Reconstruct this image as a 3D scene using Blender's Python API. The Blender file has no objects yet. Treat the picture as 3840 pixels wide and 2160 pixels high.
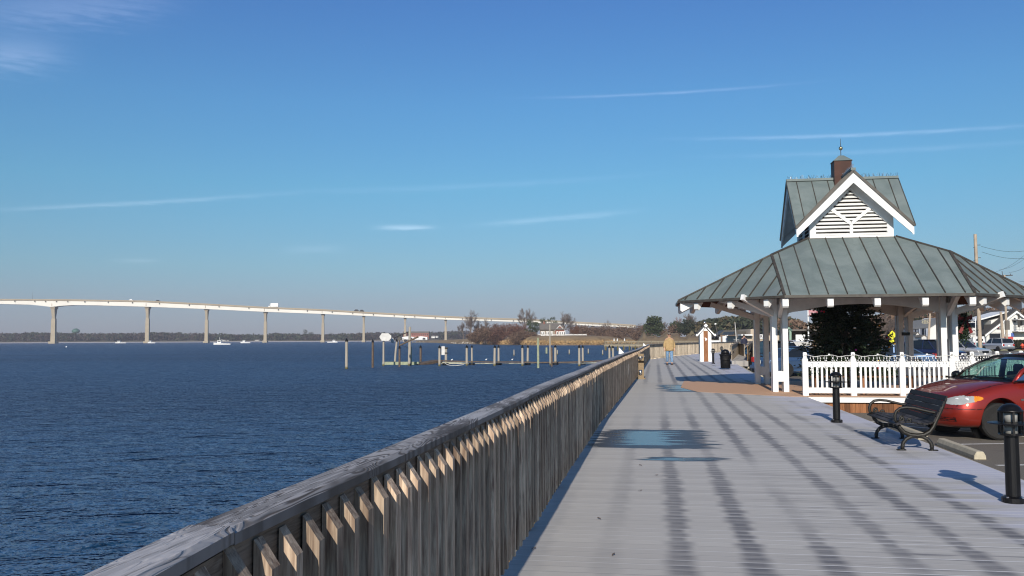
import bpy, bmesh, math, random
import numpy as np
from mathutils import Vector, Matrix
R = math.radians
rng = random.Random(7)
scene = bpy.context.scene
COL = scene.collection
# ------------------------------------------------------------------ camera
F = 3300.0
PITCH = math.atan(191/F); ROLL = R(0.27)
EYE = Vector((0, 0, 1.5))
fw = Vector((0, math.cos(PITCH), math.sin(PITCH)))
up0 = Vector((0, -math.sin(PITCH), math.cos(PITCH)))
rt0 = Vector((1, 0, 0))
rt = rt0*math.cos(ROLL) - up0*math.sin(ROLL)
up = up0*math.cos(ROLL) + rt0*math.sin(ROLL)
cam = bpy.data.cameras.new('camera'); camo = bpy.data.objects.new('camera', cam); COL.objects.link(camo)
cam.sensor_width = 36; cam.lens = F/3840*36; cam.clip_start = .05; cam.clip_end = 20000
m = Matrix((rt, up, -fw)).transposed().to_4x4(); m.translation = EYE
camo.matrix_world = m
scene.camera = camo

def ray(px, py):
    return fw + rt*((px-1920)/F) + up*((1080-py)/F)
def G(px, py, z=0.0):            # point of the level z seen there
    d = ray(px, py); t = (z-EYE.z)/d.z
    return EYE + d*t
def D(px, py, y):                # point at distance y along the view axis
    d = ray(px, py); return EYE + d*(y/d.y)

# ------------------------------------------------------------------ boardwalk frame: n across (right), u along
ANG = R(9.2)
N = Vector((math.cos(ANG), -math.sin(ANG), 0)); U = Vector((math.sin(ANG), math.cos(ANG), 0)); Z = Vector((0, 0, 1))
def W(n, u, z=0.0):
    return N*n + U*u + Z*z
def nu(p):
    return p.dot(N), p.dot(U)

# ------------------------------------------------------------------ mesh builder
class MB:
    def __init__(s):
        s.v = []; s.f = []; s.mi = []; s.cur = 0; s.sm = []; s.smooth = False
    def add(s, vs, fs):
        b = len(s.v); s.v.extend([tuple(v) for v in vs])
        for f in fs:
            s.f.append(tuple(b+i for i in f)); s.mi.append(s.cur); s.sm.append(s.smooth)
    def frame(s, c, ax, ay, az, hx, hy, hz):
        c = Vector(c); vs = []
        for sz in (-1, 1):
            for sx, sy in ((-1,-1),(1,-1),(1,1),(-1,1)):
                vs.append(c + ax*(hx*sx) + ay*(hy*sy) + az*(hz*sz))
        s.add(vs, [(3,2,1,0),(4,5,6,7),(0,1,5,4),(1,2,6,5),(2,3,7,6),(3,0,4,7)])
    def box(s, c, size, rz=0.0):
        a = Vector((math.cos(rz), math.sin(rz), 0)); b = Vector((-math.sin(rz), math.cos(rz), 0))
        s.frame(c, a, b, Vector((0,0,1)), size[0]/2, size[1]/2, size[2]/2)
    def beam(s, p0, p1, w, h, upv=None):
        p0 = Vector(p0); p1 = Vector(p1); d = (p1-p0); L = d.length; d = d/L
        u_ = Vector(upv) if upv is not None else (Vector((0,0,1)) if abs(d.z) < .95 else Vector((0,1,0)))
        x = d.cross(u_).normalized(); z = x.cross(d).normalized()
        s.frame((p0+p1)/2, x, d, z, w/2, L/2, h/2)
    def tube(s, pts, rad, n=8, cap=True, closed=False):
        pts = [Vector(p) for p in pts]; k = len(pts)
        if not hasattr(rad, '__len__'): rad = [rad]*k
        vs = []; pv = None
        for i, p in enumerate(pts):
            if closed: t = pts[(i+1) % k]-pts[i-1]
            elif i == 0: t = pts[1]-p
            elif i == k-1: t = p-pts[i-1]
            else: t = (pts[i+1]-pts[i-1])
            t = t.normalized() if t.length > 1e-9 else Vector((0,0,1))
            if pv is None:
                a = Vector((0,0,1)) if abs(t.z) < .9 else Vector((1,0,0))
                x = t.cross(a).normalized()
            else:
                x = (pv - t*pv.dot(t)); x = x.normalized() if x.length > 1e-6 else t.orthogonal().normalized()
            pv = x; y = t.cross(x)
            for j in range(n):
                a = 2*math.pi*j/n
                vs.append(p + (x*math.cos(a)+y*math.sin(a))*rad[i])
        fs = []
        for i in range(k if closed else k-1):
            i2 = (i+1) % k
            for j in range(n):
                j2 = (j+1) % n
                fs.append((i*n+j, i*n+j2, i2*n+j2, i2*n+j))
        if cap and not closed:
            fs.append(tuple(range(n))[::-1]); fs.append(tuple((k-1)*n+j for j in range(n)))
        s.add(vs, fs)
    def lathe(s, prof, n=20, c=(0,0,0), ax=None, start=0.0):
        # prof: list of (r, h) along axis ax (default z)
        c = Vector(c); ax = Vector(ax).normalized() if ax is not None else Vector((0,0,1))
        x = ax.orthogonal().normalized() if abs(ax.z) < .99 else Vector((1,0,0)); y = ax.cross(x)
        vs = []
        for r, h in prof:
            for j in range(n):
                a = start + 2*math.pi*j/n
                vs.append(c + ax*h + (x*math.cos(a)+y*math.sin(a))*r)
        fs = []
        for i in range(len(prof)-1):
            for j in range(n):
                j2 = (j+1) % n
                fs.append((i*n+j, i*n+j2, (i+1)*n+j2, (i+1)*n+j))
        fs.append(tuple(range(n))[::-1]); fs.append(tuple((len(prof)-1)*n+j for j in range(n)))
        s.add(vs, fs)
    def prism(s, poly, origin, ax, ay, az, t):
        # 2D poly in (ax, ay), extruded t along az from origin
        o = Vector(origin); k = len(poly)
        vs = [o + ax*a + ay*b for a, b in poly] + [o + ax*a + ay*b + az*t for a, b in poly]
        fs = [tuple(range(k))[::-1], tuple(range(k, 2*k))]
        for i in range(k):
            j = (i+1) % k; fs.append((i, j, k+j, k+i))
        s.add(vs, fs)
    def build(s, name, mats, parent=None, loc=None, smooth=None, bevel=0):
        me = bpy.data.meshes.new(name)
        me.from_pydata(s.v, [], s.f)
        if not isinstance(mats, (list, tuple)): mats = [mats]
        for mt in mats: me.materials.append(mt)
        if len(mats) > 1: me.polygons.foreach_set('material_index', s.mi)
        me.polygons.foreach_set('use_smooth', [bool(smooth) if smooth is not None else x for x in s.sm])
        bm = bmesh.new(); bm.from_mesh(me)
        bmesh.ops.recalc_face_normals(bm, faces=bm.faces)
        if bevel:
            bmesh.ops.bevel(bm, geom=[e for e in bm.edges if len(e.link_faces) == 2 and e.calc_face_angle(0) > .6], offset=bevel, segments=1, affect='EDGES', clamp_overlap=True)
        bm.to_mesh(me); bm.free()
        return link(name, me, parent, loc)

def link(name, me, parent=None, loc=None):
    o = bpy.data.objects.new(name, me); COL.objects.link(o)
    if parent is not None: o.parent = parent
    if loc is not None: o.location = loc
    return o
def tag(o, label=None, cat=None, group=None, kind=None):
    if label: o['label'] = label
    if cat: o['category'] = cat
    if group: o['group'] = group
    if kind: o['kind'] = kind
    return o
def empty(name, loc=(0,0,0), rz=0.0, label=None, cat=None, group=None):
    o = bpy.data.objects.new(name, None); COL.objects.link(o)
    o.location = loc; o.rotation_euler = (0, 0, rz); o.empty_display_size = .3
    return tag(o, label, cat, group)
def copy_tree(o, parent=None, loc=None, rz=None):
    c = o.copy(); COL.objects.link(c); c.parent = parent
    if loc is not None: c.location = loc
    if rz is not None: c.rotation_euler = (0, 0, rz)
    for ch in list(o.children): copy_tree(ch, c)
    return c

def tri_mesh(name, verts, mats, parent=None, mi=None, smooth=False, loc=None):
    """verts: (n,3,3) array of triangles"""
    n = len(verts); me = bpy.data.meshes.new(name)
    me.vertices.add(3*n); me.vertices.foreach_set('co', np.asarray(verts, dtype=np.float32).reshape(-1))
    me.loops.add(3*n); me.loops.foreach_set('vertex_index', np.arange(3*n, dtype=np.int32))
    me.polygons.add(n); me.polygons.foreach_set('loop_start', np.arange(0, 3*n, 3, dtype=np.int32))
    if not isinstance(mats, (list, tuple)): mats = [mats]
    for mt in mats: me.materials.append(mt)
    if mi is not None: me.polygons.foreach_set('material_index', np.asarray(mi, dtype=np.int32))
    me.update(calc_edges=True); me.validate()
    return link(name, me, parent, loc)

def leaves(rs, cen, size, aspect=1.0, upbias=0.0):
    """random triangles at the centres"""
    n = len(cen); a = rs.normal(size=(n,3)); a /= np.linalg.norm(a, axis=1)[:,None]
    b = rs.normal(size=(n,3)); b[:,2] += upbias
    b -= a*(a*b).sum(1)[:,None]; b /= np.linalg.norm(b, axis=1)[:,None]
    s = np.broadcast_to(np.asarray(size, dtype=float), (n,))[:,None]*rs.uniform(.6,1.3,(n,1))
    t = np.empty((n,3,3))
    t[:,0] = cen - a*s*.5*aspect - b*s*.45
    t[:,1] = cen + a*s*.5*aspect - b*s*.45
    t[:,2] = cen + b*s*.65
    return t

# ------------------------------------------------------------------ materials
class NT:
    def __init__(s, name):
        s.m = bpy.data.materials.new(name); s.m.use_nodes = True
        s.t = s.m.node_tree; s.n = s.t.nodes; s.b = s.n['Principled BSDF']
    def node(s, typ, **kw):
        nd = s.n.new(typ)
        for k, v in kw.items(): setattr(nd, k, v)
        return nd
    def L(s, a, b): s.t.links.new(a, b)
    def inp(s, sock, v):
        if isinstance(v, bpy.types.NodeSocket): s.L(v, sock)
        elif v is not None:
            if hasattr(v, '__len__') and len(v) == 3 and len(sock.default_value) == 4: v = (*v, 1)
            sock.default_value = v
    def math(s, op, a, b=None, c=None, clamp=False):
        nd = s.node('ShaderNodeMath', operation=op, use_clamp=clamp)
        s.inp(nd.inputs[0], a)
        if b is not None: s.inp(nd.inputs[1], b)
        if c is not None: s.inp(nd.inputs[2], c)
        return nd.outputs[0]
    def sstep(s, x, a, b):      # smoothstep a..b -> 0..1
        nd = s.node('ShaderNodeMapRange', interpolation_type='SMOOTHSTEP')
        s.inp(nd.inputs[0], x); s.inp(nd.inputs[1], a); s.inp(nd.inputs[2], b)
        return nd.outputs[0]
    def mix(s, f, a, b, blend='MIX'):
        nd = s.node('ShaderNodeMix', data_type='RGBA', blend_type=blend)
        s.inp(nd.inputs[0], f); s.inp(nd.inputs[6], a); s.inp(nd.inputs[7], b)
        return nd.outputs[2]
    def mixf(s, f, a, b):
        nd = s.node('ShaderNodeMix', data_type='FLOAT')
        s.inp(nd.inputs[0], f); s.inp(nd.inputs[2], a); s.inp(nd.inputs[3], b)
        return nd.outputs[0]
    def coord(s, kind='Object'):
        return s.node('ShaderNodeTexCoord').outputs[kind]
    def pos(s):
        return s.node('ShaderNodeNewGeometry').outputs['Position']
    def mapping(s, vec, scale=(1,1,1), loc=(0,0,0), rot=(0,0,0)):
        nd = s.node('ShaderNodeMapping'); s.L(vec, nd.inputs[0])
        nd.inputs['Scale'].default_value = scale; nd.inputs['Location'].default_value = loc; nd.inputs['Rotation'].default_value = rot
        return nd.outputs[0]
    def noise(s, vec, scale=5, detail=4, rough=.55, dist=0.0, w=None):
        nd = s.node('ShaderNodeTexNoise', noise_dimensions='4D' if w is not None else '3D')
        s.inp(nd.inputs['Vector'], vec); nd.inputs['Scale'].default_value = scale
        nd.inputs['Detail'].default_value = detail; nd.inputs['Roughness'].default_value = rough
        nd.inputs['Distortion'].default_value = dist
        if w is not None: s.inp(nd.inputs['W'], w)
        return nd.outputs['Fac']
    def white(s, w):
        nd = s.node('ShaderNodeTexWhiteNoise', noise_dimensions='1D'); s.inp(nd.inputs['W'], w); return nd.outputs['Value']
    def sep(s, vec):
        nd = s.node('ShaderNodeSeparateXYZ'); s.L(vec, nd.inputs[0]); return nd.outputs
    def comb(s, x, y, z=0.0):
        nd = s.node('ShaderNodeCombineXYZ'); s.inp(nd.inputs[0], x); s.inp(nd.inputs[1], y); s.inp(nd.inputs[2], z); return nd.outputs[0]
    def rand(s):               # one value for every object and every loose piece of it
        a = s.node('ShaderNodeObjectInfo').outputs['Random']; b = s.node('ShaderNodeNewGeometry').outputs['Random Per Island']
        return s.math('FRACT', s.math('ADD', a, b))
    def ramp(s, f, stops):
        nd = s.node('ShaderNodeValToRGB'); s.inp(nd.inputs[0], f)
        cr = nd.color_ramp
        while len(cr.elements) < len(stops): cr.elements.new(.5)
        for e, (p, c) in zip(cr.elements, stops): e.position = p; e.color = (*c, 1) if len(c) == 3 else c
        return nd.outputs[0]
    def bump(s, h, strength=.3, dist=.01, normal=None):
        nd = s.node('ShaderNodeBump'); s.inp(nd.inputs['Height'], h)
        nd.inputs['Strength'].default_value = strength; nd.inputs['Distance'].default_value = dist
        if normal is not None: s.L(normal, nd.inputs['Normal'])
        return nd.outputs[0]
    def out(s, color=None, rough=None, normal=None, **kw):
        if color is not None: s.inp(s.b.inputs['Base Color'], color)
        if rough is not None: s.inp(s.b.inputs['Roughness'], rough)
        if normal is not None: s.L(normal, s.b.inputs['Normal'])
        for k, v in kw.items(): s.inp(s.b.inputs[k.replace('_', ' ')], v)
        return s.m

def plain(name, col, rough=.6, metal=0.0, var=.12, scale=6.0, bump=.0, spec=.5, **kw):
    t = NT(name); c = t.coord()
    n = t.noise(c, scale, 5, .6)
    dark = tuple(x*(1-var) for x in col); lite = tuple(min(1, x*(1+var)) for x in col)
    cc = t.mix(t.sstep(n, .3, .7), dark, lite)
    nm = t.bump(t.noise(c, scale*8, 3), bump, .01) if bump else None
    return t.out(cc, rough, nm, Metallic=metal, **{'Specular_IOR_Level': spec}, **kw)

def wood(name, dark, lite, grain_axis='z', rough=.75, frost=0.0, fine=90, bumps=.5):
    t = NT(name); c = t.coord(); r = t.rand()
    sc = {'x': (.9, 14, 14), 'y': (14, .9, 14), 'z': (14, 14, .9)}[grain_axis]
    off = t.math('MULTIPLY', r, 37.0)
    g1 = t.noise(t.mapping(c, sc), 2.2, 6, .62, 1.6, w=off)
    g2 = t.noise(t.mapping(c, tuple(x*2.4 for x in sc)), 3.0, 3, .7, 0.4, w=off)
    big = t.noise(c, 2.6, 3, .5, w=off)
    f = t.math('ADD', t.math('MULTIPLY', g1, .65), t.math('MULTIPLY', g2, .35))
    col = t.mix(t.sstep(f, .36, .64), dark, lite)
    tint = t.mixf(r, .52, 1.32)
    tint = t.math('MULTIPLY', tint, t.mixf(big, .75, 1.25))
    col = t.mix(1.0, col, t.comb(tint, tint, tint), 'MULTIPLY')
    if frost:
        z = t.sep(t.node('ShaderNodeNewGeometry').outputs['Normal'])[2]
        fm = t.math('MULTIPLY', t.sstep(z, .5, .95), t.sstep(t.math('ADD', t.math('MULTIPLY', g1, .8), t.math('MULTIPLY', big, .7)), .62, .86), clamp=True)
        fm = t.math('MULTIPLY', fm, frost)
        col = t.mix(fm, col, (.50, .49, .53))
    nm = t.bump(f, bumps, .006)
    return t.out(col, rough, nm, **{'Specular_IOR_Level': .3})

M = {}
M['white'] = plain('white_paint', (.82, .82, .81), .45, var=.06, scale=3)
M['white_dull'] = plain('weathered_white_paint', (.60, .59, .57), .6, var=.12, scale=2)
M['black_metal'] = plain('black_metal', (.005, .005, .006), .38, var=.2, scale=12, bump=.1, spec=.35)
M['bench_iron'] = plain('bronze_iron', (.012, .0105, .008), .45, var=.35, scale=30, bump=.3)
M['bench_slat'] = wood('bench_slat_wood', (.010, .009, .010), (.030, .028, .030), 'y', .7, frost=.12)
M['rail'] = wood('weathered_rail_wood', (.10, .072, .050), (.27, .21, .16), 'y', frost=0)
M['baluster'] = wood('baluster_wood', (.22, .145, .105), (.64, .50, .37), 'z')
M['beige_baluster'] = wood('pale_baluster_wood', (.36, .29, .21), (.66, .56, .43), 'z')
M['pier_wood'] = wood('pier_wood', (.16, .135, .10), (.34, .30, .22), 'x')
M['new_wood'] = wood('golden_wood', (.22, .12, .045), (.46, .29, .13), 'z')
M['concrete'] = plain('pale_concrete', (.46, .41, .31), .85, var=.12, scale=9, bump=.3)
M['glassdark'] = plain('dark_glass', (.012, .016, .022), .06, var=.05)
M['tyre'] = plain('tyre_rubber', (.010, .0095, .009), .8, var=.25, scale=30, bump=.3)
M['rim'] = plain('wheel_alloy', (.45, .45, .46), .3, metal=.9)
M['chrome'] = plain('bright_metal', (.7, .7, .7), .15, metal=1)
M['skin'] = plain('skin', (.52, .29, .20), .5)
M['red_lamp'] = plain('red_lens', (.35, .02, .015), .2)
M['clear_lens'] = plain('clear_lens', (.34, .35, .35), .12, spec=.8)
M['amber'] = plain('amber_lens', (.75, .24, .02), .2)
M['wire'] = plain('cable_black', (.02, .02, .022), .6)
# ------------------------------------------------------------------ sky, sun
SUN_AZ = R(180+9.9); SUN_EL = R(24.3)
w = bpy.data.worlds.new('World'); scene.world = w; w.use_nodes = True
wt = NT.__new__(NT); wt.t = w.node_tree; wt.n = w.node_tree.nodes; wt.m = None
bg = wt.n['Background']
sky = wt.node('ShaderNodeTexSky', sky_type='NISHITA', sun_disc=False)
sky.sun_elevation = SUN_EL; sky.sun_rotation = SUN_AZ; sky.altitude = 0
sky.air_density = 1.0; sky.dust_density = 0.3; sky.ozone_density = 1.5
tc = wt.coord('Generated'); X, Y, ZZ = wt.sep(tc)
az = wt.math('ARCTAN2', X, Y); el = wt.math('ARCSINE', ZZ)
def ang(px, py):
    d = ray(px, py).normalized(); return math.atan2(d.x, d.y), math.asin(d.z)
tex = wt.noise(wt.comb(wt.math('MULTIPLY', az, 34.0), wt.math('MULTIPLY', el, 260.0)), 1.0, 3)
texm = wt.mixf(wt.sstep(tex, .12, .8), .35, .85); wob0 = wt.math('SUBTRACT', wt.math('MULTIPLY', tex, 1.6), .8)
def streak(x0, y0, x1, y1, wid, amp, soft=.25):
    (a0, e0), (a1, e1) = ang(x0, y0), ang(x1, y1)
    dx, dy = a1-a0, e1-e0; L = math.hypot(dx, dy); dx /= L; dy /= L
    # centred on the middle of the streak: t runs -1..1 along it, q across it in widths
    am, em = (a0+a1)/2, (e0+e1)/2
    t = wt.math('MULTIPLY_ADD', az, 2*dx/L, wt.math('MULTIPLY_ADD', el, 2*dy/L, -2*(am*dx+em*dy)/L))
    q = wt.math('MULTIPLY_ADD', el, dx/wid, wt.math('MULTIPLY_ADD', az, -dy/wid, (am*dy-em*dx)/wid))
    q = wt.math('ADD', q, wob0)
    t4 = wt.math('POWER', wt.math('ABSOLUTE', t), 3.0)
    g = wt.math('EXPONENT', wt.math('MULTIPLY', wt.math('MULTIPLY_ADD', q, q, wt.math('MULTIPLY', t4, 3.0)), -1.0))
    return wt.math('MULTIPLY', g, amp)
cl = None
for a in ((1880, 368, 3120, 300, .0013, .10), (2440, 520, 4150, 448, .0018, .13), (2500, 590, 4200, 505, .0024, .05),
          (-250, 795, 1200, 715, .0022, .10), (900, 720, 2600, 640, .003, .04), (1380, 853, 1660, 853, .0026, .22),
          (1700, 850, 2450, 785, .0030, .10), (400, 978, 620, 977, .0020, .07), (1020, 938, 1330, 930, .0045, .05),
          (-350, 205, 320, 200, .015, .12), (-300, 60, 760, -25, .018, .09)):
    s_ = streak(*a); cl = s_ if cl is None else wt.math('ADD', cl, s_)
cl = wt.math('MULTIPLY', wt.math('MULTIPLY', cl, texm), 1.5)
# air near the horizon is greyer and the high sky a deeper blue than the clear-air model gives
cor = wt.ramp(wt.math('DIVIDE', el, .5, clamp=True), [(0.0, (.31,.37,.66)), (.07, (.33,.43,.66)), (.16, (.34,.54,.70)), (.34, (.33,.67,.82)), (.52, (.33,.69,.93)), (.74, (.31,.63,1.0)), (1.0, (.46,.64,.88))])
skyc = wt.mix(1.0, sky.outputs[0], cor, 'MULTIPLY')
hs = wt.node('ShaderNodeHueSaturation'); wt.L(skyc, hs.inputs['Color'])
hs.inputs['Saturation'].default_value = 1.0; hs.inputs['Value'].default_value = 1.0
SKY_STRENGTH = .118
addc = wt.mix(1.0, hs.outputs[0], wt.mix(cl, (0,0,0), tuple(c/SKY_STRENGTH for c in (1.0, .93, .98))), 'ADD')
wt.L(addc, bg.inputs['Color']); bg.inputs['Strength'].default_value = SKY_STRENGTH
sun = bpy.data.lights.new('sun', 'SUN'); sun.energy = 5.0; sun.angle = R(.53); sun.color = (1.0, .915, .79)
suno = bpy.data.objects.new('sun', sun); COL.objects.link(suno)
sd = Vector((math.sin(SUN_AZ)*math.cos(SUN_EL), math.cos(SUN_AZ)*math.cos(SUN_EL), math.sin(SUN_EL)))
suno.rotation_euler = sd.to_track_quat('Z', 'Y').to_euler(); suno.location = (0, -20, 30)
vs = scene.view_settings; vs.view_transform = 'Standard'; vs.look = 'None'; vs.gamma = 1; vs.exposure = 0
scene.render.film_transparent = False; scene.cycles.use_denoising = True; scene.cycles.filter_width = 1.15; scene.cycles.sample_clamp_indirect = 4.0
scene.cycles.max_bounces = 6; scene.cycles.diffuse_bounces = 3; scene.cycles.glossy_bounces = 3; scene.cycles.transmission_bounces = 4
scene.cycles.volume_bounces = 0; scene.cycles.transparent_max_bounces = 12; scene.cycles.caustics_reflective = False; scene.cycles.caustics_refractive = False

# ------------------------------------------------------------------ water
t = NT('river_water'); p = t.pos()
def wave(scale, sx, sy, rot, det, w_):
    return t.noise(t.mapping(p, (sx, sy, 1), rot=(0, 0, rot)), scale, det, .6, .4), w_
h = None
for sc_, sx, sy, ro, de, wt_ in ((1.0, .22, .36, R(4), 2, 1.9), (1.0, .62, 1.0, R(7), 3, 1.9), (1.0, 2.1, 3.2, R(-12), 3, .68), (1.0, 4.6, 7.0, R(14), 2, .16)):
    nz = t.noise(t.mapping(p, (sx, sy, 1), rot=(0, 0, ro)), sc_, de, .6, .5)
    nz = t.math('MULTIPLY', nz, wt_)
    h = nz if h is None else t.math('ADD', h, nz)
gust = t.noise(t.mapping(p, (.012, .035, 1)), 1.0, 3, .5)
dk = t.mix(t.sstep(gust, .35, .65), (.007, .038, .105), (.016, .068, .165))
nb = t.bump(h, 1.0, 1.65)
t.n.remove(t.b); outn = t.n['Material Output']
df = t.node('ShaderNodeBsdfDiffuse'); t.L(dk, df.inputs[0]); t.L(nb, df.inputs['Normal'])
gl = t.node('ShaderNodeBsdfGlossy'); gl.inputs[0].default_value = (.86, .92, 1.0, 1); gl.inputs['Roughness'].default_value = .34; t.L(nb, gl.inputs['Normal'])
fre = t.node('ShaderNodeFresnel'); fre.inputs[0].default_value = 1.33; t.L(nb, fre.inputs['Normal'])
# a rough sea reflects far less at a grazing angle than a flat one: its visible facets face the viewer
fac = t.math('MULTIPLY', fre.outputs[0], .42)
ms = t.node('ShaderNodeMixShader'); t.L(fac, ms.inputs[0]); t.L(df.outputs[0], ms.inputs[1]); t.L(gl.outputs[0], ms.inputs[2])
t.L(ms.outputs[0], outn.inputs[0]); M['water'] = t.m
mb = MB(); mb.add([(-2050,-60,-1.2),(2050,-60,-1.2),(2050,2700,-1.2),(-2050,2700,-1.2)], [(0,1,2,3)])
tag(mb.build('water', M['water']), kind='structure')
# ------------------------------------------------------------------ boardwalk deck
t = NT('frosty_deck_boards'); c = t.coord(); n_, u_, z_ = t.sep(c)
BW = .140
bi = t.math('FLOOR', t.math('DIVIDE', u_, BW)); fr = t.math('FRACT', t.math('DIVIDE', u_, BW))
r1 = t.white(bi); r2 = t.white(t.math('ADD', bi, 91.3)); r3 = t.white(t.math('ADD', bi, 415.7))
# ragged ends: each board melts back a different length
rag = t.math('MULTIPLY', t.math('SUBTRACT', r1, .5), .16)
nr = t.math('ADD', n_, rag)
# the joists under the boards keep strips of deck free of frost
cell = t.math('DIVIDE', t.math('ADD', n_, -.15), .5)
k = t.math('SUBTRACT', t.math('FRACT', t.math('ADD', cell, .5)), .5)
k = t.math('ADD', k, t.math('MULTIPLY', t.math('SUBTRACT', r1, .5), .045))
wid = t.math('ADD', .13, t.math('MULTIPLY', r2, .13))
st = t.math('SUBTRACT', 1.0, t.sstep(t.math('ABSOLUTE', k), t.math('MULTIPLY', wid, .30), t.math('MULTIPLY', wid, 1.25)))
amp = t.sstep(t.noise(t.comb(t.math('MULTIPLY', n_, .9), t.math('MULTIPLY', u_, .16)), 1.0, 2), .30, .52)
amp = t.math('MULTIPLY', amp, t.math('ADD', .25, t.math('MULTIPLY', .75, t.sstep(n_, -.5, .4))))
amp = t.math('MULTIPLY', amp, t.math('SUBTRACT', 1.0, t.math('MULTIPLY', t.mixf(t.sstep(n_, .2, 1.2), .75, .30), t.sstep(u_, 15.0, 19.0))), clamp=True)
amp = t.math('ADD', amp, t.math('MULTIPLY', .55, t.math('MULTIPLY', t.sstep(u_, 28, 32), t.math('SUBTRACT', 1.0, t.sstep(u_, 48, 56)))), clamp=True)
streaks = t.noise(t.comb(t.math('MULTIPLY', n_, 1.3), t.math('MULTIPLY', u_, 26.0)), 1.0, 4, .6)
bare = t.math('MULTIPLY', t.math('MULTIPLY', st, amp), t.mixf(t.sstep(streaks, .3, .62), .62, 1.0))
side = t.math('MULTIPLY', t.sstep(t.math('ADD', nr, t.math('MULTIPLY', r3, .25)), .7, 1.6), t.sstep(streaks, .50, .68))
side = t.math('MULTIPLY', side, t.math('MULTIPLY', .8, t.math('SUBTRACT', 1.0, t.sstep(u_, 10, 17))))
bare = t.math('MULTIPLY', bare, t.mixf(t.sstep(fr, .0, .55), .62, 1.0)); side = t.math('MULTIPLY', side, t.mixf(t.sstep(fr, .05, .75), .15, 1.0))
bare = t.math('MAXIMUM', bare, side)
thick = t.sstep(t.math('ADD', n_, t.math('MULTIPLY', t.math('SUBTRACT', r1, .5), .6)), 2.55, 3.15)      # thick hoar along the outer edge
thick = t.math('MULTIPLY', thick, t.sstep(t.noise(c, .5, 2), .3, .5))
bare = t.math('MULTIPLY', bare, t.math('SUBTRACT', 1.0, thick))
fine = t.noise(t.comb(t.math('MULTIPLY', n_, 3.0), t.math('MULTIPLY', u_, 40.0)), 2.0, 4, .65)
pale = t.mix(fine, (.412, .395, .372), (.590, .565, .530))
pale = t.mix(t.math('MULTIPLY', r3, .35), pale, (.36, .34, .325))
pale = t.mix(thick, pale, (.50, .50, .57))
darkc = t.mix(fine, (.075, .076, .090), (.15, .148, .165))
col = t.mix(t.math('MULTIPLY', bare, .92), pale, darkc)
# gaps: a dark slot with rime on its lip
slot = t.math('MULTIPLY', t.math('LESS_THAN', fr, .045), t.math('ADD', .25, t.math('MULTIPLY', r2, .35)))
lip = t.math('MULTIPLY', t.math('MULTIPLY', t.math('GREATER_THAN', fr, .9), t.sstep(r1, .1, .6)), t.mixf(t.sstep(n_, -.2, 1.6), .45, .95))
col = t.mix(lip, col, (.74, .73, .72)); col = t.mix(slot, col, (.10, .10, .11))
# meltwater puddles
def patch(n0, n1, u0, u1, sn, su, rg=0.0):
    wn = t.math('ADD', t.math('ADD', nr, t.math('MULTIPLY', t.math('SUBTRACT', r3, .5), rg)), t.math('MULTIPLY', t.math('SUBTRACT', t.noise(c, 1.6, 3, .6), .5), .7))
    wu = t.math('ADD', u_, t.math('MULTIPLY', t.math('SUBTRACT', t.noise(c, .9, 3, .6), .5), .5))
    a = t.math('MULTIPLY', t.sstep(wn, n0-sn, n0+sn), t.math('SUBTRACT', 1.0, t.sstep(wn, n1-sn, n1+sn)))
    b = t.math('MULTIPLY', t.sstep(wu, u0-su, u0+su), t.math('SUBTRACT', 1.0, t.sstep(wu, u1-su, u1+su)))
    return t.math('MULTIPLY', a, b)
pds = ((-.9, .72, 12.25, 14.75), (-.25, .75, 11.05, 11.4), (.15, 1.75, 25.2, 29.0))
wet = None; pool = None
for (a, b, d, e) in pds:
    q = patch(a, b, d, e, .10, .03, .30); wet = q if wet is None else t.math('MAXIMUM', wet, q)
for (a, b, d, e) in ((-.50, .28, 12.6, 14.5), (-.05, .62, 11.12, 11.33), (.45, 1.5, 25.6, 28.6)):
    q = patch(a, b, d, e, .14, .06, .55); pool = q if pool is None else t.math('MAXIMUM', pool, q)
pool = t.math('MULTIPLY', pool, t.sstep(t.math('ADD', streaks, t.math('MULTIPLY', t.noise(c, 1.7, 3), .6)), .44, .60)); pool = t.math('MULTIPLY', pool, t.math('GREATER_THAN', fr, .06))
col = t.mix(wet, col, (.060, .062, .068))

rough = t.mixf(pool, t.mixf(wet, .75, .42), .15)
nm = t.bump(t.math('ADD', t.math('MULTIPLY', fine, .5), t.math('MULTIPLY', fr, .3)), .35, .004)
nmix = t.node('ShaderNodeMix', data_type='VECTOR'); t.L(wet, nmix.inputs[0]); t.L(nm, nmix.inputs[4])
t.L(t.node('ShaderNodeNewGeometry').outputs['Normal'], nmix.inputs[5])
M['deck'] = t.out(col, rough, nmix.outputs[1], IOR=t.mixf(pool, 1.4, 1.36), **{'Specular_IOR_Level': .45})

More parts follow.
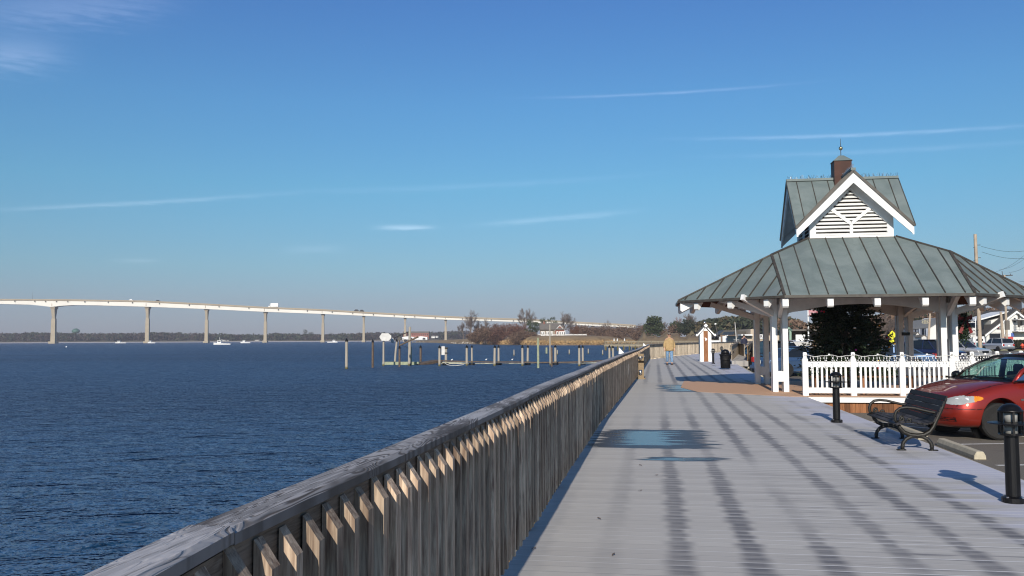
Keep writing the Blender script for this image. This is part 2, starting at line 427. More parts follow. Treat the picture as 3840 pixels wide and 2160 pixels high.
# left edge of the deck / line of the railing (world xy)
BEND = W(-.990, 1.87)
LEFT = [BEND - Vector((math.sin(R(4.5)), math.cos(R(4.5)), 0))*4.87, BEND, W(-.990, 15.0), G(2387, 1419), Vector((9.75, 63.0, 0))]
FARL = [Vector((9.75, 63.0, 0)), Vector((13.7, 75.0, 0)), Vector((18.6, 86.5, 0)), Vector((27, 104, 0)), Vector((46, 150, 0))]
RIGHT = [W(3.78, -3), W(3.78, 24), Vector((10.6, 39.6, 0)), Vector((13.3, 52.7, 0)), Vector((17.5, 66, 0)), Vector((24, 84, 0)), Vector((32, 106, 0)), Vector((48, 156, 0))]
poly = LEFT + FARL[1:] + RIGHT[::-1]
pl = [nu(p) for p in poly]
def sheet(name, pts2, z0, z1, mats, rz=-ANG, label=None, **kw):
    # polygon slab in the boardwalk frame
    k = len(pts2); me = bpy.data.meshes.new(name)
    vsx = [(a, b, z1) for a, b in pts2] + [(a, b, z0) for a, b in pts2]
    fs = [tuple(range(k))] + [(i, k+i, k+(i+1) % k, (i+1) % k) for i in range(k)]
    me.from_pydata(vsx, [], fs)
    for mt in (mats if isinstance(mats, list) else [mats]): me.materials.append(mt)
    bm = bmesh.new(); bm.from_mesh(me); bmesh.ops.triangulate(bm, faces=[f for f in bm.faces if len(f.verts) > 4]); bmesh.ops.recalc_face_normals(bm, faces=bm.faces)
    up_ = max(bm.faces, key=lambda f: f.calc_area())
    if up_.normal.z < 0: bmesh.ops.reverse_faces(bm, faces=bm.faces)
    bm.to_mesh(me); bm.free()
    o = link(name, me); o.rotation_euler = (0, 0, rz); return o
tag(sheet('boardwalk', pl, -.34, 0.0, M['deck']), kind='structure')

# ------------------------------------------------------------------ riprap under the edge
t = NT('shore_rock'); cc = t.coord(); nn = t.noise(cc, 3, 4); 
colr = t.mix(t.sstep(nn, .4, .6), (.42, .39, .35), (.30, .17, .06))
M['rock'] = t.out(colr, .8)
bm = bmesh.new(); rr = random.Random(5)
for i in range(420):
    u0 = rr.uniform(-2, 62); s0 = rr.uniform(.16, .34); n0 = rr.uniform(-1.30, -.9)
    p = W(n0 + (0 if u0 < 15 else (u0-15)*.012), u0, -.58 + rr.uniform(-.15, .22))
    r = bmesh.ops.create_icosphere(bm, subdivisions=1, radius=s0)
    for v in r['verts']:
        v.co = Vector((v.co.x*rr.uniform(.8, 1.2), v.co.y*rr.uniform(.8, 1.3), v.co.z*rr.uniform(.6, .9))) + p
me = bpy.data.meshes.new('shore_rocks'); bm.to_mesh(me); bm.free(); me.materials.append(M['rock'])
tag(link('shore_rocks', me), 'pale and orange rocks heaped in the gap under the timber railing', 'rocks', kind='stuff')

# ------------------------------------------------------------------ timber railing along the water
t = NT('frosted_cap_board'); c = t.coord(); r = t.rand(); off = t.math('MULTIPLY', r, 23.0)
x_, y_, z__ = t.sep(c)
cx = t.comb(t.math('MULTIPLY', x_, 6.0), t.math('MULTIPLY', y_, .55), 0)
g = t.noise(cx, 1.6, 2, .5, .9, w=off)
rings = t.math('FRACT', t.math('MULTIPLY', g, 30.0))
ringm = t.math('MULTIPLY', t.sstep(rings, .0, .25), t.math('SUBTRACT', 1.0, t.sstep(rings, .55, .9)))
fineg = t.noise(t.comb(t.math('MULTIPLY', x_, 60), t.math('MULTIPLY', y_, 3.0), 0), 1.5, 4, .6, w=off)
base = t.mix(fineg, (.030, .025, .024), (.15, .125, .108))
up_z = t.sep(t.node('ShaderNodeNewGeometry').outputs['Normal'])[2]
patchy = t.noise(t.comb(t.math('MULTIPLY', x_, 3.0), t.math('MULTIPLY', y_, .9), 0), 1.5, 3, .6, w=off)
near = t.math('SUBTRACT', 1.0, t.sstep(y_, 1.75, 1.9))
ff = t.math('MAXIMUM', t.sstep(t.math('ADD', patchy, t.math('MULTIPLY', ringm, .12)), .52, .66), t.math('MULTIPLY', near, t.mixf(t.sstep(fineg, .36, .46), .35, 1.0)))
dry = t.math('MULTIPLY', t.sstep(y_, 1.88, 1.95), t.math('SUBTRACT', 1.0, t.sstep(y_, 3.3, 4.0))); ff = t.math('MULTIPLY', ff, t.math('SUBTRACT', 1.0, t.math('MULTIPLY', dry, .72)))
ff = t.math('MAXIMUM', ff, t.math('MULTIPLY', t.math('MULTIPLY', ringm, t.sstep(patchy, .40, .55)), .75))
ff = t.math('MAXIMUM', ff, t.math('MULTIPLY', .6, t.sstep(y_, 4.5, 9)))
ff = t.math('MULTIPLY', ff, t.mixf(t.sstep(up_z, .3, .9), .30, 1.0))
col = t.mix(t.math('MULTIPLY', ff, .93), base, t.mix(fineg, (.36, .35, .36), (.58, .56, .57)))
M['cap'] = t.out(col, .7, t.bump(t.math('ADD', fineg, t.math('MULTIPLY', ringm, .5)), .6, .006))

rail = empty('timber_railing', (0,0,0), -ANG, 'long weathered timber railing with closely set square balusters along the water side of the boardwalk', 'railing')
def local(p): return Vector((*nu(p), p.z))
# centre path in local (n,u): piecewise straight
path = [Vector((*nu(p), 0)) for p in LEFT]
def along(s0):       # arc position measured in local u
    for a, b in zip(path[:-1], path[1:]):
        if s0 <= b.y or b is path[-1]:
            f_ = (s0-a.y)/(b.y-a.y); return a.lerp(b, f_), (b-a).normalized()
CAPZ = 1.08
def wav(u): return 0.0 if u < 7 else .007*math.sin(u*.31)+.004*math.sin(u*.83+1)
# cap boards
u0 = -2.2; joints = [-2.2, 1.87]
while joints[-1] < 62.9: joints.append(min(62.9, joints[-1]+4.03))
for ji, (a, b) in enumerate(zip(joints[:-1], joints[1:])):
    mb = MB()
    pa, da = along(a+.004); pb, db = along(b-.004)
    k = 3
    for q in range(k):
        ua = a+.004 + (b-a-.008)*q/k; ub = a+.004 + (b-a-.008)*(q+1)/k
        p0, d0 = along(ua); p1, d1 = along(ub)
        side = Vector((1,0,0)); zz0 = CAPZ + wav(ua) + (.006 if ji == 0 else 0); zz1 = CAPZ + wav(ub) + (.006 if ji == 0 else 0)
        out_ = -.057 - (.004 if ji % 2 else 0); in_ = .055 + (.003 if ji == 0 else 0)
        prof = [(out_, -.038), (out_, -.008), (out_+.008, 0), (in_-.012, 0), (in_, -.012), (in_, -.038)]
        b0 = len(mb.v); 
        if q == 0: mb.v.extend([tuple(p0 + side*x + Z*(zz0+z)) for x, z in prof])
        mb.v.extend([tuple(p1 + side*x + Z*(zz1+z)) for x, z in prof])
        s0 = len(mb.v)-12; n6 = 6
        for i in range(n6):
            j = (i+1) % n6; mb.f.append((s0+i, s0+j, s0+6+j, s0+6+i)); mb.mi.append(0); mb.sm.append(False)
        if q == 0: mb.f.append(tuple(range(s0, s0+6))[::-1]); mb.mi.append(0); mb.sm.append(False)
        if q == k-1: mb.f.append(tuple(range(s0+6, s0+12))); mb.mi.append(0); mb.sm.append(False)
    mb.build('cap_board', M['cap'], rail)
# rails and posts
def railpiece(name, ua, ub, nx, w_, zc, h_, mat):
    mb = MB(); k = max(1, int((ub-ua)/2))
    for q in range(k):
        a = ua+(ub-ua)*q/k; b = ua+(ub-ua)*(q+1)/k
        p0, _ = along(a); p1, _ = along(b)
        mb.beam(p0+Vector((nx,0,zc+wav(a))), p1+Vector((nx,0,zc+wav(b))), w_, h_)
    return mb.build(name, mat, rail)
for a, b in zip(joints[:-1], joints[1:]):
    railpiece('upper_rail', a+.003, b-.003, .021, .036, .965, .138, M['rail'])
    railpiece('lower_rail', a+.003, b-.003, .021, .036, .24, .138, M['rail'])
up_ = .9
while up_ < 62.5:
    p0, d0 = along(up_); mb = MB(); mb.box(p0+Vector((-.043, 0, .36+wav(up_))), (.089, .089, 1.36)); mb.build('post', M['rail'], rail); up_ += 2.015
# balusters
def baluster(rs, h0=.125, top=1.034):
    hw = .0235; hu = .0235; mb = MB(); t0 = top + rs.uniform(-.010, .004); zb = h0 + rs.uniform(-.02, .01)
    # slanted top: high at the rail, low towards the deck
    vs = [(-hw,-hu,zb),(hw,-hu,zb),(hw,hu,zb),(-hw,hu,zb),(-hw,-hu,t0),(hw,-hu,t0-.068),(hw,hu,t0-.068),(-hw,hu,t0)]
    mb.add(vs, [(3,2,1,0),(4,5,6,7),(0,1,5,4),(1,2,6,5),(2,3,7,6),(3,0,4,7)])
    return mb
rs = random.Random(3)
variants = []
for i in range(6):
    o = baluster(rs).build('baluster', M['baluster'], rail); variants.append(o)
cnt = 0; ub = .55; restmb = MB()
while ub < 62.7:
    p0, d0 = along(ub); n0 = p0.x + .0655; zo = wav(ub)
    if cnt < 100:
        if cnt < 6: o = variants[cnt]
        else: o = variants[rs.randrange(6)].copy(); COL.objects.link(o); o.parent = rail
        o.location = (n0, ub, zo); o.rotation_euler = (0, rs.uniform(-.004,.004), rs.uniform(-.07,.07))
    else:
        q = baluster(rs); restmb.add([(v[0]+n0, v[1]+ub, v[2]+zo) for v in q.v], q.f)
    cnt += 1; ub += .145 + rs.uniform(-.004, .004)
tag(restmb.build('baluster', M['baluster'], rail), kind='stuff')

# railing beyond the bend, sunlit
fr_ = empty('timber_railing', (0,0,0), 0, 'sunlit pale timber railing running off to the right beyond the bend of the boardwalk', 'railing')
mbc = MB(); mbb = MB(); mbr = MB(); mbp = MB(); rs2 = random.Random(8)
for a, b in zip(FARL[:-1], FARL[1:]):
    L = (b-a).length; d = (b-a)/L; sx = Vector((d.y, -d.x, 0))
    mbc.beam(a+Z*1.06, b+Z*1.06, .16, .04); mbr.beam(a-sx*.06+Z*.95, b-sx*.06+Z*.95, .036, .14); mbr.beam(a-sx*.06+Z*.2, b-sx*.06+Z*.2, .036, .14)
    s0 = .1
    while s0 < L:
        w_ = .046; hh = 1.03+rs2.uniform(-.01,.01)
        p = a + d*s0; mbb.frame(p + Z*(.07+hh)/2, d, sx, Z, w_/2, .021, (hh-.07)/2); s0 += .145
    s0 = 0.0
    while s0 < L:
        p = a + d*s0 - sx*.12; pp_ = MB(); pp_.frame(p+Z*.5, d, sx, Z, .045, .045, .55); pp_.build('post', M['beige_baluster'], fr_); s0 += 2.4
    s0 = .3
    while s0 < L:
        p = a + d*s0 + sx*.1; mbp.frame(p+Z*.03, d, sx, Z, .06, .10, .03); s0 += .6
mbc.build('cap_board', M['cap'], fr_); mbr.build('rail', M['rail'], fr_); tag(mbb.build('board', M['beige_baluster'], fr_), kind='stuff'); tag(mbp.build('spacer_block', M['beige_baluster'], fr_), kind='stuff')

# ------------------------------------------------------------------ parking lot, curb, lines, wheel stops
LOTZ = -.40
t = NT('asphalt'); c = t.pos(); a1 = t.noise(c, 60, 3, .7); a2 = t.noise(c, 1.1, 4, .6); a3 = t.noise(t.mapping(c, (.3, 1.6, 1)), .8, 3)
col = t.mix(t.sstep(a1, .35, .65), (.095, .082, .066), (.21, .185, .15)); col = t.mix(t.math('MULTIPLY', t.sstep(a2, .55, .72), .5), col, (.055, .05, .047))
col = t.mix(t.math('MULTIPLY', t.sstep(a3, .6, .7), .35), col, (.2, .18, .15))
M['asphalt'] = t.out(col, .85, t.bump(a1, .6, .01))
M['paint'] = plain('road_paint', (.62, .61, .58), .7, var=.25, scale=20)
lot = [nu(p + N*.26) for p in RIGHT] + [(400, 150), (400, -30), (4.04, -30)]
tag(sheet('parking_lot', lot, LOTZ-.5, LOTZ, M['asphalt']), kind='structure')
mb = MB()
for a, b in zip(RIGHT[:-3], RIGHT[1:-2]):
    mb.beam(a+N*.132+Z*(-.265), b+N*.132+Z*(-.265), .26, .33)
tag(mb.build('curb', M['concrete']), kind='structure')
mb = MB()
def line(p0, p1, w_=.1):
    d = (p1-p0).normalized(); s = Vector((d.y, -d.x, 0))*w_/2
    mb.add([p0-s, p1-s, p1+s, p0+s], [(0,1,2,3)])
for (x0, y0, x1, y1) in ((3514, 1667, 3840, 1662), (3738, 1745, 3900, 1742), (3224, 1578, 3420, 1589), (3224, 1583, 3420, 1600), (3080, 1530, 3300, 1535)):
    a = G(x0, y0, LOTZ+.004); b = G(x1, y1, LOTZ+.004); d = (b-a).normalized(); line(a, a+d*5.2)
for k in range(4):
    a = W(4.6, 30+k*2.9, LOTZ+.004); line(a, a+N*5.2+U*.8)
tag(mb.build('parking_lines', M['paint']), kind='structure')
def wheel_stop(c, d, label, L=1.85):
    mb = MB(); s = Vector((d.y, -d.x, 0)); pr = [(-.09,0),(.09,0),(.085,.06),(.05,.125),(-.05,.125),(-.085,.06)]
    mb.prism(pr, Vector((0,0,0))-d*L/2, s, Z, d, L)
    o = mb.build('wheel_stop', M['concrete'], bevel=.008); o.location = c
    return tag(o, label, 'wheel stop', 'wheel stops in the parking lot')
e0 = G(3676, 1724, LOTZ); dd = (G(3676, 1724, LOTZ)-G(3530, 1672, LOTZ)).normalized()
dd = -U
wheel_stop(e0-dd*.92, dd, 'nearest concrete wheel stop, its cut end facing the near bollard')
e1 = G(3462, 1650, LOTZ); wheel_stop(e1-dd*.92, dd, 'concrete wheel stop half hidden behind the black bench')
for k, (x, y) in enumerate(((2807, 1407), (2782, 1385), (2768, 1375), (2764, 1367))):
    lb = ('pale wheel stop beside the shaded patch left of the pavilion posts', 'second pale wheel stop beyond the shaded patch', 'third pale wheel stop, near the foot of the ramp', 'farthest pale wheel stop, right at the foot of the ramp')[k]
    wheel_stop(G(x, y, LOTZ+.1)+N*.5-Z*.1, dd, lb)

# galvanised strap, fallen leaves, a straw on the rail
mb = MB(); mb.box((0,0,0), (.006,.045,.30)); o = mb.build('metal_strap', M['rim']); sp_ = D(2297, 1412, 25.0); p0, _ = along(nu(sp_)[1]); o.location = W(p0.x+.090, nu(sp_)[1], .62); o.rotation_euler = (0,0,-ANG); tag(o, 'galvanised strap fixed upright on the timber railing before the fountain', 'strap')
rs = random.Random(12)
lf = [((2048,1785),'dead leaf by the left edge of the middle of the boardwalk'),((2402,1747),'small dead leaf just in front of the long wet patch'),((2247,1948),'dead leaf lying left of the first dark frost stripe'),((2400,1843),'dead leaf beside the first dark frost stripe'),((2460,1785),'dead leaf on the first dark frost stripe'),((2300,2084),'nearest dead leaf at the bottom of the boardwalk'),((2001,2062),'dead leaf in front of the railing shadow')]
for (px, py), lb in lf:
    mb = MB(); a = rs.uniform(0,3); k_ = .017
    mb.add([(-k_*1.6,0,.004),(-k_*.4,k_*.5,.012),(k_*1.2,k_*.3,.006),(k_*1.7,0,.014),(k_*.5,-k_*.5,.007),(-k_*.7,-k_*.4,.013)], [(0,1,2,3,4,5)])
    o = mb.build('dead_leaf', plain('dry_leaf', (.11,.08,.06), .9) if 'dry_leaf' not in bpy.data.materials else bpy.data.materials['dry_leaf']); o.location = G(px, py)+Z*.002; o.rotation_euler = (0,0,a); tag(o, lb, 'leaf', 'dead leaves on the boardwalk')
# ------------------------------------------------------------------ copper-roofed pavilion
t = NT('patina_copper'); c = t.coord(); n1 = t.noise(c, 1.1, 5, .65, .6); n2 = t.noise(c, 9, 4, .7); n3 = t.noise(t.mapping(c, (1, 1, 1)), .45, 3)
col = t.mix(t.sstep(n1, .35, .68), (.125, .160, .160), (.178, .216, .214)); col = t.mix(t.math('MULTIPLY', t.sstep(n3, .55, .75), .6), col, (.115, .14, .155))
col = t.mix(t.math('MULTIPLY', t.sstep(n2, .55, .8), .35), col, (.13, .12, .10))
M['copper'] = t.out(col, .6, t.bump(n2, .15, .01), **{'Specular_IOR_Level': .4})
M['copper_dark'] = plain('dark_copper_edge', (.055, .048, .040), .5, var=.3)
M['copper_brown'] = plain('brown_copper_sheet', (.050, .016, .010), .55, var=.3, scale=3, metal=.0, spec=.25)
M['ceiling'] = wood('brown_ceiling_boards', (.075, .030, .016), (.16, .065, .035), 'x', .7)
M['gwhite'] = plain('pavilion_white', (.80, .80, .79), .5, var=.09, scale=2.2)
t = NT('tan_deck_boards'); c = t.coord(); n_, u_, z_ = t.sep(c); fr2 = t.math('FRACT', t.math('DIVIDE', u_, .14)); f = t.noise(t.comb(t.math('MULTIPLY', n_, 2), t.math('MULTIPLY', u_, 20)), 2, 4)
col = t.mix(f, (.50, .29, .175), (.66, .42, .27)); col = t.mix(t.math('MULTIPLY', t.math('LESS_THAN', fr2, .05), .5), col, (.12, .06, .04))
M['tan'] = t.out(col, .75)
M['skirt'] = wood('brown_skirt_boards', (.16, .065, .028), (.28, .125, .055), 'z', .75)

GC = Vector((9.95, 26.3, 0)); gn, gu = nu(GC)
gz = empty('pavilion', GC, -ANG, 'open octagonal pavilion with green copper roof, louvred cupola and white post clusters', 'pavilion')
oct_ = [(-2.3,-4.0),(2.3,-4.0),(4.93,-1.3),(4.93,1.3),(2.3,4.0),(-2.3,4.0),(-4.93,1.3),(-4.93,-1.3)]
EZ = 2.59; P = {(-1,-1):Vector((-2.35,-2.05,3.82)), (1,-1):Vector((2.35,-2.05,3.82)), (1,1):Vector((2.35,2.05,3.82)), (-1,1):Vector((-2.35,2.05,3.82))}
T = {k: Vector((1.2*k[0], 1.2*k[1], 4.36)) for k in P}
o3 = [Vector((x, y, EZ)) for x, y in oct_]
faces = [([o3[0], o3[1], P[(1,-1)], T[(1,-1)], T[(-1,-1)], P[(-1,-1)]], Vector((0,1,0)), 0),
         ([o3[1], o3[2], P[(1,-1)]], Vector((-.716,.698,0)), 1),
         ([o3[2], o3[3], P[(1,1)], T[(1,1)], T[(1,-1)], P[(1,-1)]], Vector((-1,0,0)), 2),
         ([o3[3], o3[4], P[(1,1)]], Vector((-.716,-.698,0)), 3),
         ([o3[4], o3[5], P[(-1,1)], T[(-1,1)], T[(1,1)], P[(1,1)]], Vector((0,-1,0)), 4),
         ([o3[5], o3[6], P[(-1,1)]], Vector((.716,-.698,0)), 5),
         ([o3[6], o3[7], P[(-1,-1)], T[(-1,-1)], T[(-1,1)], P[(-1,1)]], Vector((1,0,0)), 6),
         ([o3[7], o3[0], P[(-1,-1)]], Vector((.716,.698,0)), 7)]
def plane_z(poly):
    nrm = (poly[1]-poly[0]).cross(poly[2]-poly[0]); 
    if abs(nrm.z) < 1e-6: nrm = (poly[1]-poly[0]).cross(poly[3]-poly[0])
    p0 = poly[0]
    return lambda x, y: p0.z - (nrm.x*(x-p0.x) + nrm.y*(y-p0.y))/nrm.z
def clip_line(poly, p, d):
    hits = []
    for i in range(len(poly)):
        a = poly[i]; b = poly[(i+1) % len(poly)]; e = b-a
        den = d.x*e.y - d.y*e.x
        if abs(den) < 1e-9: continue
        s = ((a.x-p.x)*e.y - (a.y-p.y)*e.x)/den; q = ((a.x-p.x)*d.y - (a.y-p.y)*d.x)/den
        if -1e-6 <= q <= 1+1e-6: hits.append(s)
    return (min(hits), max(hits)) if len(hits) >= 2 else None
rf = MB(); sf = MB(); sm = MB(); edge = MB(); raf = []
for poly, d, idx in faces:
    k = len(poly); zf = plane_z(poly)
    rf.add([p+Z*.0 for p in poly] + [p-Z*.05 for p in poly], [tuple(range(k)), tuple(range(k, 2*k))[::-1], (0, k, k+1, 1)])
    sf.add([p-Z*.055 for p in poly] + [p-Z*.075 for p in poly], [tuple(range(k)), tuple(range(k, 2*k))[::-1]])
    side = Vector((-d.y, d.x, 0)); mid = (poly[0]+poly[1])/2; L = (poly[1]-poly[0]).length
    s = -L/2+.22
    while s < L/2+1.2:
        for sg in ((1,) if True else ()):
            p = mid + side*s*1.0
            h = clip_line(poly, p, d)
            if h and h[1]-h[0] > .12:
                a = p + d*(h[0]+.01); b = p + d*(h[1]-.02); a = Vector((a.x, a.y, zf(a.x, a.y)+.015)); b = Vector((b.x, b.y, zf(b.x, b.y)+.015))
                sm.beam(a, b, .022, .045)
        s += .47
    s = -L/2-1.2+.0
    edge.beam(poly[0]-Z*.03 - d*.012, poly[1]-Z*.03 - d*.012, .02, .07)
    # rafters
    fr_list = [-.5, -.25, 0, .25, .5] if idx % 2 == 0 and idx in (0, 4) else ([-.5, 0, .5] if idx % 2 == 0 else [-.33, 0, .33])
    for f_ in fr_list:
        p = mid + side*L*f_*(.985 if abs(f_) == .5 else 1)
        a = p + d*.06; inn = d*2.35
        if idx % 2 == 1: inn = d*1.0
        hc = clip_line(poly, p, d); inn = d*max(.3, min(inn.length, hc[1]-.12)) 
        b = a + inn
        raf.append((Vector((a.x, a.y, zf(a.x, a.y)-.17)), Vector((b.x, b.y, zf(b.x, b.y)-.17))))
roof = rf.build('roof', M['copper'], gz); sm.build('seam', M['copper_dark'], roof); edge.build('eave_edge', M['copper_dark'], roof)
for k, p in P.items():
    hips = MB(); hips.beam(p+Z*.02, T[k]+Z*.02, .07, .04); hips.build('hip_cap', M['copper_dark'], roof)
for i, k in ((0, (-1,-1)), (7, (-1,-1)), (1, (1,-1)), (2, (1,-1)), (3, (1,1)), (4, (1,1)), (5, (-1,1)), (6, (-1,1))):
    hips = MB(); hips.beam(o3[i]+Z*.015, P[k]+Z*.015, .07, .04); hips.build('hip_cap', M['copper_dark'], roof)
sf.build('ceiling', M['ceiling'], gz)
for a, b in raf:
    mb = MB(); d = (b-a).normalized(); dh = Vector((d.x, d.y, 0)).normalized()
    sd_ = Vector((-dh.y, dh.x, 0)); w_ = .075
    top0, bot0 = a+Z*.09, a-Z*.18; top1, bot1 = b+Z*.09, b-Z*.13
    ch = a - Z*.09 + dh*.0
    pts = [top0, a-Z*.14, a-Z*.18+dh*.05, bot1, top1]
    vs_ = [p-sd_*w_ for p in pts] + [p+sd_*w_ for p in pts]
    mb.add(vs_, [(0,1,2,3,4), (9,8,7,6,5), (0,5,6,1), (1,6,7,2), (2,7,8,3), (3,8,9,4), (4,9,5,0)])
    mb.build('rafter', M['gwhite'], gz)
# post clusters
CX, CY = 2.2, 2.08
for sx in (-1, 1):
    for sy in (-1, 1):
        for dx in (-.1425, .1425):
            for dy in (-.1425, .1425):
                mb = MB(); mb.box((sx*CX+dx, sy*CY+dy, 1.62), (.145, .145, 3.24)); mb.build('post', M['gwhite'], gz, bevel=.006)
        mb = MB()
        for z0, z1 in ((.29, .57), (2.15, 2.42)):
            for dy in (-.1425, .1425): mb.box((sx*CX, sy*CY+dy*.96, (z0+z1)/2), (.139, .12, z1-z0))
            for dx in (-.1425, .1425): mb.box((sx*CX+dx*.96, sy*CY, (z0+z1)/2), (.12, .139, z1-z0))
        mb.build('spacer_block', M['gwhite'], gz)
        # braces out to the rafters
        for ox, oy, ln in ((0, sy, 1.15), (sx, 0, 1.6), (sx*.72, sy*.70, 1.5)):
            b0 = Vector((sx*CX+ox*.12, sy*CY+oy*.12, 2.12)); b1 = Vector((sx*CX+ox*ln, sy*CY+oy*ln, 2.72 if ln < 1.5 else 2.60))
            mb = MB(); mb.beam(b0, b1, .10, .15); mb.build('brace', M['gwhite'], gz)
def arch(p0, p1, zb0, zb1, zt, th, nrm):
    mb = MB(); k = 14; ps = []
    for i in range(k+1):
        f_ = i/k; p = p0.lerp(p1, f_); zb = zb0 + (zb1-zb0)*(1-(2*f_-1)**2)
        ps.append((p, zb))
    vs_ = []
    for p, zb in ps:
        for s_ in (-1, 1): vs_ += [p+nrm*s_*th/2+Z*zb, p+nrm*s_*th/2+Z*zt]
    fs = []
    for i in range(k):
        a = i*4; b = a+4
        fs += [(a, b, b+1, a+1), (a+2, a+3, b+3, b+2), (a, a+2, b+2, b), (a+1, b+1, b+3, a+3)]
    fs += [(0,1,3,2), (k*4, k*4+2, k*4+3, k*4+1)]
    mb.add(vs_, fs); mb.build('arched_beam', M['gwhite'], gz)
for sy in (-1, 1):
    arch(Vector((-CX+.07, sy*CY, 0)), Vector((CX-.07, sy*CY, 0)), 2.13, 2.42, 2.98, .09, Vector((0,1,0)))
for sx in (-1, 1):
    arch(Vector((sx*CX, -CY+.07, 0)), Vector((sx*CX, CY-.07, 0)), 2.13, 2.42, 2.98, .09, Vector((1,0,0)))
for sx in (-1, 1):
    for a, b in (((-1, -1), (1, 1)),) if sx == 1 else (((-1, 1), (1, -1)),):
        mb = MB(); mb.beam(Vector((CX*a[0], CY*a[1], 3.05)), Vector((CX*b[0], CY*b[1], 3.05+.004*sx)), .08, .2); mb.build('tie_beam', M['gwhite'], gz)
# cupola
HW = 1.15; RZ = 6.25; HE = 1.6
cup = MB(); lou = MB(); fra = MB(); back = MB()
for ax, ay in ((Vector((1,0,0)), Vector((0,-1,0))), (Vector((0,1,0)), Vector((1,0,0))), (Vector((-1,0,0)), Vector((0,1,0))), (Vector((0,-1,0)), Vector((-1,0,0)))):
    o = ay*HW
    op = [(-.98,4.43),(.98,4.43),(.98,4.77),(0,5.75),(-.98,4.77)]
    ou = [(-HW,4.28),(HW,4.28),(HW,5.02),(0,6.12),(-HW,5.02)]
    vs_ = [ax*a + o + Z*b for a, b in ou] + [ax*a + o + Z*b for a, b in op] + [ax*a*.999 + o - ay*.10 + Z*b for a, b in op]
    fs = [(i, (i+1) % 5, 5+(i+1) % 5, 5+i) for i in range(5)] + [(5+i, 5+(i+1) % 5, 10+(i+1) % 5, 10+i) for i in range(5)]
    fra.add(vs_, fs)
    # inner mouldings
    for a, b in (((-.55,5.22),(0,4.76)), ((.55,5.22),(0,4.76)), ((0,4.76),(0,4.43))):
        fra.beam(ax*a[0]+o-ay*.015+Z*a[1], ax*b[0]+o-ay*.015+Z*b[1], .05, .085, upv=ay.cross((ax*(b[0]-a[0])+Z*(b[1]-a[1]))))
    for a, b in (((-1.0,4.80),(0,5.80)), ((1.0,4.80),(0,5.80))):
        fra.beam(ax*a[0]+o+ay*.006+Z*a[1], ax*b[0]+o+ay*.006+Z*b[1], .03, .06, upv=ay.cross((ax*(b[0]-a[0])+Z*(b[1]-a[1]))))
    back.prism([(-1.0,4.40),(1.0,4.40),(1.0,4.8),(0,5.8),(-1.0,4.8)], o-ay*.16, ax, Z, -ay, .02)
    z = 4.47
    while z < 5.66:
        hw = .98 if z < 4.77 else .98-(z-4.77)
        p = o - ay*.045 + Z*z
        lou.frame(p, ax, (ay*.82-Z*.57).normalized(), (Z*.82+ay*.57).normalized(), hw, .058, .009)
        z += .108
fr_o = fra.build('gable_wall', M['gwhite'], gz); lou.build('louvre', M['gwhite'], fr_o); back.build('louvre_backing', plain('dark_vent', (.05, .035, .03), .8), fr_o)
tri = MB(); tsm = MB(); bar = []; und = MB()
for ax, ay in ((Vector((1,0,0)), Vector((0,-1,0))), (Vector((0,1,0)), Vector((1,0,0))), (Vector((-1,0,0)), Vector((0,1,0))), (Vector((0,-1,0)), Vector((-1,0,0)))):
    for s in (-1, 1):
        a = Z*RZ; b = ay*HE + Z*RZ; c_ = ay*HE + ax*s*HE + Z*(RZ-HE)
        tri.add([a, b, c_, a-Z*.05, b-Z*.05, c_-Z*.05], [(0,1,2), (5,4,3), (0,3,4,1), (1,4,5,2)])
        und.add([a-Z*.056, b-Z*.056-ay*.01, c_-Z*.056-ay*.01], [(0,2,1)])
        for q in (.42, .88, 1.32):
            p0 = ay*q + Z*(RZ+.012); p1 = ay*q + ax*s*q + Z*(RZ-q+.012)
            tsm.beam(p0 + ax*s*.04 - Z*.04, p1, .02, .035)
        tsm.beam(a+Z*.01, c_+Z*.01, .03, .015)
        tsm.beam(b-Z*.03+ay*.012, c_-Z*.03+ay*.012, .02, .07)
        pts = [(0, RZ-.07), (HE-.02, RZ-.07-HE+.02), (HE-.02, RZ-.07-HE+.02-.23), (0, RZ-.07-.30)]
        mb = MB(); mb.prism([(x*s, z) for x, z in pts], ay*(HE-.06), ax, Z, ay, .045); mb.build('barge_board', M['gwhite'], gz)
cro = tri.build('cupola_roof', M['copper'], gz); tsm.build('seam', M['copper_dark'], cro); und.build('soffit', M['gwhite'], cro)
rd = MB(); spk = MB(); rs = random.Random(4)
for ax in (Vector((1,0,0)), Vector((0,1,0))):
    for s in (-1, 1):
        rd.beam(ax*s*.25+Z*(RZ+.02), ax*s*(HE+.01)+Z*(RZ+.02), .13, .07)
        for i in range(70):
            q = rs.uniform(.27, HE); p = ax*s*q + Z*(RZ+.055)
            spk.beam(p, p+Vector((rs.uniform(-.04,.04), rs.uniform(-.04,.04), rs.uniform(.05, .12))), .006, .006)
rd.build('ridge_cap', M['copper'], cro); spk.build('bird_spikes', M['chrome'], cro)
base = MB()
base.box((0, 0, 4.33), (2.46, 2.46, .06)); base.build('cupola_flashing', M['copper_dark'], gz)
mb = MB(); mb.box((0, 0, 6.32), (.50, .50, .92)); ch = mb.build('vent_box', M['copper_brown'], gz)
mb = MB(); mb.add([(-.28,-.28,6.78),(.28,-.28,6.78),(.28,.28,6.78),(-.28,.28,6.78),(-.07,-.07,6.97),(.07,-.07,6.97),(.07,.07,6.97),(-.07,.07,6.97)], [(3,2,1,0),(4,5,6,7),(0,1,5,4),(1,2,6,5),(2,3,7,6),(3,0,4,7)]); mb.build('vent_cap', M['copper'], ch)
mb = MB(); mb.tube([(0,0,6.95),(0,0,7.3),(0,0,7.50)], [.012,.010,.004], 6); mb.build('finial_rod', M['copper_dark'], ch)
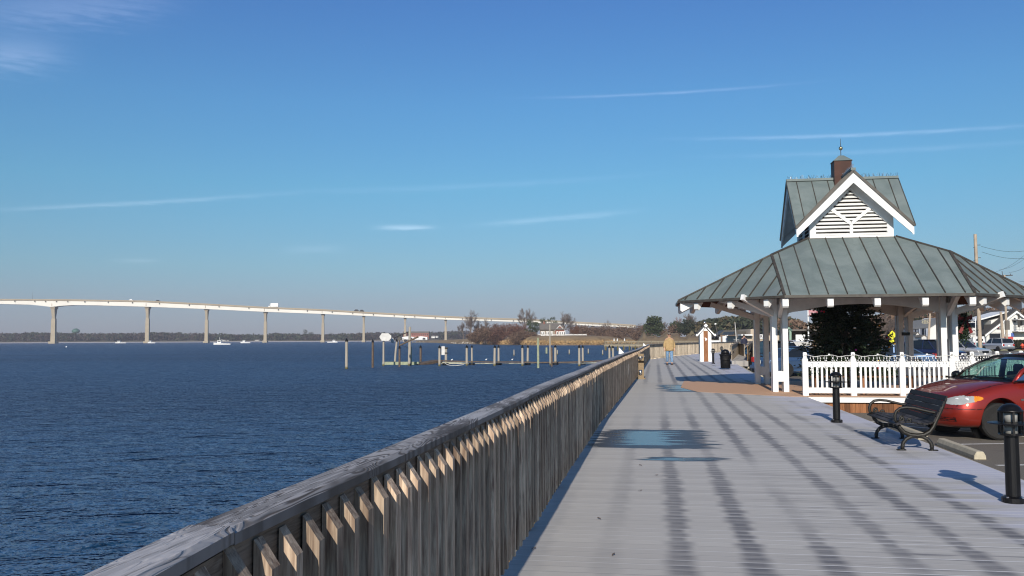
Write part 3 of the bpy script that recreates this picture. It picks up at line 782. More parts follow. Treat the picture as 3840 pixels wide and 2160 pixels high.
mb = MB(); mb.smooth = True; mb.lathe([(.001,-.06),(.03,-.052),(.052,-.03),(.06,0),(.052,.03),(.03,.052),(.001,.06)], 14, (0,0,7.2)); mb.build('finial_ball', plain('gold_ball', (.75,.6,.35), .2, metal=1), ch)
# plaque and swag on the posts
mb = MB(); mb.box((CX-.02, CY-.26, 1.60), (.24, .02, .10)); mb.build('plaque', M['black_metal'], gz)

# tan platform
tp = [(3.4,23.35),(1.15,25.2),(.75,27.4),(1.0,31.8),(3.3,30.45),(3.79,30.3),(3.79,31.6),(9.0,31.6),(10.4,29.9),(10.4,25.2),(9.0,23.35)]
tag(sheet('pavilion_floor', tp, .001, .006, M['tan']), kind='structure')
pf = empty('platform_edge', W(6.6, 23.4, 0), -ANG, 'brown boarded skirt with a white fascia below the pavilion floor', 'platform')
mb = MB(); mb.box((0.0, -.02, -.075), (5.62, .04, .13)); mb.build('fascia', M['white'], pf)
mb = MB(); x = -2.8
while x < 2.8: mb.box((x+.065, .05, -.30), (.124, .02, .34)); x += .13
mb.build('skirt', M['skirt'], pf)
mb = MB(); mb.box((0.9, 3.9, -.2), (6.9, 7.6, .38)); mb.build('joists', M['skirt'], pf)

# ------------------------------------------------------------------ white picket fence in front of the pavilion
pk = empty('picket_fence', W(3.82, 23.77), -ANG, 'white picket fence with knobbed posts in front of the pavilion', 'fence')
def kp(px, y):       # world xy by bearing and distance -> local of the fence
    v = Vector(((px-1920)/F*y, y, 0)) - W(3.82, 23.77); return Vector((v.dot(N), v.dot(U), 0))
posts = [Vector((1.185*k, 0, 0)) for k in range(4)] + [Vector((4.15, .35, 0)), Vector((5.0, 1.05, 0)), Vector((5.9, 1.9, 0))]
for i, p in enumerate(posts):
    mb = MB(); mb.lathe([(.097,.0),(.097,.93),(.055,.99),(.055,1.02),(.062,1.03),(.062,1.10),(.045,1.12)], 4, p, start=math.pi/4)
    mb.build('post', M['white'], pk)
pick = MB()
for a, b in zip(posts[:-1], posts[1:]):
    d = (b-a).normalized(); L = (b-a).length; s_ = Vector((-d.y, d.x, 0))
    mb = MB(); mb.frame((a+b)/2+Z*.81, d, s_, Z, L/2-.07, .02, .07); mb.build('top_rail', M['white'], pk)
    mb = MB(); mb.frame((a+b)/2+Z*.14, d, s_, Z, L/2-.07, .02, .07); mb.build('bottom_rail', M['white'], pk)
    nn_ = int(round((L-.137)/.1165)); g_ = (L-.137)/nn_
    for i in range(1, nn_):
        q = MB(); q.frame(a+d*(.0685+g_*i)+Z*.475, d, s_, Z, .026, .011, .268); q.build('picket', M['white'], pk)
# fairy lights
M['string'] = plain('white_cord', (.70, .70, .68), .5)
for i, (a, b) in enumerate(zip(posts[:-1], posts[1:])):
    rs = random.Random(40+i); root = empty('string_lights', W(3.82, 23.77), -ANG, None, 'string lights', 'icicle lights along the picket fence')
    root['label'] = ['white icicle lights hung across the picket bay nearest the boardwalk', 'white icicle lights on the second picket bay from the boardwalk, behind the bollard', 'white icicle lights on the third picket bay, above the black bench',
        'short white icicle string just past the fence corner beside the right posts', 'white icicle string on the fence bay above the red van bonnet', 'white icicle string on the last fence bay behind the van windscreen'][i]
    L = (b-a).length; off = Vector((0, -.06, 0)); mb = MB(); bl = MB(); k = 12
    for ph, sag, zz in ((0, .05, 1.06), (.5, .035, 1.05)):
        pts = []
        for q in range(k*2+1):
            f_ = q/(k*2); s_ = abs(math.sin((f_*2+ph*0)*math.pi)); pts.append(a.lerp(b, f_) + off + Z*(zz - sag*s_ + .01*math.sin(q)))
        mb.tube(pts, .006, 4)
    for q in range(14):
        f_ = (q+.5)/14 + rs.uniform(-.02,.02); p = a.lerp(b, f_)+off+Z*1.03; ln = rs.uniform(.08, .42)
        pts = [p]; z = 0
        while z < ln:
            z += .06; pts.append(p + Vector((rs.uniform(-.02,.02), rs.uniform(-.012,.0), -z)))
        mb.tube(pts, .0035, 3)
        for pp in pts[1:]: bl.box(pp+Vector((rs.uniform(-.015,.015), -.008, 0)), (.016, .016, .03))
    for q in (0, .5, 1): bl.box(a.lerp(b, q)+off+Z*1.06, (.04,.03,.04))
    mb.build('cord', M['string'], root); bl.build('bulbs', M['white'], root)['kind'] = 'stuff'
# bench ledge inside
lb = empty('slatted_bench', W(6.0, 24.35), -ANG, 'reddish brown bench ledge running behind the white pickets', 'bench')
mb = MB()
for q in range(3): mb.box((0, q*.13, .47), (4.2, .12, .035))
mb.build('seat', M['ceiling'] if False else M['skirt'], lb)
for q in (-1.8, -.6, .6, 1.8):
    mb = MB(); mb.box((q, .13, .23), (.1, .3, .43)); mb.build('leg', M['skirt'], lb)

# ------------------------------------------------------------------ christmas tree
def rsn(s): return np.random.default_rng(s)
t = NT('fir_needles'); r = t.rand(); col = t.mix(r, (.008, .020, .010), (.030, .055, .022)); M['fir'] = t.out(col, .6)
M['bark'] = plain('bark', (.075, .055, .042), .9, var=.3, scale=12, bump=.5)
xt = empty('christmas_tree', GC, 0, 'big dark decorated fir standing under the pavilion roof', 'tree')
rs = rsn(5); tl = []; br = MB(); pr = random.Random(9)
for i in range(900):
    h = .35 + 3.3*pr.random()**1.25; rad = 1.5*(1-(h-.35)/4.4)**.8*pr.uniform(.72, 1.08); a = pr.uniform(0, 2*math.pi)
    base_ = Vector((0,0,h)); tip = Vector((math.cos(a)*rad, math.sin(a)*rad, h + rad*pr.uniform(-.12, .16)))
    k = 40; f_ = rs.uniform(.25, 1.0, k)[:,None]; b_ = np.array(base_); e_ = np.array(tip)
    cen = b_*(1-f_) + e_*f_ + rs.normal(size=(k,3))*.055*(1.25-f_)
    dr = (e_-b_)/np.linalg.norm(e_-b_); dirs = dr*.9 + rs.normal(size=(k,3))*.55; dirs /= np.linalg.norm(dirs, axis=1)[:,None]
    sd2 = np.cross(dirs, rs.normal(size=(k,3))); sd2 /= np.linalg.norm(sd2, axis=1)[:,None]
    tt = np.empty((k,3,3)); ln = rs.uniform(.07,.13,(k,1)); tt[:,0] = cen - sd2*.024; tt[:,1] = cen + sd2*.024; tt[:,2] = cen + dirs*ln
    tl.append(tt)
tri_mesh('crown', np.concatenate(tl), M['fir'], xt)
mb = MB(); mb.tube([(0,0,0),(0,0,2),(0,0,3.7)], [.09,.06,.02], 8); mb.build('trunk', M['bark'], xt)
orn = [plain('ornament_'+n, c_, .15, metal=mt, var=0, bump=0) for n, c_, mt in (('silver', (.6,.6,.62), 1), ('gold', (.7,.35,.08), 1), ('red', (.5,.02,.02), 0), ('magenta', (.6,.05,.25), 0))]
for i in range(15):
    h = pr.uniform(.5, 2.4); a = pr.uniform(math.pi*1.0, math.pi*2.0); rad = 1.5*(1-(h-.35)/4.4)**.8*1.0
    mb = MB(); mb.smooth = True; q = .030 if i % 5 else .045; mb.lathe([(q*math.sin(math.pi*j/8)+.0005, -q*math.cos(math.pi*j/8)) for j in range(9)], 10); mb.build('ornament', orn[i % 4], xt, loc=(math.cos(a)*rad, math.sin(a)*rad, h))
# swag hanging at the right posts
sw = empty('evergreen_swag', GC + N*2.62 + U*(-2.1) + Z*1.7, 0, 'dark evergreen swag with red bow hanging beside the right-hand posts', 'decoration')
cen = rs.normal(size=(1500,3))*np.array([.075,.06,.20]); tri_mesh('greens', leaves(rs, cen+np.array([0,0,.1]), .09, .4), M['fir'], sw)
mb = MB()
redm = plain('red_ribbon', (.16, .006, .008), .6)
for s in (-1, 1):
    mb.add([(0,-.1,.30),(s*.17,-.12,.40),(s*.20,-.10,.26),(0,-.12,.26)], [(0,1,2,3)])
    mb.add([(0,-.1,.27),(s*.10,-.13,-.12),(s*.20,-.11,-.08),(s*.03,-.12,.27)], [(0,1,2,3)])
mb.build('bow', redm, sw)
# ------------------------------------------------------------------ bollard lights
M['lens'] = plain('frosted_lens', (.30, .30, .29), .25, var=.1)
def make_bollard(label):
    root = empty('bollard_light', (0,0,0), 0, label, 'bollard light', 'black bollard lights along the boardwalk edge')
    mb = MB(); mb.lathe([(.098,0),(.098,.045),(.075,.055),(.062,.06),(.060,.61),(.064,.612)], 20); mb.build('pole', M['black_metal'], root, smooth=False, bevel=0)
    mb = MB()
    for i in range(4):
        a = i*math.pi/2+.5; mb.lathe([(.011,.045),(.011,.058)], 6, (math.cos(a)*.084, math.sin(a)*.084, 0))
    mb.build('bolts', M['chrome'], root)
    mb = MB(); mb.smooth = True; mb.lathe([(.057,.615),(.057,.705)], 18); mb.lathe([(.057,.722),(.057,.815)], 18); mb.build('lens', M['lens'], root)
    mb = MB(); mb.smooth = True; mb.lathe([(.107,.815),(.107,.832),(.098,.835),(.088,.855),(.062,.878),(.03,.889),(.004,.892)], 20); mb.build('dome', M['black_metal'], root)
    mb = MB()
    mb.lathe([(.062,.700),(.190,.708),(.195,.712),(.190,.718),(.062,.728)], 24); mb.build('brim', M['black_metal'], root)
    mb = MB()
    for i in range(6):
        a = i*math.pi/3+.26; mb.box((math.cos(a)*.098, math.sin(a)*.098, .715), (.017, .017, .215), a)
    mb.tube([(math.cos(i*math.pi/9)*.098, math.sin(i*math.pi/9)*.098, .615) for i in range(18)], .010, 6, closed=True)
    mb.lathe([(.06,.600),(.103,.606),(.103,.618),(.06,.622)], 20)
    mb.build('guard_cage', M['black_metal'], root)
    return root
b0 = make_bollard('nearest black bollard light, cut by the right edge beside the curb'); b0.location = G(3801, 1884)
bl_ = [((3138, 1584), 'black bollard light standing in front of the white picket fence'), ((2675, 1364), 'small far bollard light left of the black litter bin'),
       ((2707, 1345), 'bollard light behind the far bench, its head above the litter bin'), ((2744, 1340), 'far bollard light near the foot of the timber ramp'), ((2791, 1338), 'farthest bollard light, in front of the person in dark clothes')]
for (px, py), lb in bl_:
    o = copy_tree(b0, loc=G(px, py)); o['label'] = lb

# ------------------------------------------------------------------ cast iron bench
def make_bench(label, L=1.72, group='black park benches'):
    root = empty('park_bench', (0,0,0), 0, label, 'bench', group)
    # local: x along the bench, y towards the back, z up
    sx = L/2-.12
    for s in (-1, 1):
        mb = MB(); mb.smooth = True; X_ = s*sx
        def P3(l): return [Vector((X_, y, z)) for y, z in l]
        arch = [(0,0),(-.005,.06),(.01,.11),(.05,.16),(.11,.19),(.19,.20),(.27,.19),(.33,.16),(.37,.11),(.385,.06),(.38,0)]
        mb.tube(P3(arch), .027, 6)
        mb.tube(P3([(-.05,.36),(-.03,.31),(.02,.25),(.10,.215),(.19,.205),(.28,.215),(.36,.26),(.41,.33),(.46,.44),(.52,.57),(.585,.725)]), [.024,.026,.029,.031,.031,.031,.031,.029,.028,.027,.024], 6)
        for y in (0, .38): mb.lathe([(.034,.0),(.034,.012),(.022,.02),(.024,.05),(.03,.06),(.026,.075)], 8, (X_, y, 0)); mb.box((X_, y+(-.02 if y == 0 else .02), .008), (.05,.12,.014))
        mb.build('leg_frame', M['bench_iron'], root)
        mb = MB(); mb.smooth = True
        arm = [(.515,.545),(.46,.525),(.38,.535),(.28,.56),(.17,.588),(.06,.598),(-.02,.585),(-.075,.54),(-.095,.48),(-.09,.42),(-.06,.375)]
        mb.tube(P3(arm), .022, 6)
        sc = [(.0 + .045*math.cos(a)*(1-a/14), .435+.045*math.sin(a)*(1-a/14)) for a in [q*.5 for q in range(2, 20)]]
        mb.tube(P3([(-.06,.385)]+sc), .013, 5)
        sc2 = [(.095 + .03*math.cos(a)*(1-a/14), .415+.03*math.sin(a)*(1-a/14)) for a in [q*.5 for q in range(0, 18)]]
        mb.tube(P3(sc2), .012, 5)
        mb.build('armrest', M['bench_iron'], root)
    seat = [(-.075,.372,.35),(-.02,.395,.08),(.055,.398,0),(.13,.392,-.05),(.205,.383,-.06),(.28,.378,0),(.345,.392,.3)]
    for y, z, tl_ in seat:
        mb = MB(); mb.frame((0,y,z), Vector((1,0,0)), Vector((0,math.cos(tl_),math.sin(tl_))), Vector((0,-math.sin(tl_),math.cos(tl_))), L/2, .033, .011); mb.build('seat_slat', M['bench_slat'], root, bevel=.003)
    for i in range(5):
        f_ = i/4; y = .40+.155*f_; z = .44+.29*f_; a = 1.15-.1*f_*0
        mb = MB(); mb.frame((0,y,z), Vector((1,0,0)), Vector((0,math.cos(a),math.sin(a))), Vector((0,-math.sin(a),math.cos(a))), L/2, .0365, .011); mb.build('back_slat', M['bench_slat'], root, bevel=.003)
    return root
bn = make_bench('black cast iron bench with dark slats facing the water beside the red van')
mid = (G(3391, 1690)+G(3283, 1643))/2
bn.scale = (.95,.95,.95); bn.location = mid; bn.rotation_euler = (0, 0, math.pi/2-ANG+math.pi)    # x -> -U, y -> ... checked below
# local y must point to +N: rz such that Rz*(0,1)=N
bn.rotation_euler = (0, 0, math.atan2(N.y, N.x)-math.pi/2)
f2 = copy_tree(bn, loc=G(2712, 1362)); f2['label'] = 'far black iron bench between the white cabinet and the litter bin'
f3 = copy_tree(bn, loc=G(2752, 1343)); f3['label'] = 'farthest black bench, just short of the timber ramp'

# ------------------------------------------------------------------ litter bin
lb_ = empty('litter_bin', G(2721, 1385), 0, 'black slatted litter bin with flared rim on the boardwalk', 'litter bin')
mb = MB()
for i in range(28):
    a = i*2*math.pi/28; c_, s_ = math.cos(a), math.sin(a)
    mb.tube([(c_*.215, s_*.215, .05), (c_*.22, s_*.22, .35), (c_*.235, s_*.235, .60), (c_*.27, s_*.27, .70)], .014, 4)
mb.build('slats', M['black_metal'], lb_)['kind'] = 'stuff'
mb = MB(); mb.smooth = True
for r_, z_ in ((.225, .06), (.23, .45), (.285, .72)):
    mb = MB(); mb.smooth = True; mb.tube([(math.cos(i*math.pi/12)*r_, math.sin(i*math.pi/12)*r_, z_) for i in range(24)], .016, 6, closed=True); mb.build('ring', M['black_metal'], lb_)
mb = MB(); mb.smooth = True; mb.lathe([(.19,.05),(.20,.70),(.19,.70)], 20); mb.build('liner', plain('dark_liner', (.02,.02,.02), .6), lb_)
mb = MB(); mb.smooth = True; mb.lathe([(.20,.74),(.18,.86),(.12,.93),(.03,.96)], 20); mb.build('dome_lid', M['black_metal'], lb_)

# ------------------------------------------------------------------ drinking fountain
M['aggregate'] = plain('tan_aggregate', (.27, .20, .125), .85, var=.25, scale=40, bump=.4)
dfn = empty('drinking_fountain', G(2402, 1421), -ANG, 'tan stone drinking fountain with metal basins beside the timber railing', 'drinking fountain')
mb = MB(); mb.box((0,0,.02), (.36,.36,.05)); mb.box((0,0,.20), (.26,.26,.36)); mb.box((0,.09,.50), (.26,.08,.36)); mb.box((0,0,.80), (.27,.27,.26)); mb.box((-.11,.0,.5),(.04,.20,.3)); mb.build('pedestal', M['aggregate'], dfn, bevel=.01)
mb = MB(); mb.smooth = True; mb.lathe([(.07,.16),(.07,.34)], 16, (0,-.12,0)); mb.lathe([(.05,.70),(.11,.80),(.11,.83)], 16, (0,-.13,0)); mb.build('basin', plain('brushed_steel', (.6,.6,.6), .3, metal=1), dfn)
mb = MB(); mb.tube([(0,0,.93),(0,0,1.0),(0,-.05,1.02)], .012, 6); mb.tube([(.13,0,.84),(.17,0,.84)], .02, 8); mb.build('spout', M['chrome'], dfn)

# ------------------------------------------------------------------ white cabinet with gable roof
kc = G(2648, 1356)
ks = empty('display_cabinet', kc, -ANG+R(8), 'narrow white gabled cabinet with brown boarded panel and a small bird emblem', 'cabinet')
mb = MB(); mb.prism([(-.36,0),(.36,0),(.36,1.75),(0,2.15),(-.36,1.75)], Vector((0,.5,0)), Vector((1,0,0)), Z, Vector((0,-1,0)), .48); mb.build('body', M['white'], ks)
mb = MB(); mb.box((0,-.005,.98), (.27,.05,1.95)); mb.build('panel', M['skirt'], ks)
mb = MB()
for s in (-1,1):
    mb.prism([(0,2.26),(s*.60,1.62),(s*.60,1.70),(0,2.34)], Vector((0,.62,0)), Vector((1,0,0)), Z, Vector((0,-1,0)), .70)
mb.build('roof', plain('grey_shingle', (.10,.095,.085), .9), ks)
mb = MB()
for s in (-1,1):
    mb.prism([(s*.10,2.10),(s*.50,1.66),(s*.58,1.60),(s*.66,1.68),(s*.60,1.76),(s*.52,1.76),(s*.12,2.18)], Vector((0,-.09,0)), Vector((1,0,0)), Z, Vector((0,-1,0)), .03)
mb.prism([(0,2.16),(.13,2.29),(0,2.42),(-.13,2.29)], Vector((0,-.10,0)), Vector((1,0,0)), Z, Vector((0,-1,0)), .03)
mb.build('gable_trim', M['white'], ks)
mb = MB(); mb.prism([(-.10,1.50),(-.03,1.46),(-.04,1.36),(.0,1.30),(.04,1.38),(.08,1.40),(.07,1.50),(.02,1.46),(-.02,1.53)], Vector((0,-.035,0)), Vector((1,0,0)), Z, Vector((0,-1,0)), .015); mb.build('emblem', M['white'], ks)
mb = MB(); mb.box((-.365,.26,1.05), (.012,.36,1.1)); mb.build('notice_pane', plain('cool_glass', (.16,.2,.25), .1), ks)
mb = MB(); mb.smooth = True; mb.lathe([(.012,2.34),(.012,2.42),(.05,2.46),(.07,2.5),(.05,2.55),(.01,2.57)], 10, (0,.25,0)); mb.build('weather_vane', M['chrome'], ks)

# ------------------------------------------------------------------ people
def skin_mesh(name, verts, edges, radii, mat, parent, sub=1):
    me = bpy.data.meshes.new(name); me.from_pydata([tuple(v) for v in verts], edges, []); o = bpy.data.objects.new(name, me); COL.objects.link(o)
    md = o.modifiers.new('s', 'SKIN'); 
    for i, r_ in enumerate(radii):
        sv = me.skin_vertices[0].data[i]; sv.radius = (r_, r_) if not hasattr(r_, '__len__') else r_; sv.use_root = (i == 0)
    ms = o.modifiers.new('b', 'SUBSURF'); ms.levels = sub; ms.render_levels = sub
    dg = bpy.context.evaluated_depsgraph_get(); ev = o.evaluated_get(dg); m2 = bpy.data.meshes.new_from_object(ev)
    bpy.data.objects.remove(o); bpy.data.meshes.remove(me)
    for p in m2.polygons: p.use_smooth = True
    m2.materials.clear(); m2.materials.append(mat); m2.name = name
    return link(name, m2, parent)
def person(loc, rz, label, jacket, trousers, shoes, hairm, stride=.16, back=False, glasses=True, scale=1.0):
    root = empty('person', loc, rz, label, 'person'); root.scale = (scale,)*3
    # local: faces -y. body: one continuous skin-toned figure
    s = stride
    V = [(0,0,.97),(0,.0,1.15),(0,.01,1.34),(0,.01,1.47),(0,-.005,1.56),(0,-.02,1.66),(0,-.02,1.73),
         (.10,0,.90),(.11,-s*.6,.52),(.12,-s*1.1,.10),(.13,-s*1.1-.14,.04),
         (-.10,0,.90),(-.11,s*.2,.52),(-.12,s*1.1,.14),(-.125,s*1.1-.12,.04),
         (.19,.01,1.42),(.27,.05,1.16),(.28,-.02,.92),(.285,-.05,.82),
         (-.19,.01,1.42),(-.27,-.03,1.16),(-.275,-.13,.93),(-.27,-.17,.84)]
    E = [(0,1),(1,2),(2,3),(3,4),(4,5),(5,6),(0,7),(7,8),(8,9),(9,10),(0,11),(11,12),(12,13),(13,14),(3,15),(15,16),(16,17),(17,18),(3,19),(19,20),(20,21),(21,22)]
    Rr = [.13,.13,.15,.10,.055,.095,.075,.10,.062,.045,.04,.10,.062,.045,.04,.07,.048,.034,.035,.07,.048,.034,.035]
    body = skin_mesh('body', V, E, Rr, M['skin'], root, 2)
    # clothing shells
    VT = [(0,0,.96),(.10,0,.88),(.113,-s*.6,.50),(.12,-s*1.05,.12),(-.10,0,.88),(-.113,s*.2,.50),(-.12,s*1.05,.16)]
    skin_mesh('trousers', VT, [(0,1),(1,2),(2,3),(0,4),(4,5),(5,6)], [.155,.125,.088,.078,.125,.088,.078], trousers, root, 2)
    mb = MB(); mb.smooth = True; rings = [(.80,.27,.19),(.84,.272,.195),(1.0,.262,.19),(1.2,.262,.185),(1.36,.258,.165),(1.45,.20,.12),(1.51,.105,.09),(1.54,.085,.08)]
    nseg = 20; vs_ = []
    for z, a, b in rings:
        for j in range(nseg):
            t_ = 2*math.pi*j/nseg; vs_.append((math.cos(t_)*a, math.sin(t_)*b+.005, z))
    fs = [(i*nseg+j, i*nseg+(j+1) % nseg, (i+1)*nseg+(j+1) % nseg, (i+1)*nseg+j) for i in range(len(rings)-1) for j in range(nseg)]
    fs.append(tuple(range(nseg))[::-1]); mb.add(vs_, fs)
    if not back:
        mb.smooth = False
        for x in (-.14, .14): mb.box((x, -.185, .96), (.13, .02, .12))
        mb.box((0, -.190, 1.1), (.02, .012, .6))
    jk = mb.build('jacket', jacket, root)
    for sg, pts in ((1, [(.17,.01,1.41),(.27,.05,1.17),(.285,-.01,.93)]), (-1, [(-.17,.01,1.41),(-.27,-.03,1.17),(-.28,-.11,.94)])):
        skin_mesh('sleeve', pts, [(0,1),(1,2)], [.095,.082,.066], jacket, jk, 2)
    # hands with separate fingers
    for sg, w_, dy in ((1, Vector((.287,-.05,.82)), -.02), (-1, Vector((-.277,-.17,.84)), -.05)):
        vv = [w_+Z*.04, w_-Z*.03]; ee = [(0,1)]; rr_ = [.026, (.032,.020)]
        for q in range(4):
            b = len(vv); fx = (q-1.5)*.016
            vv += [w_+Vector((0,fx,-.055)), w_+Vector((-sg*.006,fx-.004,-.085)), w_+Vector((-sg*.020,fx-.006,-.105+.004*abs(q-1.5)))]
            ee += [(1,b),(b,b+1),(b+1,b+2)]; rr_ += [.009,.008,.007]
        b = len(vv); vv += [w_+Vector((-sg*.012,-.034,-.015)), w_+Vector((-sg*.02,-.048,-.045))]; ee += [(1,b),(b,b+1)]; rr_ += [.010,.008]
        skin_mesh('hand', vv, ee, rr_, M['skin'], body, 1)
    # head details
    if not back:
        mb = MB(); mb.smooth = True
        mb.tube([(0,-.108,1.70),(0,-.132,1.665),(0,-.118,1.655)], [.010,.014,.010], 6); mb.build('nose', M['skin'], body)
        mb = MB(); mb.box((0,-.108,1.625), (.05,.012,.010)); mb.build('mouth', plain('lips', (.28,.10,.08), .5), body)
        if glasses:
            mb = MB()
            for x in (-.036, .036): mb.box((x,-.112,1.692), (.056,.014,.034))
            mb.box((0,-.114,1.70), (.02,.008,.008))
            for x in (-.078,.078): mb.box((x,-.05,1.70), (.006,.10,.008))
            mb.build('sunglasses', M['glassdark'], root)
    for x in (-.088,.088):
        mb = MB(); mb.smooth = True; mb.lathe([(.003,-.03),(.015,-.02),(.02,0),(.016,.02),(.004,.03)], 8, (x,-.015,1.675)); mb.build('ear', M['skin'], body)
    mb = MB(); mb.smooth = True; vs_ = []; n1_, n2_ = 14, 7
    for i in range(n2_):
        ph = math.pi/2*i/(n2_-1)
        for j in range(n1_):
            t_ = 2*math.pi*j/n1_; yb = math.sin(t_)*.104
            vs_.append((math.cos(t_)*.096*math.cos(ph), (yb*math.cos(ph))+.000, 1.715+(.020 if math.sin(t_) < -.2 else -.05)*math.cos(ph)+.105*math.sin(ph)))
    fs = [(i*n1_+j, i*n1_+(j+1) % n1_, (i+1)*n1_+(j+1) % n1_, (i+1)*n1_+j) for i in range(n2_-1) for j in range(n1_)]
    mb.add(vs_, fs); mb.build('hair', hairm, root)
    for x, y, z in ((.13,-s*1.1-.06,.0),(-.125,s*1.1-.05,.0)):
        mb = MB(); mb.smooth = True; mb.prism([(-.05,.0),(.05,.0),(.055,.05),(.035,.10),(-.035,.10),(-.055,.05)], Vector((x, y-.13, z)), Vector((1,0,0)), Z, Vector((0,1,0)), .27); mb.build('shoe', shoes, root, bevel=.012)
    return root
jk1 = plain('tan_jacket', (.40, .275, .13), .85, var=.12, scale=9, bump=.3); den = plain('blue_denim', (.16, .27, .42), .85, var=.25, scale=14)
pm = G(2511, 1368.5)
person(pm, math.atan2(-pm.x, pm.y)*-0+R(-6), 'man in tan jacket, light jeans and sunglasses walking towards the camera', jk1, den, plain('brown_shoe', (.06,.035,.025), .6), plain('thin_grey_hair', (.16,.13,.11), .8), .15)
nv = plain('navy_coat', (.012,.014,.035), .8)
p2 = D(2791, 1300, 82); p2.z = 1.5-1.42
person(Vector((p2.x, p2.y, .0)), R(185), 'person in navy coat and grey trousers walking away on the far boardwalk', nv, plain('grey_trousers', (.20,.21,.24), .8), M['black_metal'], plain('dark_hair', (.03,.02,.015), .7), .12, back=True, glasses=False)
# ------------------------------------------------------------------ trees
def clump_crown(seed, w, d, h, n, size, clumps=26, shape='round', flat=.75):
    rs = rsn(seed); c = rs.normal(size=(clumps, 3)); c /= np.linalg.norm(c, axis=1)[:,None]; c *= rs.uniform(.45, 1.0, (clumps,1))
    if shape == 'cone':
        z = rs.uniform(0, 1, clumps)**1.4; a = rs.uniform(0, 2*math.pi, clumps); r = (1-z)*rs.uniform(.5, 1, clumps)+.05
        c = np.stack([np.cos(a)*r, np.sin(a)*r, z*2-1], 1)
    if shape == 'pine':
        c[:,2] = np.sort(rs.uniform(-.7, 1, clumps)); c[:,:2] *= (1.05-.5*np.abs(c[:,2:3]))
    c = c*np.array([w/2, d/2, h/2]); idx = rs.integers(0, clumps, n)
    rad = rs.uniform(.13, .27, clumps)*max(w, h*.6)
    off = rs.normal(size=(n,3)); off /= np.linalg.norm(off, axis=1)[:,None]; off *= (rs.uniform(0,1,(n,1))**.45)
    off *= rad[idx][:,None]*np.array([1,1,flat])
    return leaves(rs, c[idx]+off+np.array([0,0,h/2]), size)
def fol(name, a, b, rough=.7):
    t = NT(name); r = t.rand(); nz = t.noise(t.coord(), .35, 2, .5); col = t.mix(t.math('ADD', t.math('MULTIPLY', r, .55), t.math('MULTIPLY', nz, .45)), a, b)
    return t.out(col, rough, **{'Specular_IOR_Level': .2})
M['pine'] = fol('pine_foliage', (.022,.034,.014), (.085,.105,.045))
M['pine_far'] = fol('far_pine_foliage', (.020,.028,.018), (.060,.072,.040))
M['brown'] = fol('winter_brush', (.075,.045,.030), (.22,.145,.10))
M['russet'] = fol('russet_foliage', (.10,.040,.018), (.22,.10,.045))
M['far_bare'] = fol('far_bare_wood', (.030,.024,.022), (.080,.062,.056))
M['reed'] = fol('golden_reeds', (.30,.18,.075), (.55,.38,.19))
M['twig'] = plain('winter_bark', (.14,.11,.095), .9, var=.3)
def bare_tree(h, seed, spread=1.0, levels=5, name='bare_tree'):
    pr = random.Random(seed); mb = MB(); tips = []
    def br(p, d, L, r, lv):
        k = 3 if lv > 1 else 2; pts = [p]; q = p; dd = d
        for i in range(k):
            dd = (dd + Vector((pr.uniform(-1,1), pr.uniform(-1,1), pr.uniform(-.4,.7)))*.16).normalized(); q = q + dd*(L/k); pts.append(q)
        mb.tube(pts, [r*(1-.45*i/k) for i in range(k+1)], 5 if lv >= levels-1 else 3, cap=False)
        if lv == 0: return
        nb = pr.choice((3, 4)) if lv > 1 else 4
        for i in range(nb):
            f_ = 1.0 if i == 0 else pr.uniform(.35, .95); b = pts[0].lerp(q, f_) if f_ < .99 else q
            idx = min(k-1, int(f_*k)); b = pts[idx].lerp(pts[idx+1], f_*k-idx) if f_ < .999 else q
            a = pr.uniform(0, 2*math.pi); tilt = pr.uniform(.35, .85)*spread if i else pr.uniform(.05,.3)
            ax = dd.orthogonal().normalized(); ax2 = dd.cross(ax)
            nd = (dd*math.cos(tilt) + (ax*math.cos(a)+ax2*math.sin(a))*math.sin(tilt) + Vector((0,0,.12))).normalized()
            br(b, nd, L*pr.uniform(.60,.80), r*(.55 if i else .62), lv-1)
    br(Vector((0,0,0)), Vector((0,0,1)), h*.27, h*.030, levels)
    top = max(v[2] for v in mb.v); f_ = h/top; mb.v = [(a*f_, b*f_, c*f_) for a, b, c in mb.v]
    return mb
FT = 'trees on the far point'
def place(px, py_base, d):
    p = D(px, py_base, d); return p
def H(p, d, py_top):
    return D(1920, py_top, d).z*1.0 - p.z
def add_bare(px, pb, pt, d, seed, label, spread=1.0, mat=None, levels=5, group=FT):
    p = place(px, pb, d); q = D(px, pt, d); h = q.z-p.z
    root = empty('bare_tree', p, 0, label, 'tree', group); mb = bare_tree(h, seed, spread, levels); mb.build('branches', mat or M['twig'], root)
    V_ = np.array(mb.v[len(mb.v)//3:]); rs = rsn(seed+500); idx = rs.integers(0, len(V_), 2600); cen = V_[idx]+rs.normal(size=(2600,3))*h*.016; k_ = cen[:,2] > h*.32
    tri_mesh('twigs', leaves(rs, cen[k_], h*.045, .09, .8), mat or M['twig'], root)
def add_crown(px, pb, pt, wpx, d, seed, label, mat, shape='round', name='evergreen_tree', trunkf=.25, n=1500, group=FT, flat=.8, cat='tree'):
    p = place(px, pb, d); h = D(px, pt, d).z-p.z; w = wpx*d/F
    root = empty(name, p, 0, label, cat, group)
    ch = h*(1-trunkf); o = tri_mesh('crown', clump_crown(seed, w, w, ch, n, max(.16, w*.055), shape=shape, flat=flat), mat, root); o.location = (0,0,h*trunkf)
    if trunkf > 0:
        mb = MB(); mb.tube([(0,0,0),(.1,0,h*.4),(0,0,h*.85)], [h*.022, h*.017, h*.006], 6); mb.build('trunk', M['bark'], root)

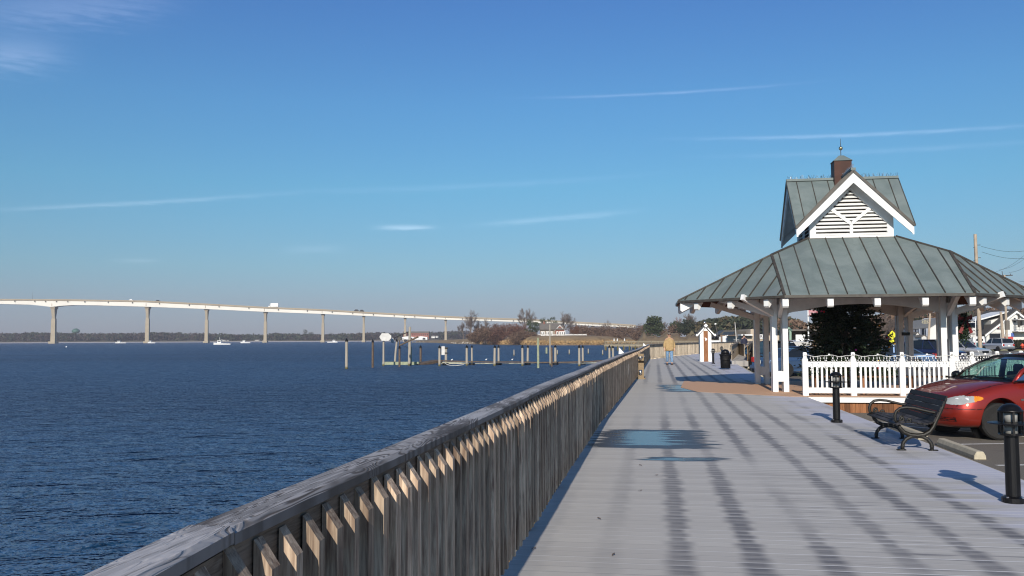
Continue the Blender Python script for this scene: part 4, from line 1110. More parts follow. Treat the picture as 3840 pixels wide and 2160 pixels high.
# ------------------------------------------------------------------ far point of land
t = NT('bank_earth'); c = t.pos(); a = t.noise(c, .12, 5, .6); b = t.noise(c, .02, 2)
M['earth'] = t.out(t.mix(t.sstep(a, .35, .65), (.17,.115,.06), (.27,.19,.10)), .95)
t = NT('town_ground'); c = t.pos(); a = t.noise(c, .25, 5, .6)
M['turf'] = t.out(t.mix(t.sstep(a, .4, .6), (.10,.085,.055), (.16,.14,.08)), .95)
sh = [(1560,1283.5,.1),(1640,1286,.5),(1700,1289,1.2),(1780,1291,1.6),(1850,1293,1.9),(1950,1294,2.4),(2000,1295,2.6),(2120,1295,2.7),(2240,1294.5,2.7),(2330,1292.5,2.2),(2420,1290,1.6),(2520,1287,1.2),(2640,1283,.8)]
vs_ = []; prof = [(0,0,-1.25),(1.5,.25,0),(6,.75,0),(14,1.0,0),(60,1.08,0),(420,1.2,0)]
for px, py, hh in sh:
    p = G(px, py, -1.2); dr = Vector((p.x*.25, p.y, 0)).normalized()
    for off, f_, z0 in prof:
        q = p + dr*off; vs_.append((q.x, q.y, z0 if off == 0 else -1.2+(hh+1.2)*f_))
k = len(prof); fs = [(i*k+j, (i+1)*k+j, (i+1)*k+j+1, i*k+j+1) for i in range(len(sh)-1) for j in range(k-1)]
mb = MB(); mb.smooth = True; mb.add(vs_, fs); tag(mb.build('river_bank', M['earth'], smooth=True), kind='structure')
mb = MB(); mb.add([(46,156,-.45),(62,205,-.45),(75,330,-.45),(80,900,-.45),(1500,900,-.45),(1500,-30,-.45),(300,-30,-.45),(300,140,-.45),(120,146,-.45)], [tuple(range(9))[::-1]])
tag(mb.build('town_ground', M['turf']), kind='structure')
# dirt mounds
rs = rsn(3); mb = MB(); mb.smooth = True; NX, NY = 60, 10; vs_ = []
for i in range(NX):
    for j in range(NY):
        px = 2370 + 330*i/(NX-1); d = 235 + 60*j/(NY-1); p = D(px, 1270, d)
        h = (2.9 + .5*math.sin(i*.31) + .3*math.sin(i*.83+j*.4) + .15*math.sin(i*1.7))*math.sin(math.pi*min(1, j/(NY-1)*1.0))**.7*min(1, i/8)*min(1, (NX-1-i)/6)
        vs_.append((p.x, p.y, -1.0+max(0, h)*1.25))
fs = [(i*NY+j, (i+1)*NY+j, (i+1)*NY+j+1, i*NY+j+1) for i in range(NX-1) for j in range(NY-1)]
mb.add(vs_, fs); tag(mb.build('earth_mounds', M['earth'], smooth=True), kind='structure')
# reeds
rs = rsn(8); n = 5200; px = rs.uniform(1790, 2420, n); cen = np.zeros((n,3))
for i in range(n):
    py = np.interp(px[i], [q[0] for q in sh], [q[1] for q in sh]); p = G(px[i], py, -1.2); off = rs.uniform(.3, 7)*(.5+.5*math.sin(px[i]*.045)**2)
    cen[i] = (p.x+rs.normal()*.4, p.y+off, -.9+off*.16+rs.uniform(0, 1.1))
tag(tri_mesh('shore_reeds', leaves(rs, cen, .9, .35, 2.0), M['reed']), 'golden dry reeds growing along the foot of the far bank', 'reeds', kind='stuff')
rs = rsn(18); n = 260; px = rs.uniform(1690, 1775, n); cen = np.array([list(G(a, np.interp(a, [q[0] for q in sh], [q[1] for q in sh]), -1.2)+Vector((0, rs.uniform(0,5), rs.uniform(0,.8)))) for a in px])
tag(tri_mesh('shore_stones', leaves(rs, cen, .9), plain('pale_stone', (.42,.38,.33), .9)), 'pale stones piled at the tip of the far point', 'stones', kind='stuff')
# brush masses as things
brush = [(1808,1275,1232,70,424),(1838,1288,1222,74,408),(1868,1287,1215,74,408),(1905,1268,1222,70,440),(1940,1264,1222,80,445),(1950,1290,1243,84,386),(1995,1290,1250,60,386),(1790,1282,1250,60,416),
         (2180,1262,1226,70,450),(2220,1266,1230,90,430),(2262,1268,1229,90,425),(2305,1268,1232,90,440),(2345,1268,1232,90,430),(2390,1268,1222,80,440),(2420,1268,1222,60,460),(2300,1282,1248,70,392),(2400,1280,1246,60,380)]
bl2 = ['mauve-brown thicket just right of the tallest bare tree', 'rounded brown thicket reaching down to the water left of centre of the point', 'tall reddish thicket under the second bare tree', 'reddish brush in the middle of the point, a pale house glimpsed above it', 'reddish-brown brush just left of the middle bare tree',
       'brown brush at the foot of the dark evergreen', 'low brown bush at the left end of the open bank', 'low dark thicket beside the pale shore stones', 'grey-brown brush right of the rust-coloured cedar', 'brown thicket under the bridge, left of its last two piers',
       'brown thicket around the second last bridge pier', 'brown thicket between the last two bridge piers', 'brown thicket around the last bridge pier', 'brown thicket under the end of the bridge deck', 'brown brush left of the big pine by the mounds', 'low bush at the right end of the golden reeds', 'low brown bush above the wooden pier']
for i, (px, pb, pt, w_, d) in enumerate(brush):
    root = place(px, pb, d); h = D(px, pt, d).z-root.z; w2 = w_*d/F
    e = empty('thicket', root, 0, bl2[i], 'bush', 'thickets on the far point'); rs = rsn(60+i)
    o = tri_mesh('twigs', clump_crown(70+i, w2*1.15, w2*.7, h*1.02, 3200, .42, clumps=44), M['brown'] if i not in (3,4,2) else fol('reddish_brush_%d' % i, (.085,.040,.030), (.20,.105,.075)), e)
    o.data.name = 'twigs'
    mb = MB(); pr = random.Random(i)
    for q in range(5): x = pr.uniform(-.4,.4)*w2; mb.tube([(x,0,0),(x*1.1,0,h*.5),(x*1.3,0,h*1.06)], [.14,.09,.02], 3)
    mb.build('stems', M['twig'], e)
add_bare(1765, 1273, 1157, 432, 11, 'tallest wide bare tree at the left tip of the far point', 1.05, levels=6)
add_bare(1738, 1270, 1206, 445, 12, 'slender bare tree just left of the tallest bare tree', 1.0)
add_bare(1790, 1272, 1196, 440, 17, 'leaning bare tree just right of the tallest bare tree', 1.0)
add_bare(1822, 1262, 1188, 455, 13, 'fine bare tree rising through the tall reddish thicket', 1.0)
add_bare(1968, 1250, 1153, 470, 14, 'bare round-headed tree standing left of the dark evergreen', .9, levels=6)
add_bare(2108, 1262, 1164, 425, 15, 'bare tree leaning over the right side of the brick house', 1.15, levels=6)
add_bare(2276, 1262, 1196, 470, 16, 'bare tree showing above the bridge deck near its last piers', 1.2)
add_crown(1996, 1266, 1192, 52, 428, 21, 'dense dark evergreen left of the brick house', M['pine'], trunkf=.05, n=2600)
add_crown(2036, 1240, 1194, 34, 470, 22, 'small flat-topped pine behind the brick house roof', M['pine'], 'pine', 'pine_tree', .3, 1100)
add_crown(2074, 1250, 1191, 48, 470, 23, 'round green pine behind the gable of the brick house', M['pine'], 'round', 'pine_tree', .1, 1600)
add_crown(2156, 1261, 1217, 36, 425, 24, 'rust-coloured cedar right of the brick house', M['russet'], 'round', 'cedar_tree', .05, 1400)
add_crown(2452, 1272, 1196, 92, 330, 25, 'broad dark pine at the end of the bridge deck', M['pine'], 'pine', 'pine_tree', .12, 3600)
add_crown(2530, 1268, 1204, 60, 350, 26, 'second pine right of the broad dark pine', M['pine'], 'round', 'pine_tree', .15, 2000)
add_bare(2548, 1262, 1186, 360, 27, 'reddish bare tree behind the second pine', .9, mat=plain('red_bark', (.20,.09,.07), .9))
add_bare(2590, 1262, 1172, 345, 28, 'tall bare tree above the ivy-covered tree', 1.0, levels=6)
add_crown(2578, 1276, 1202, 74, 300, 29, 'dark ivy-covered tree with a thick trunk left of the white cabinet', M['pine_far'], 'round', 'ivy_tree', .30, 2600)
add_crown(2520, 1274, 1224, 80, 320, 30, 'low brown and green scrub tree between the pines', M['brown'], 'round', 'scrub_tree', .1, 1800)
add_bare(2490, 1262, 1200, 380, 31, 'thin bare tree between the two pines', 1.0)
# brick house
hb = D(2070, 1262, 424)
t = NT('red_brick'); c = t.coord(); br_ = t.node('ShaderNodeTexBrick'); t.L(c, br_.inputs[0]); br_.inputs['Scale'].default_value = 3; br_.inputs[1].default_value = (.26,.085,.05,1); br_.inputs[2].default_value = (.20,.065,.04,1); br_.inputs[3].default_value = (.3,.25,.2,1)
M['brick'] = t.out(br_.outputs[0], .9); M['slate'] = plain('grey_roof', (.15,.135,.12), .9, var=.15, scale=1)
hs_ = empty('brick_house', hb, 0, 'small brick house with grey roof and white windows on the far bank', 'house')
mb = MB(); mb.box((0,4,1.7), (11.2,7,3.4)); mb.prism([(1.6,0),(6.0,0),(6.0,3.0),(3.8,5.2),(1.6,3.0)], Vector((0,.2,0)), Vector((1,0,0)), Z, Vector((0,1,0)), 3); mb.build('wall', M['brick'], hs_)
mb = MB(); mb.prism([(-.6,3.3),(3.8,6.2),(8.2,3.3),(8.2,3.5),(3.8,6.45),(-.6,3.5)], Vector((-6,0,0)), Vector((0,1,0)), Z, Vector((1,0,0)), 12); rf_ = mb.build('roof', M['slate'], hs_)
mb = MB(); mb.box((-3.6,3.6,6.4),(.8,.8,1.8)); mb.build('chimney', M['brick'], rf_)
mb = MB()
for s in (-1,1): mb.prism([(3.8,5.45),(3.8+s*2.5,2.95),(3.8+s*2.5,2.70),(3.8,5.15)], Vector((0,.0,0)), Vector((1,0,0)), Z, Vector((0,-1,0)), .15)
mb.build('gable_trim', M['white'], hs_)
for x, w_, y in ((-4.4,1.8,.45),(-1.2,3.2,.45),(2.6,1.0,.15),(4.9,3.0,-.2)):
    mb = MB(); mb.box((x,y,1.35),(w_,.3 if x < 4 else .9,2.2)); f_ = mb.build('window', M['white'], hs_)
    mb = MB(); k_ = max(1, int(w_/.8))
    for q in range(k_): mb.box((x-w_/2+(q+.5)*w_/k_, y-(.17 if x < 4 else .47), 1.35), (w_/k_*.45,.05,1.5))
    mb.build('pane', M['glassdark'], f_)
rf0 = D(2018, 1260, 412); rf1 = D(2200, 1259, 412)
wr = empty('low_white_fence', rf0, 0, 'low whitish fence along the top of the bank in front of the brick house', 'fence'); v = rf1-rf0
mb = MB(); mb.beam(Vector((0,0,.5)), v+Z*.5, .2, .5); mb.build('rail', M['white_dull'], wr)
mb = MB()
for q in range(12): mb.beam(v*(q/11)-Z*.5, v*(q/11)+Z*.9, .2, .2)
mb.build('posts', M['white_dull'], wr)

# ------------------------------------------------------------------ far shore
FS = 1230.0
mb = MB(); mb.add([(-1200,1190,-1.1),(-1200,1260,2),(-1200,2600,6),(900,2600,6),(600,1260,2),(420,1225,-1.1)], [(0,5,4,1),(1,4,3,2)]); tag(mb.build('far_shore', M['turf']), kind='structure')
mb = MB(); mb.add([(-1200,1186,-1.15),(-1200,1192,-.1),(-90,1218,-.1),(-90,1212,-1.15)], [(0,3,2,1)]); tag(mb.build('breakwater', plain('pale_seawall', (.42,.40,.41), .8)), kind='structure')
def wood(name, label, x0, x1, topf, d0, d1, n, size, mats, seed, zb=0.0, probs=(.6,.4), cl=150, crown=(9, 5)):
    rs = rsn(seed); cx = np.sort(rs.uniform(x0, x1, cl)); cd = rs.uniform(d0, d1, cl); cm = rs.choice(len(mats), cl, p=probs)
    tr = []; mi = []; per = n//cl
    for i in range(cl):
        d = cd[i]; py = np.interp(cx[i], [q[0] for q in topf], [q[1] for q in topf]) + rs.normal()*(1.6 if cm[i] else .8)
        top = D(float(cx[i]), float(py)-1.5, float(d)); hh = max(2.0, top.z-zb)
        w_ = rs.uniform(.8, 1.25)*crown[0]
        m_ = per; o_ = rs.normal(size=(m_,3)); o_ /= np.linalg.norm(o_, axis=1)[:,None]; o_ *= rs.uniform(.3,1,(m_,1))**.5
        ph = hh*.5 if cm[i] == 0 else min(hh*.5, crown[1])
        cen = np.array([top.x, top.y, top.z-ph]) + o_*np.array([w_/2, w_/2, ph])
        tr.append(leaves(rs, cen, size)); mi.append(np.full(m_, cm[i]))
    o = tri_mesh(name, np.concatenate(tr), mats, mi=np.concatenate(mi)); tag(o, label, 'wood', kind='stuff'); return o
wood('far_woodland', 'distant hazy wood of bare trees and pines on the far shore', -120, 1760, [(-120,1253),(60,1252),(100,1249),(200,1250),(350,1252),(520,1251),(560,1248),(760,1252),(900,1257),(990,1256),(1030,1252),(1100,1254),(1210,1256),(1300,1254),(1420,1248),(1500,1252),(1600,1250),(1700,1242),(1760,1238)], 1235, 1330, 42000, 2.6, [M['far_bare'], M['pine_far']], 91, zb=0, probs=(.55,.45), cl=900, crown=(14,6))
for k_, (px, pb, pt, w_) in enumerate(((1143,1278,1238,26), (1166,1280,1246,24), (868,1282,1259,16), (1238,1281,1250,22))):
    add_crown(px, pb, pt, w_, 1215, 130+k_, ['tallest flat-topped pine on the far shore between two bridge piers', 'lower spreading pine right beside the tallest far-shore pine', 'small dark pine by the white houses on the far shore', 'dark far-shore pine just right of the fifth bridge pier'][k_], M['pine_far'], 'pine', 'pine_tree', .3, 700, 'pines on the far shore')
def far_house(px0, px1, py0, py1, d, label, roofc, wallc, group='houses on the far shore'):
    a = D(px0, py1, d); b = D(px1, py1, d); h = D(px0, py0, d).z-a.z; w_ = b.x-a.x
    e = empty('house', (a+b)/2, 0, label, 'house', group)
    mb = MB(); mb.box((0,5,h*.3),(w_,9,h*.6)); mb.build('wall', wallc, e)
    mb = MB(); mb.prism([(-.5,h*.6),(9.5,h*.6),(5,h)], Vector((-w_/2,0.4,0)), Vector((0,1,0)), Z, Vector((1,0,0)), w_); mb.build('roof', roofc, e)
    mb = MB(); n_ = max(2, int(w_/4))
    for q in range(n_): mb.box((-w_/2+(q+.5)*w_/n_, .46, h*.32), (w_/n_*.3,.1,h*.22))
    mb.build('window', M['glassdark'], e)
far_house(832,845,1273,1281,1225,'white gabled house on the far shore right of the workboat', M['slate'], M['white'])
far_house(846,858,1274,1281,1228,'smaller white house beside the first one on the far shore', M['slate'], M['white'])
far_house(1618,1630,1256,1268,900,'white house left of the two on the wooded shore beyond the last open pier', M['slate'], M['white'])
far_house(1633,1642,1257,1266,905,'smaller white house in the trees near the far point', M['slate'], M['white'])
far_house(955,972,1272,1280,1226,'pale low house in the far-shore trees left of the fourth pier', M['slate'], M['white_dull'])
# long brick building with white sheds
a = D(1510, 1270, 960); w_ = 96*960/F
e = empty('brick_warehouse', D(1560, 1272, 975), 0, 'long two-storey red brick building on the far shore behind the tall lamp pole', 'building')
mb = MB(); mb.box((0,6,3.6),(w_,12,7.2)); mb.build('wall', plain('pink_brick', (.36,.15,.11), .9), e)
mb = MB(); mb.prism([(-1,6.8),(13,6.8),(10,8.6),(2,8.6)], Vector((-w_/2-.5,0,0)), Vector((0,1,0)), Z, Vector((1,0,0)), w_+1); mb.build('roof', M['slate'], e)
mb = MB()
for q in range(12):
    for z in (1.6, 4.8): mb.box((-w_/2+(q+.5)*w_/12, -.06, z), (1.1,.1,1.5))
mb.build('window', M['glassdark'], e)['kind'] = 'stuff'
for k_, (x0, x1, y0, y1, lb) in enumerate(((1508,1552,1261,1273,'long white shed in front of the brick building, left part'), (1555,1602,1261,1274,'white boathouse with a dark opening in front of the brick building'))):
    a = D(x0, y1, 950); b = D(x1, y1, 950); h = D(x0, y0, 950).z-a.z; e = empty('white_shed', (a+b)/2, 0, lb, 'shed')
    mb = MB(); mb.prism([(-(b.x-a.x)/2,0),((b.x-a.x)/2,0),((b.x-a.x)/2,h*.75),(0,h),(-(b.x-a.x)/2,h*.75)], Vector((0,0,0)), Vector((1,0,0)), Z, Vector((0,1,0)), 8); mb.build('wall', M['white'], e)
    mb = MB(); mb.box(((b.x-a.x)*.25,-.05,h*.3),(3.0,.1,h*.5)); mb.build('door', M['glassdark'], e)
# water tower
wt0 = D(284, 1262, 1500); e = empty('water_tower', wt0, 0, 'distant green water tower with a bulbous tank above the trees', 'water tower')
th = D(284, 1238, 1500).z - wt0.z; M['tgreen'] = plain('tank_green', (.05,.13,.10), .6)
mb = MB(); mb.smooth = True; mb.lathe([(1.0,0),(.9,th-7),(2.4,th-5.8),(6.3,th-3.4),(6.6,th-1.8),(5.8,th+.2),(3.0,th+2.4),(.3,th+3.0)], 20); mb.build('tank', M['tgreen'], e)
# low dock below the point
e = empty('long_low_dock', D(1620, 1285, 800), 0, 'long low dock on piles stretching left from the far point', 'dock')
mb = MB(); a = D(1548, 1284, 760)-e.location; b = D(1700, 1286, 700)-e.location; mb.beam(a+Z*0, b, 2.0, .5); mb.build('deck', M['pier_wood'], e)
for q in range(12):
    f_ = q/11; p = a.lerp(b, f_); mb = MB(); mb.tube([p-Z*2.5, p+Z*1.6], .28, 6); mb.build('pile', M['pier_wood'], e)

# ------------------------------------------------------------------ bridge
BD = 958.0
t = NT('bridge_concrete'); c = t.pos(); a = t.noise(t.mapping(c, (.05,.05,.2)), 1, 4); M['bconc'] = t.out(t.mix(a, (.33,.28,.20), (.43,.37,.275)), .85)
M['bgirder'] = plain('bridge_girder', (.78,.75,.68), .7, var=.05, scale=.05); M['parapet'] = plain('bridge_parapet', (.36,.30,.215), .85, var=.1, scale=.05)
deck = [(-500,1127,1141),(-200,1125,1139.5),(0,1126,1139.8),(110,1126.4,1142.5),(150,1126.8,1146),(191,1127,1151),(232,1127.2,1146.5),(275,1127.6,1144),(360,1129,1145),(542,1132,1150),(765,1143,1158.5),(989,1155.3,1169.2),(1207,1164.5,1177.2),(1361,1174,1184),(1517,1182,1191.5),(1670,1190,1198.5),(1800,1195.5,1203),(1968,1200.5,1208),(2099,1207.5,1214.5),(2220,1214.5,1221.5),(2318,1219,1226),(2384,1223,1229.8)]
br0 = empty('bridge', D(900, 1287, BD), 0, 'long pale concrete bridge on tall tapered piers crossing the river', 'bridge'); O = br0.location
g1 = MB(); p1 = MB()
for (xa, ta, ba), (xb, tb, bb) in zip(deck[:-1], deck[1:]):
    par = 5.2; pa = [D(xa, ta, BD)-O, D(xb, tb, BD)-O, D(xb, bb, BD)-O, D(xa, ba, BD)-O]
    g1.add([q for q in pa] + [q+Vector((0,10,0)) for q in pa], [(0,1,2,3),(7,6,5,4),(3,2,6,7),(0,4,5,1)])
    pb = [D(xa, ta-par, BD-.8)-O, D(xb, tb-par, BD-.8)-O, D(xb, tb+.4, BD-.8)-O, D(xa, ta+.4, BD-.8)-O]
    p1.add([q for q in pb] + [q+Vector((0,.5,0)) for q in pb] + [q+Vector((0,12,0)) for q in pb], [(0,1,2,3),(0,4,5,1),(4,7,6,5),(3,2,10,11),(8,9,10,11)][:4])
g1.build('girder', M['bgirder'], br0); p1.build('parapet', M['parapet'], br0)
mb = MB(); pr = random.Random(2)
for i, (xa, ta, ba) in enumerate(deck[:-1]):
    xb, tb, _ = deck[i+1]; n_ = max(1, int((xb-xa)/75))
    for q in range(n_):
        f_ = (q+.5)/n_; p = D(xa+(xb-xa)*f_, ta+(tb-ta)*f_+3.2, BD-.9)-O; mb.box(p, (.8,.3,1.6))
mb.build('drain_scupper', M['copper_dark'], br0)['kind'] = 'stuff'
piers = [(191,1151,1287.5,21),(545,1150.5,1287,18),(768,1158.5,1285.5,15.5),(990,1169.2,1284.5,14.5),(1207,1177.2,1283.5,13),(1361,1184,1282.3,11),(1517,1191.5,1281.5,10.5),(1670,1198.5,1281,10.5),(2223,1221.5,1262,9),(2318,1226,1262,9)]
for px, ty, by, w_ in piers:
    w_ = w_*.82
    top = D(px, ty, BD)-O; base = D(px, by, BD)-O; m_ = BD/F; w2 = w_*m_; H_ = top.z-base.z; xx = base.x
    if by < 1270: H_ += 3; base = base - Z*3
    mb = MB(); y0 = 5.0
    def blk(z0, z1, wa, wb, da, db):
        mb.add([(xx-wa/2,y0-da/2,base.z+z0),(xx+wa/2,y0-da/2,base.z+z0),(xx+wa/2,y0+da/2,base.z+z0),(xx-wa/2,y0+da/2,base.z+z0),
                (xx-wb/2,y0-db/2,base.z+z1),(xx+wb/2,y0-db/2,base.z+z1),(xx+wb/2,y0+db/2,base.z+z1),(xx-wb/2,y0+db/2,base.z+z1)], [(3,2,1,0),(4,5,6,7),(0,1,5,4),(1,2,6,5),(2,3,7,6),(3,0,4,7)])
    if H_ > 12: blk(-2, 2.0, w2*1.45, w2*1.45, w2*1.6, w2*1.6)
    blk(0, H_*.68, w2*1.0, w2*.86, w2*.75, w2*.62); blk(H_*.68, H_-1.8, w2*.62, w2*.78, w2*.5, w2*1.3); 
    mb.build('pier', M['bconc'], br0)
    mb = MB(); y0 = 5.0; blk(H_-1.8, H_, w2*1.0, w2*1.05, w2*1.5, w2*1.55); mb.build('pier_cap', M['parapet'], br0)
    mb = MB(); mb.box((xx, -.1, base.z+H_+2.3), (.5,.3,3.0 if H_ > 12 else 1.5)); mb.build('bearing_joint', M['parapet'], br0)
# vehicles on the bridge
def brv(px, py, d=BD-.0): p = D(px, py, d+3); return p
e = empty('box_truck', brv(1026, 1157.2), 0.056*-1, 'white box truck driving left along the bridge', 'truck')
mb = MB(); mb.box((1.2,0,3.9),(8.6,2.5,4.0)); mb.build('cargo_box', M['white'], e, bevel=.1)
mb = MB(); mb.prism([(-3.3,1.4),(-5.6,1.4),(-5.6,2.6),(-4.9,2.8),(-4.3,4.2),(-3.3,4.2)], Vector((0,1.1,0)), Vector((1,0,0)), Z, Vector((0,-1,0)), 2.2); mb.build('cab', M['white'], e)
mb = MB(); mb.box((-4.2,-1.12,3.4),(.7,.05,.8)); mb.build('cab_window', M['glassdark'], e)
for x in (-4.3, 3.6): mb = MB(); mb.lathe([(.6,-1.3),(.6,1.3)], 12, (x,0,1.4), (0,1,0)); mb.build('wheel', M['tyre'], e)
for px, py, lb in ((492,1133.5,'tiny pale car on the bridge left of the second pier'),(592,1136.5,'tiny dark car on the bridge just right of the second pier'),(1337,1171.5,'left one of two tiny dark cars on the bridge above the sixth pier'),(1357,1173,'right one of two tiny dark cars on the bridge above the sixth pier')):
    e = empty('car', brv(px, py), 0, lb, 'car', 'cars on the bridge')
    mb = MB(); mb.prism([(-2.4,.3),(2.4,.3),(2.4,1.3),(1.5,1.5),(.9,2.3),(-1.2,2.3),(-1.9,1.4),(-2.4,1.3)], Vector((0,.9,1.0)), Vector((1,0,0)), Z, Vector((0,-1,0)), 1.8); mb.build('body', M['white'] if 'pale' in lb else M['black_metal'], e)

# ------------------------------------------------------------------ boats on the river
def boat(px, py, L, label, cabin=.3, mast=0.0, group='white workboats moored below the bridge', flip=1):
    p = G(px, py, -1.2); e = empty('workboat', p, 0, label, 'boat', group)
    mb = MB(); k = 12; vs_ = []
    for i in range(k+1):
        f_ = i/k; x = (f_-.5)*L; w_ = L*.15*math.sin(math.pi*min(1, .28+.72*(1-f_)))**.6 if f_ < .999 else .02; sh_ = .75+.75*f_**2*.9
        x *= 1
        vs_ += [(x*-flip,-w_,sh_),(x*-flip,-w_*.8,-.2),(x*-flip,w_*.8,-.2),(x*-flip,w_,sh_)]
    fs = [(i*4+j, i*4+j+1, (i+1)*4+j+1, (i+1)*4+j) for i in range(k) for j in range(3)] + [(i*4+3, i*4, (i+1)*4, (i+1)*4+3) for i in range(k)] + [(0,1,2,3)]
    mb.add(vs_, fs); mb.build('hull', M['white'], e)
    mb = MB(); mb.box((-flip*L*.14,0,1.75),(L*.22,L*.16,1.5)); mb.box((-flip*L*.14,0,2.56),(L*.26,L*.19,.12)); mb.build('cabin', M['white'], e)
    mb = MB(); mb.box((-flip*L*.14,-L*.082,2.0),(L*.17,.04,.5)); mb.build('cabin_window', M['glassdark'], e)
    if mast: mb = MB(); mb.tube([(-flip*L*.14,0,2.6),(-flip*L*.14,0,mast)], .07, 5); mb.tube([(-flip*L*.14,0,mast*.75),(flip*L*.05,0,mast*.62)], .05, 4); mb.build('mast', M['white'], e)
boat(832, 1292.6, 10.5, 'white workboat with a tall mast moored left of the fourth pier', mast=4.8)
boat(920, 1286.6, 9.2, 'white boat moored to the right of the masted workboat', mast=3.2)
boat(1247, 1284.6, 10.5, 'white boat moored just right of the fifth bridge pier', mast=2.9, flip=-1)
boat(452, 1287, 12.0, 'long low white boat moored left of the second bridge pier')
boat(568, 1287, 8.0, 'white boat just right of the foot of the second pier')
mb = MB(); mb.smooth = True; mb.lathe([(.02,-.3),(.3,-.2),(.36,.1),(.25,.35),(.05,.45)], 10); o = mb.build('mooring_buoy', M['white']); o.location = G(249, 1302, -1.2); tag(o, 'small white buoy floating alone at the left of the river', 'buoy')
mb = MB(); mb.tube([(0,0,0),(0,0,9)], [.15,.06], 5); o = mb.build('aerial_mast', M['copper_dark']); o.location = D(122, 1126, BD+5); tag(o, 'thin aerial mast standing on the bridge left of the first pier', 'mast')

# ------------------------------------------------------------------ pilings and ruined dock
t = NT('piling_wood'); c = t.coord(); r = t.rand(); z_ = t.sep(c)[2]; g = t.noise(t.mapping(c, (8,8,.6)), 2, 5, .6)
col = t.mix(g, (.22,.19,.15), (.50,.46,.39)); col = t.mix(t.math('SUBTRACT', 1.0, t.sstep(z_, .05, .30)), col, (.12,.10,.03))
M['piling'] = t.out(col, .85)
M['piling_dark'] = plain('dark_piling', (.12,.085,.06), .85, var=.3, scale=4)
M['piling_green'] = plain('greenish_piling', (.30,.33,.22), .85, var=.2, scale=4)
def pile(px, ytop, ybase, wpx, label, mat='piling', cap=True, lean=0.0, grp='timber pilings in the river'):
    p = G(px, ybase, -1.2); h = D(px, ytop, p.y).z+1.2; r_ = wpx*p.y/F/2
    e = empty('piling', p, 0, label, 'piling', grp)
    mb = MB(); mb.tube([(0,0,-.6),(lean*.5,0,h*.5),(lean,0,h-(.12 if cap else 0))], [r_*1.08, r_, r_*.95], 10); mb.build('shaft', M[mat], e)
    if cap: mb = MB(); mb.lathe([(r_*1.15,h-.14),(r_*1.15,h-.04),(.02,h+.16)], 12, (lean,0,0)); mb.build('cap', M['black_metal'], e)
    return e
S = 2.147; cx_ = lambda x: 1200+x/S; cy_ = lambda y: 1140+y/S
pil = [(213,290,522,24,'piling',True,'leftmost tall grey piling, standing alone'),(424,297,512,19,'piling_dark',True,'dark brown piling, second from the left'),(511,235,498,17,'piling',False,'tall piling carrying the white octagonal board'),
 (600,293,476,18,'piling',True,'grey capped piling just right of the octagonal board'),(640,348,505,18,'piling_dark',True,'short dark piling with the slanting hoist boom'),(733,343,493,13,'piling_green',False,'thin greenish piling right beside the tall lamp pole'),
 (810,343,472,19,'piling_dark',True,'brown capped piling between the lamp pole and the walkway'),(962,345,500,20,'piling','c','pale piling with a black cap at the left end of the walkway'),(1014,348,476,22,'piling',False,'piling with two dark crossbars and a meter box'),
 (1182,342,495,21,'piling',True,'front piling of the first capped pair right of the meter box'),(1223,342,474,16,'piling',True,'rear piling of the first capped pair right of the meter box'),(1404,342,497,21,'piling',True,'front piling of the second capped pair from the meter box'),(1438,342,474,18,'piling',True,'rear piling of the second capped pair from the meter box'),
 (1630,342,497,20,'piling',True,'front piling of the capped pair left of the tall green piling'),(1671,342,474,19,'piling',True,'rear piling of the capped pair left of the tall green piling'),(1757,272,515,20,'piling_green',False,'tall thick greenish piling without a cap'),
 (1853,165,492,12,'piling',False,'tallest thin pole rising from the walkway'),(1866,350,503,16,'piling_dark',False,'rusty brown piling touching the tallest thin pole'),(1895,340,476,21,'piling',True,'capped piling just right of the tallest thin pole'),
 (2088,342,500,20,'piling',True,'front piling of the last capped pair before the railing'),(2116,342,474,18,'piling',True,'rear piling of the last capped pair before the railing'),(2331,342,470,18,'piling',True,'capped piling partly behind the timber railing'),(2360,345,455,18,'piling',True,'capped piling closest to the timber railing'),
 (1562,368,418,10,'piling','far','far stub of a piling between two capped pairs'),(1824,350,398,18,'piling_green','far','thick far greenish stub left of the tallest thin pole'),(1911,370,408,10,'piling','far','far stub just right of the capped piling by the tallest pole'),(2007,367,405,11,'piling','far','lone far stub in open water right of the tallest pole'),(2160,360,401,10,'piling','far','far stub right of the last capped pair'),(2276,370,411,10,'piling','far','far stub left of the wooden pier head')]
for x, yt, yb, w_, mt, cp, lb in pil:
    pile(cx_(x), cy_(yt), cy_(yb), w_/S*.92, lb, mt, cap=(cp is True or cp == 'c'), lean=((hash(lb) % 7)-3)*.0 + (.25 if x == 600 else (.05 if x in (1404, 1671) else 0)))
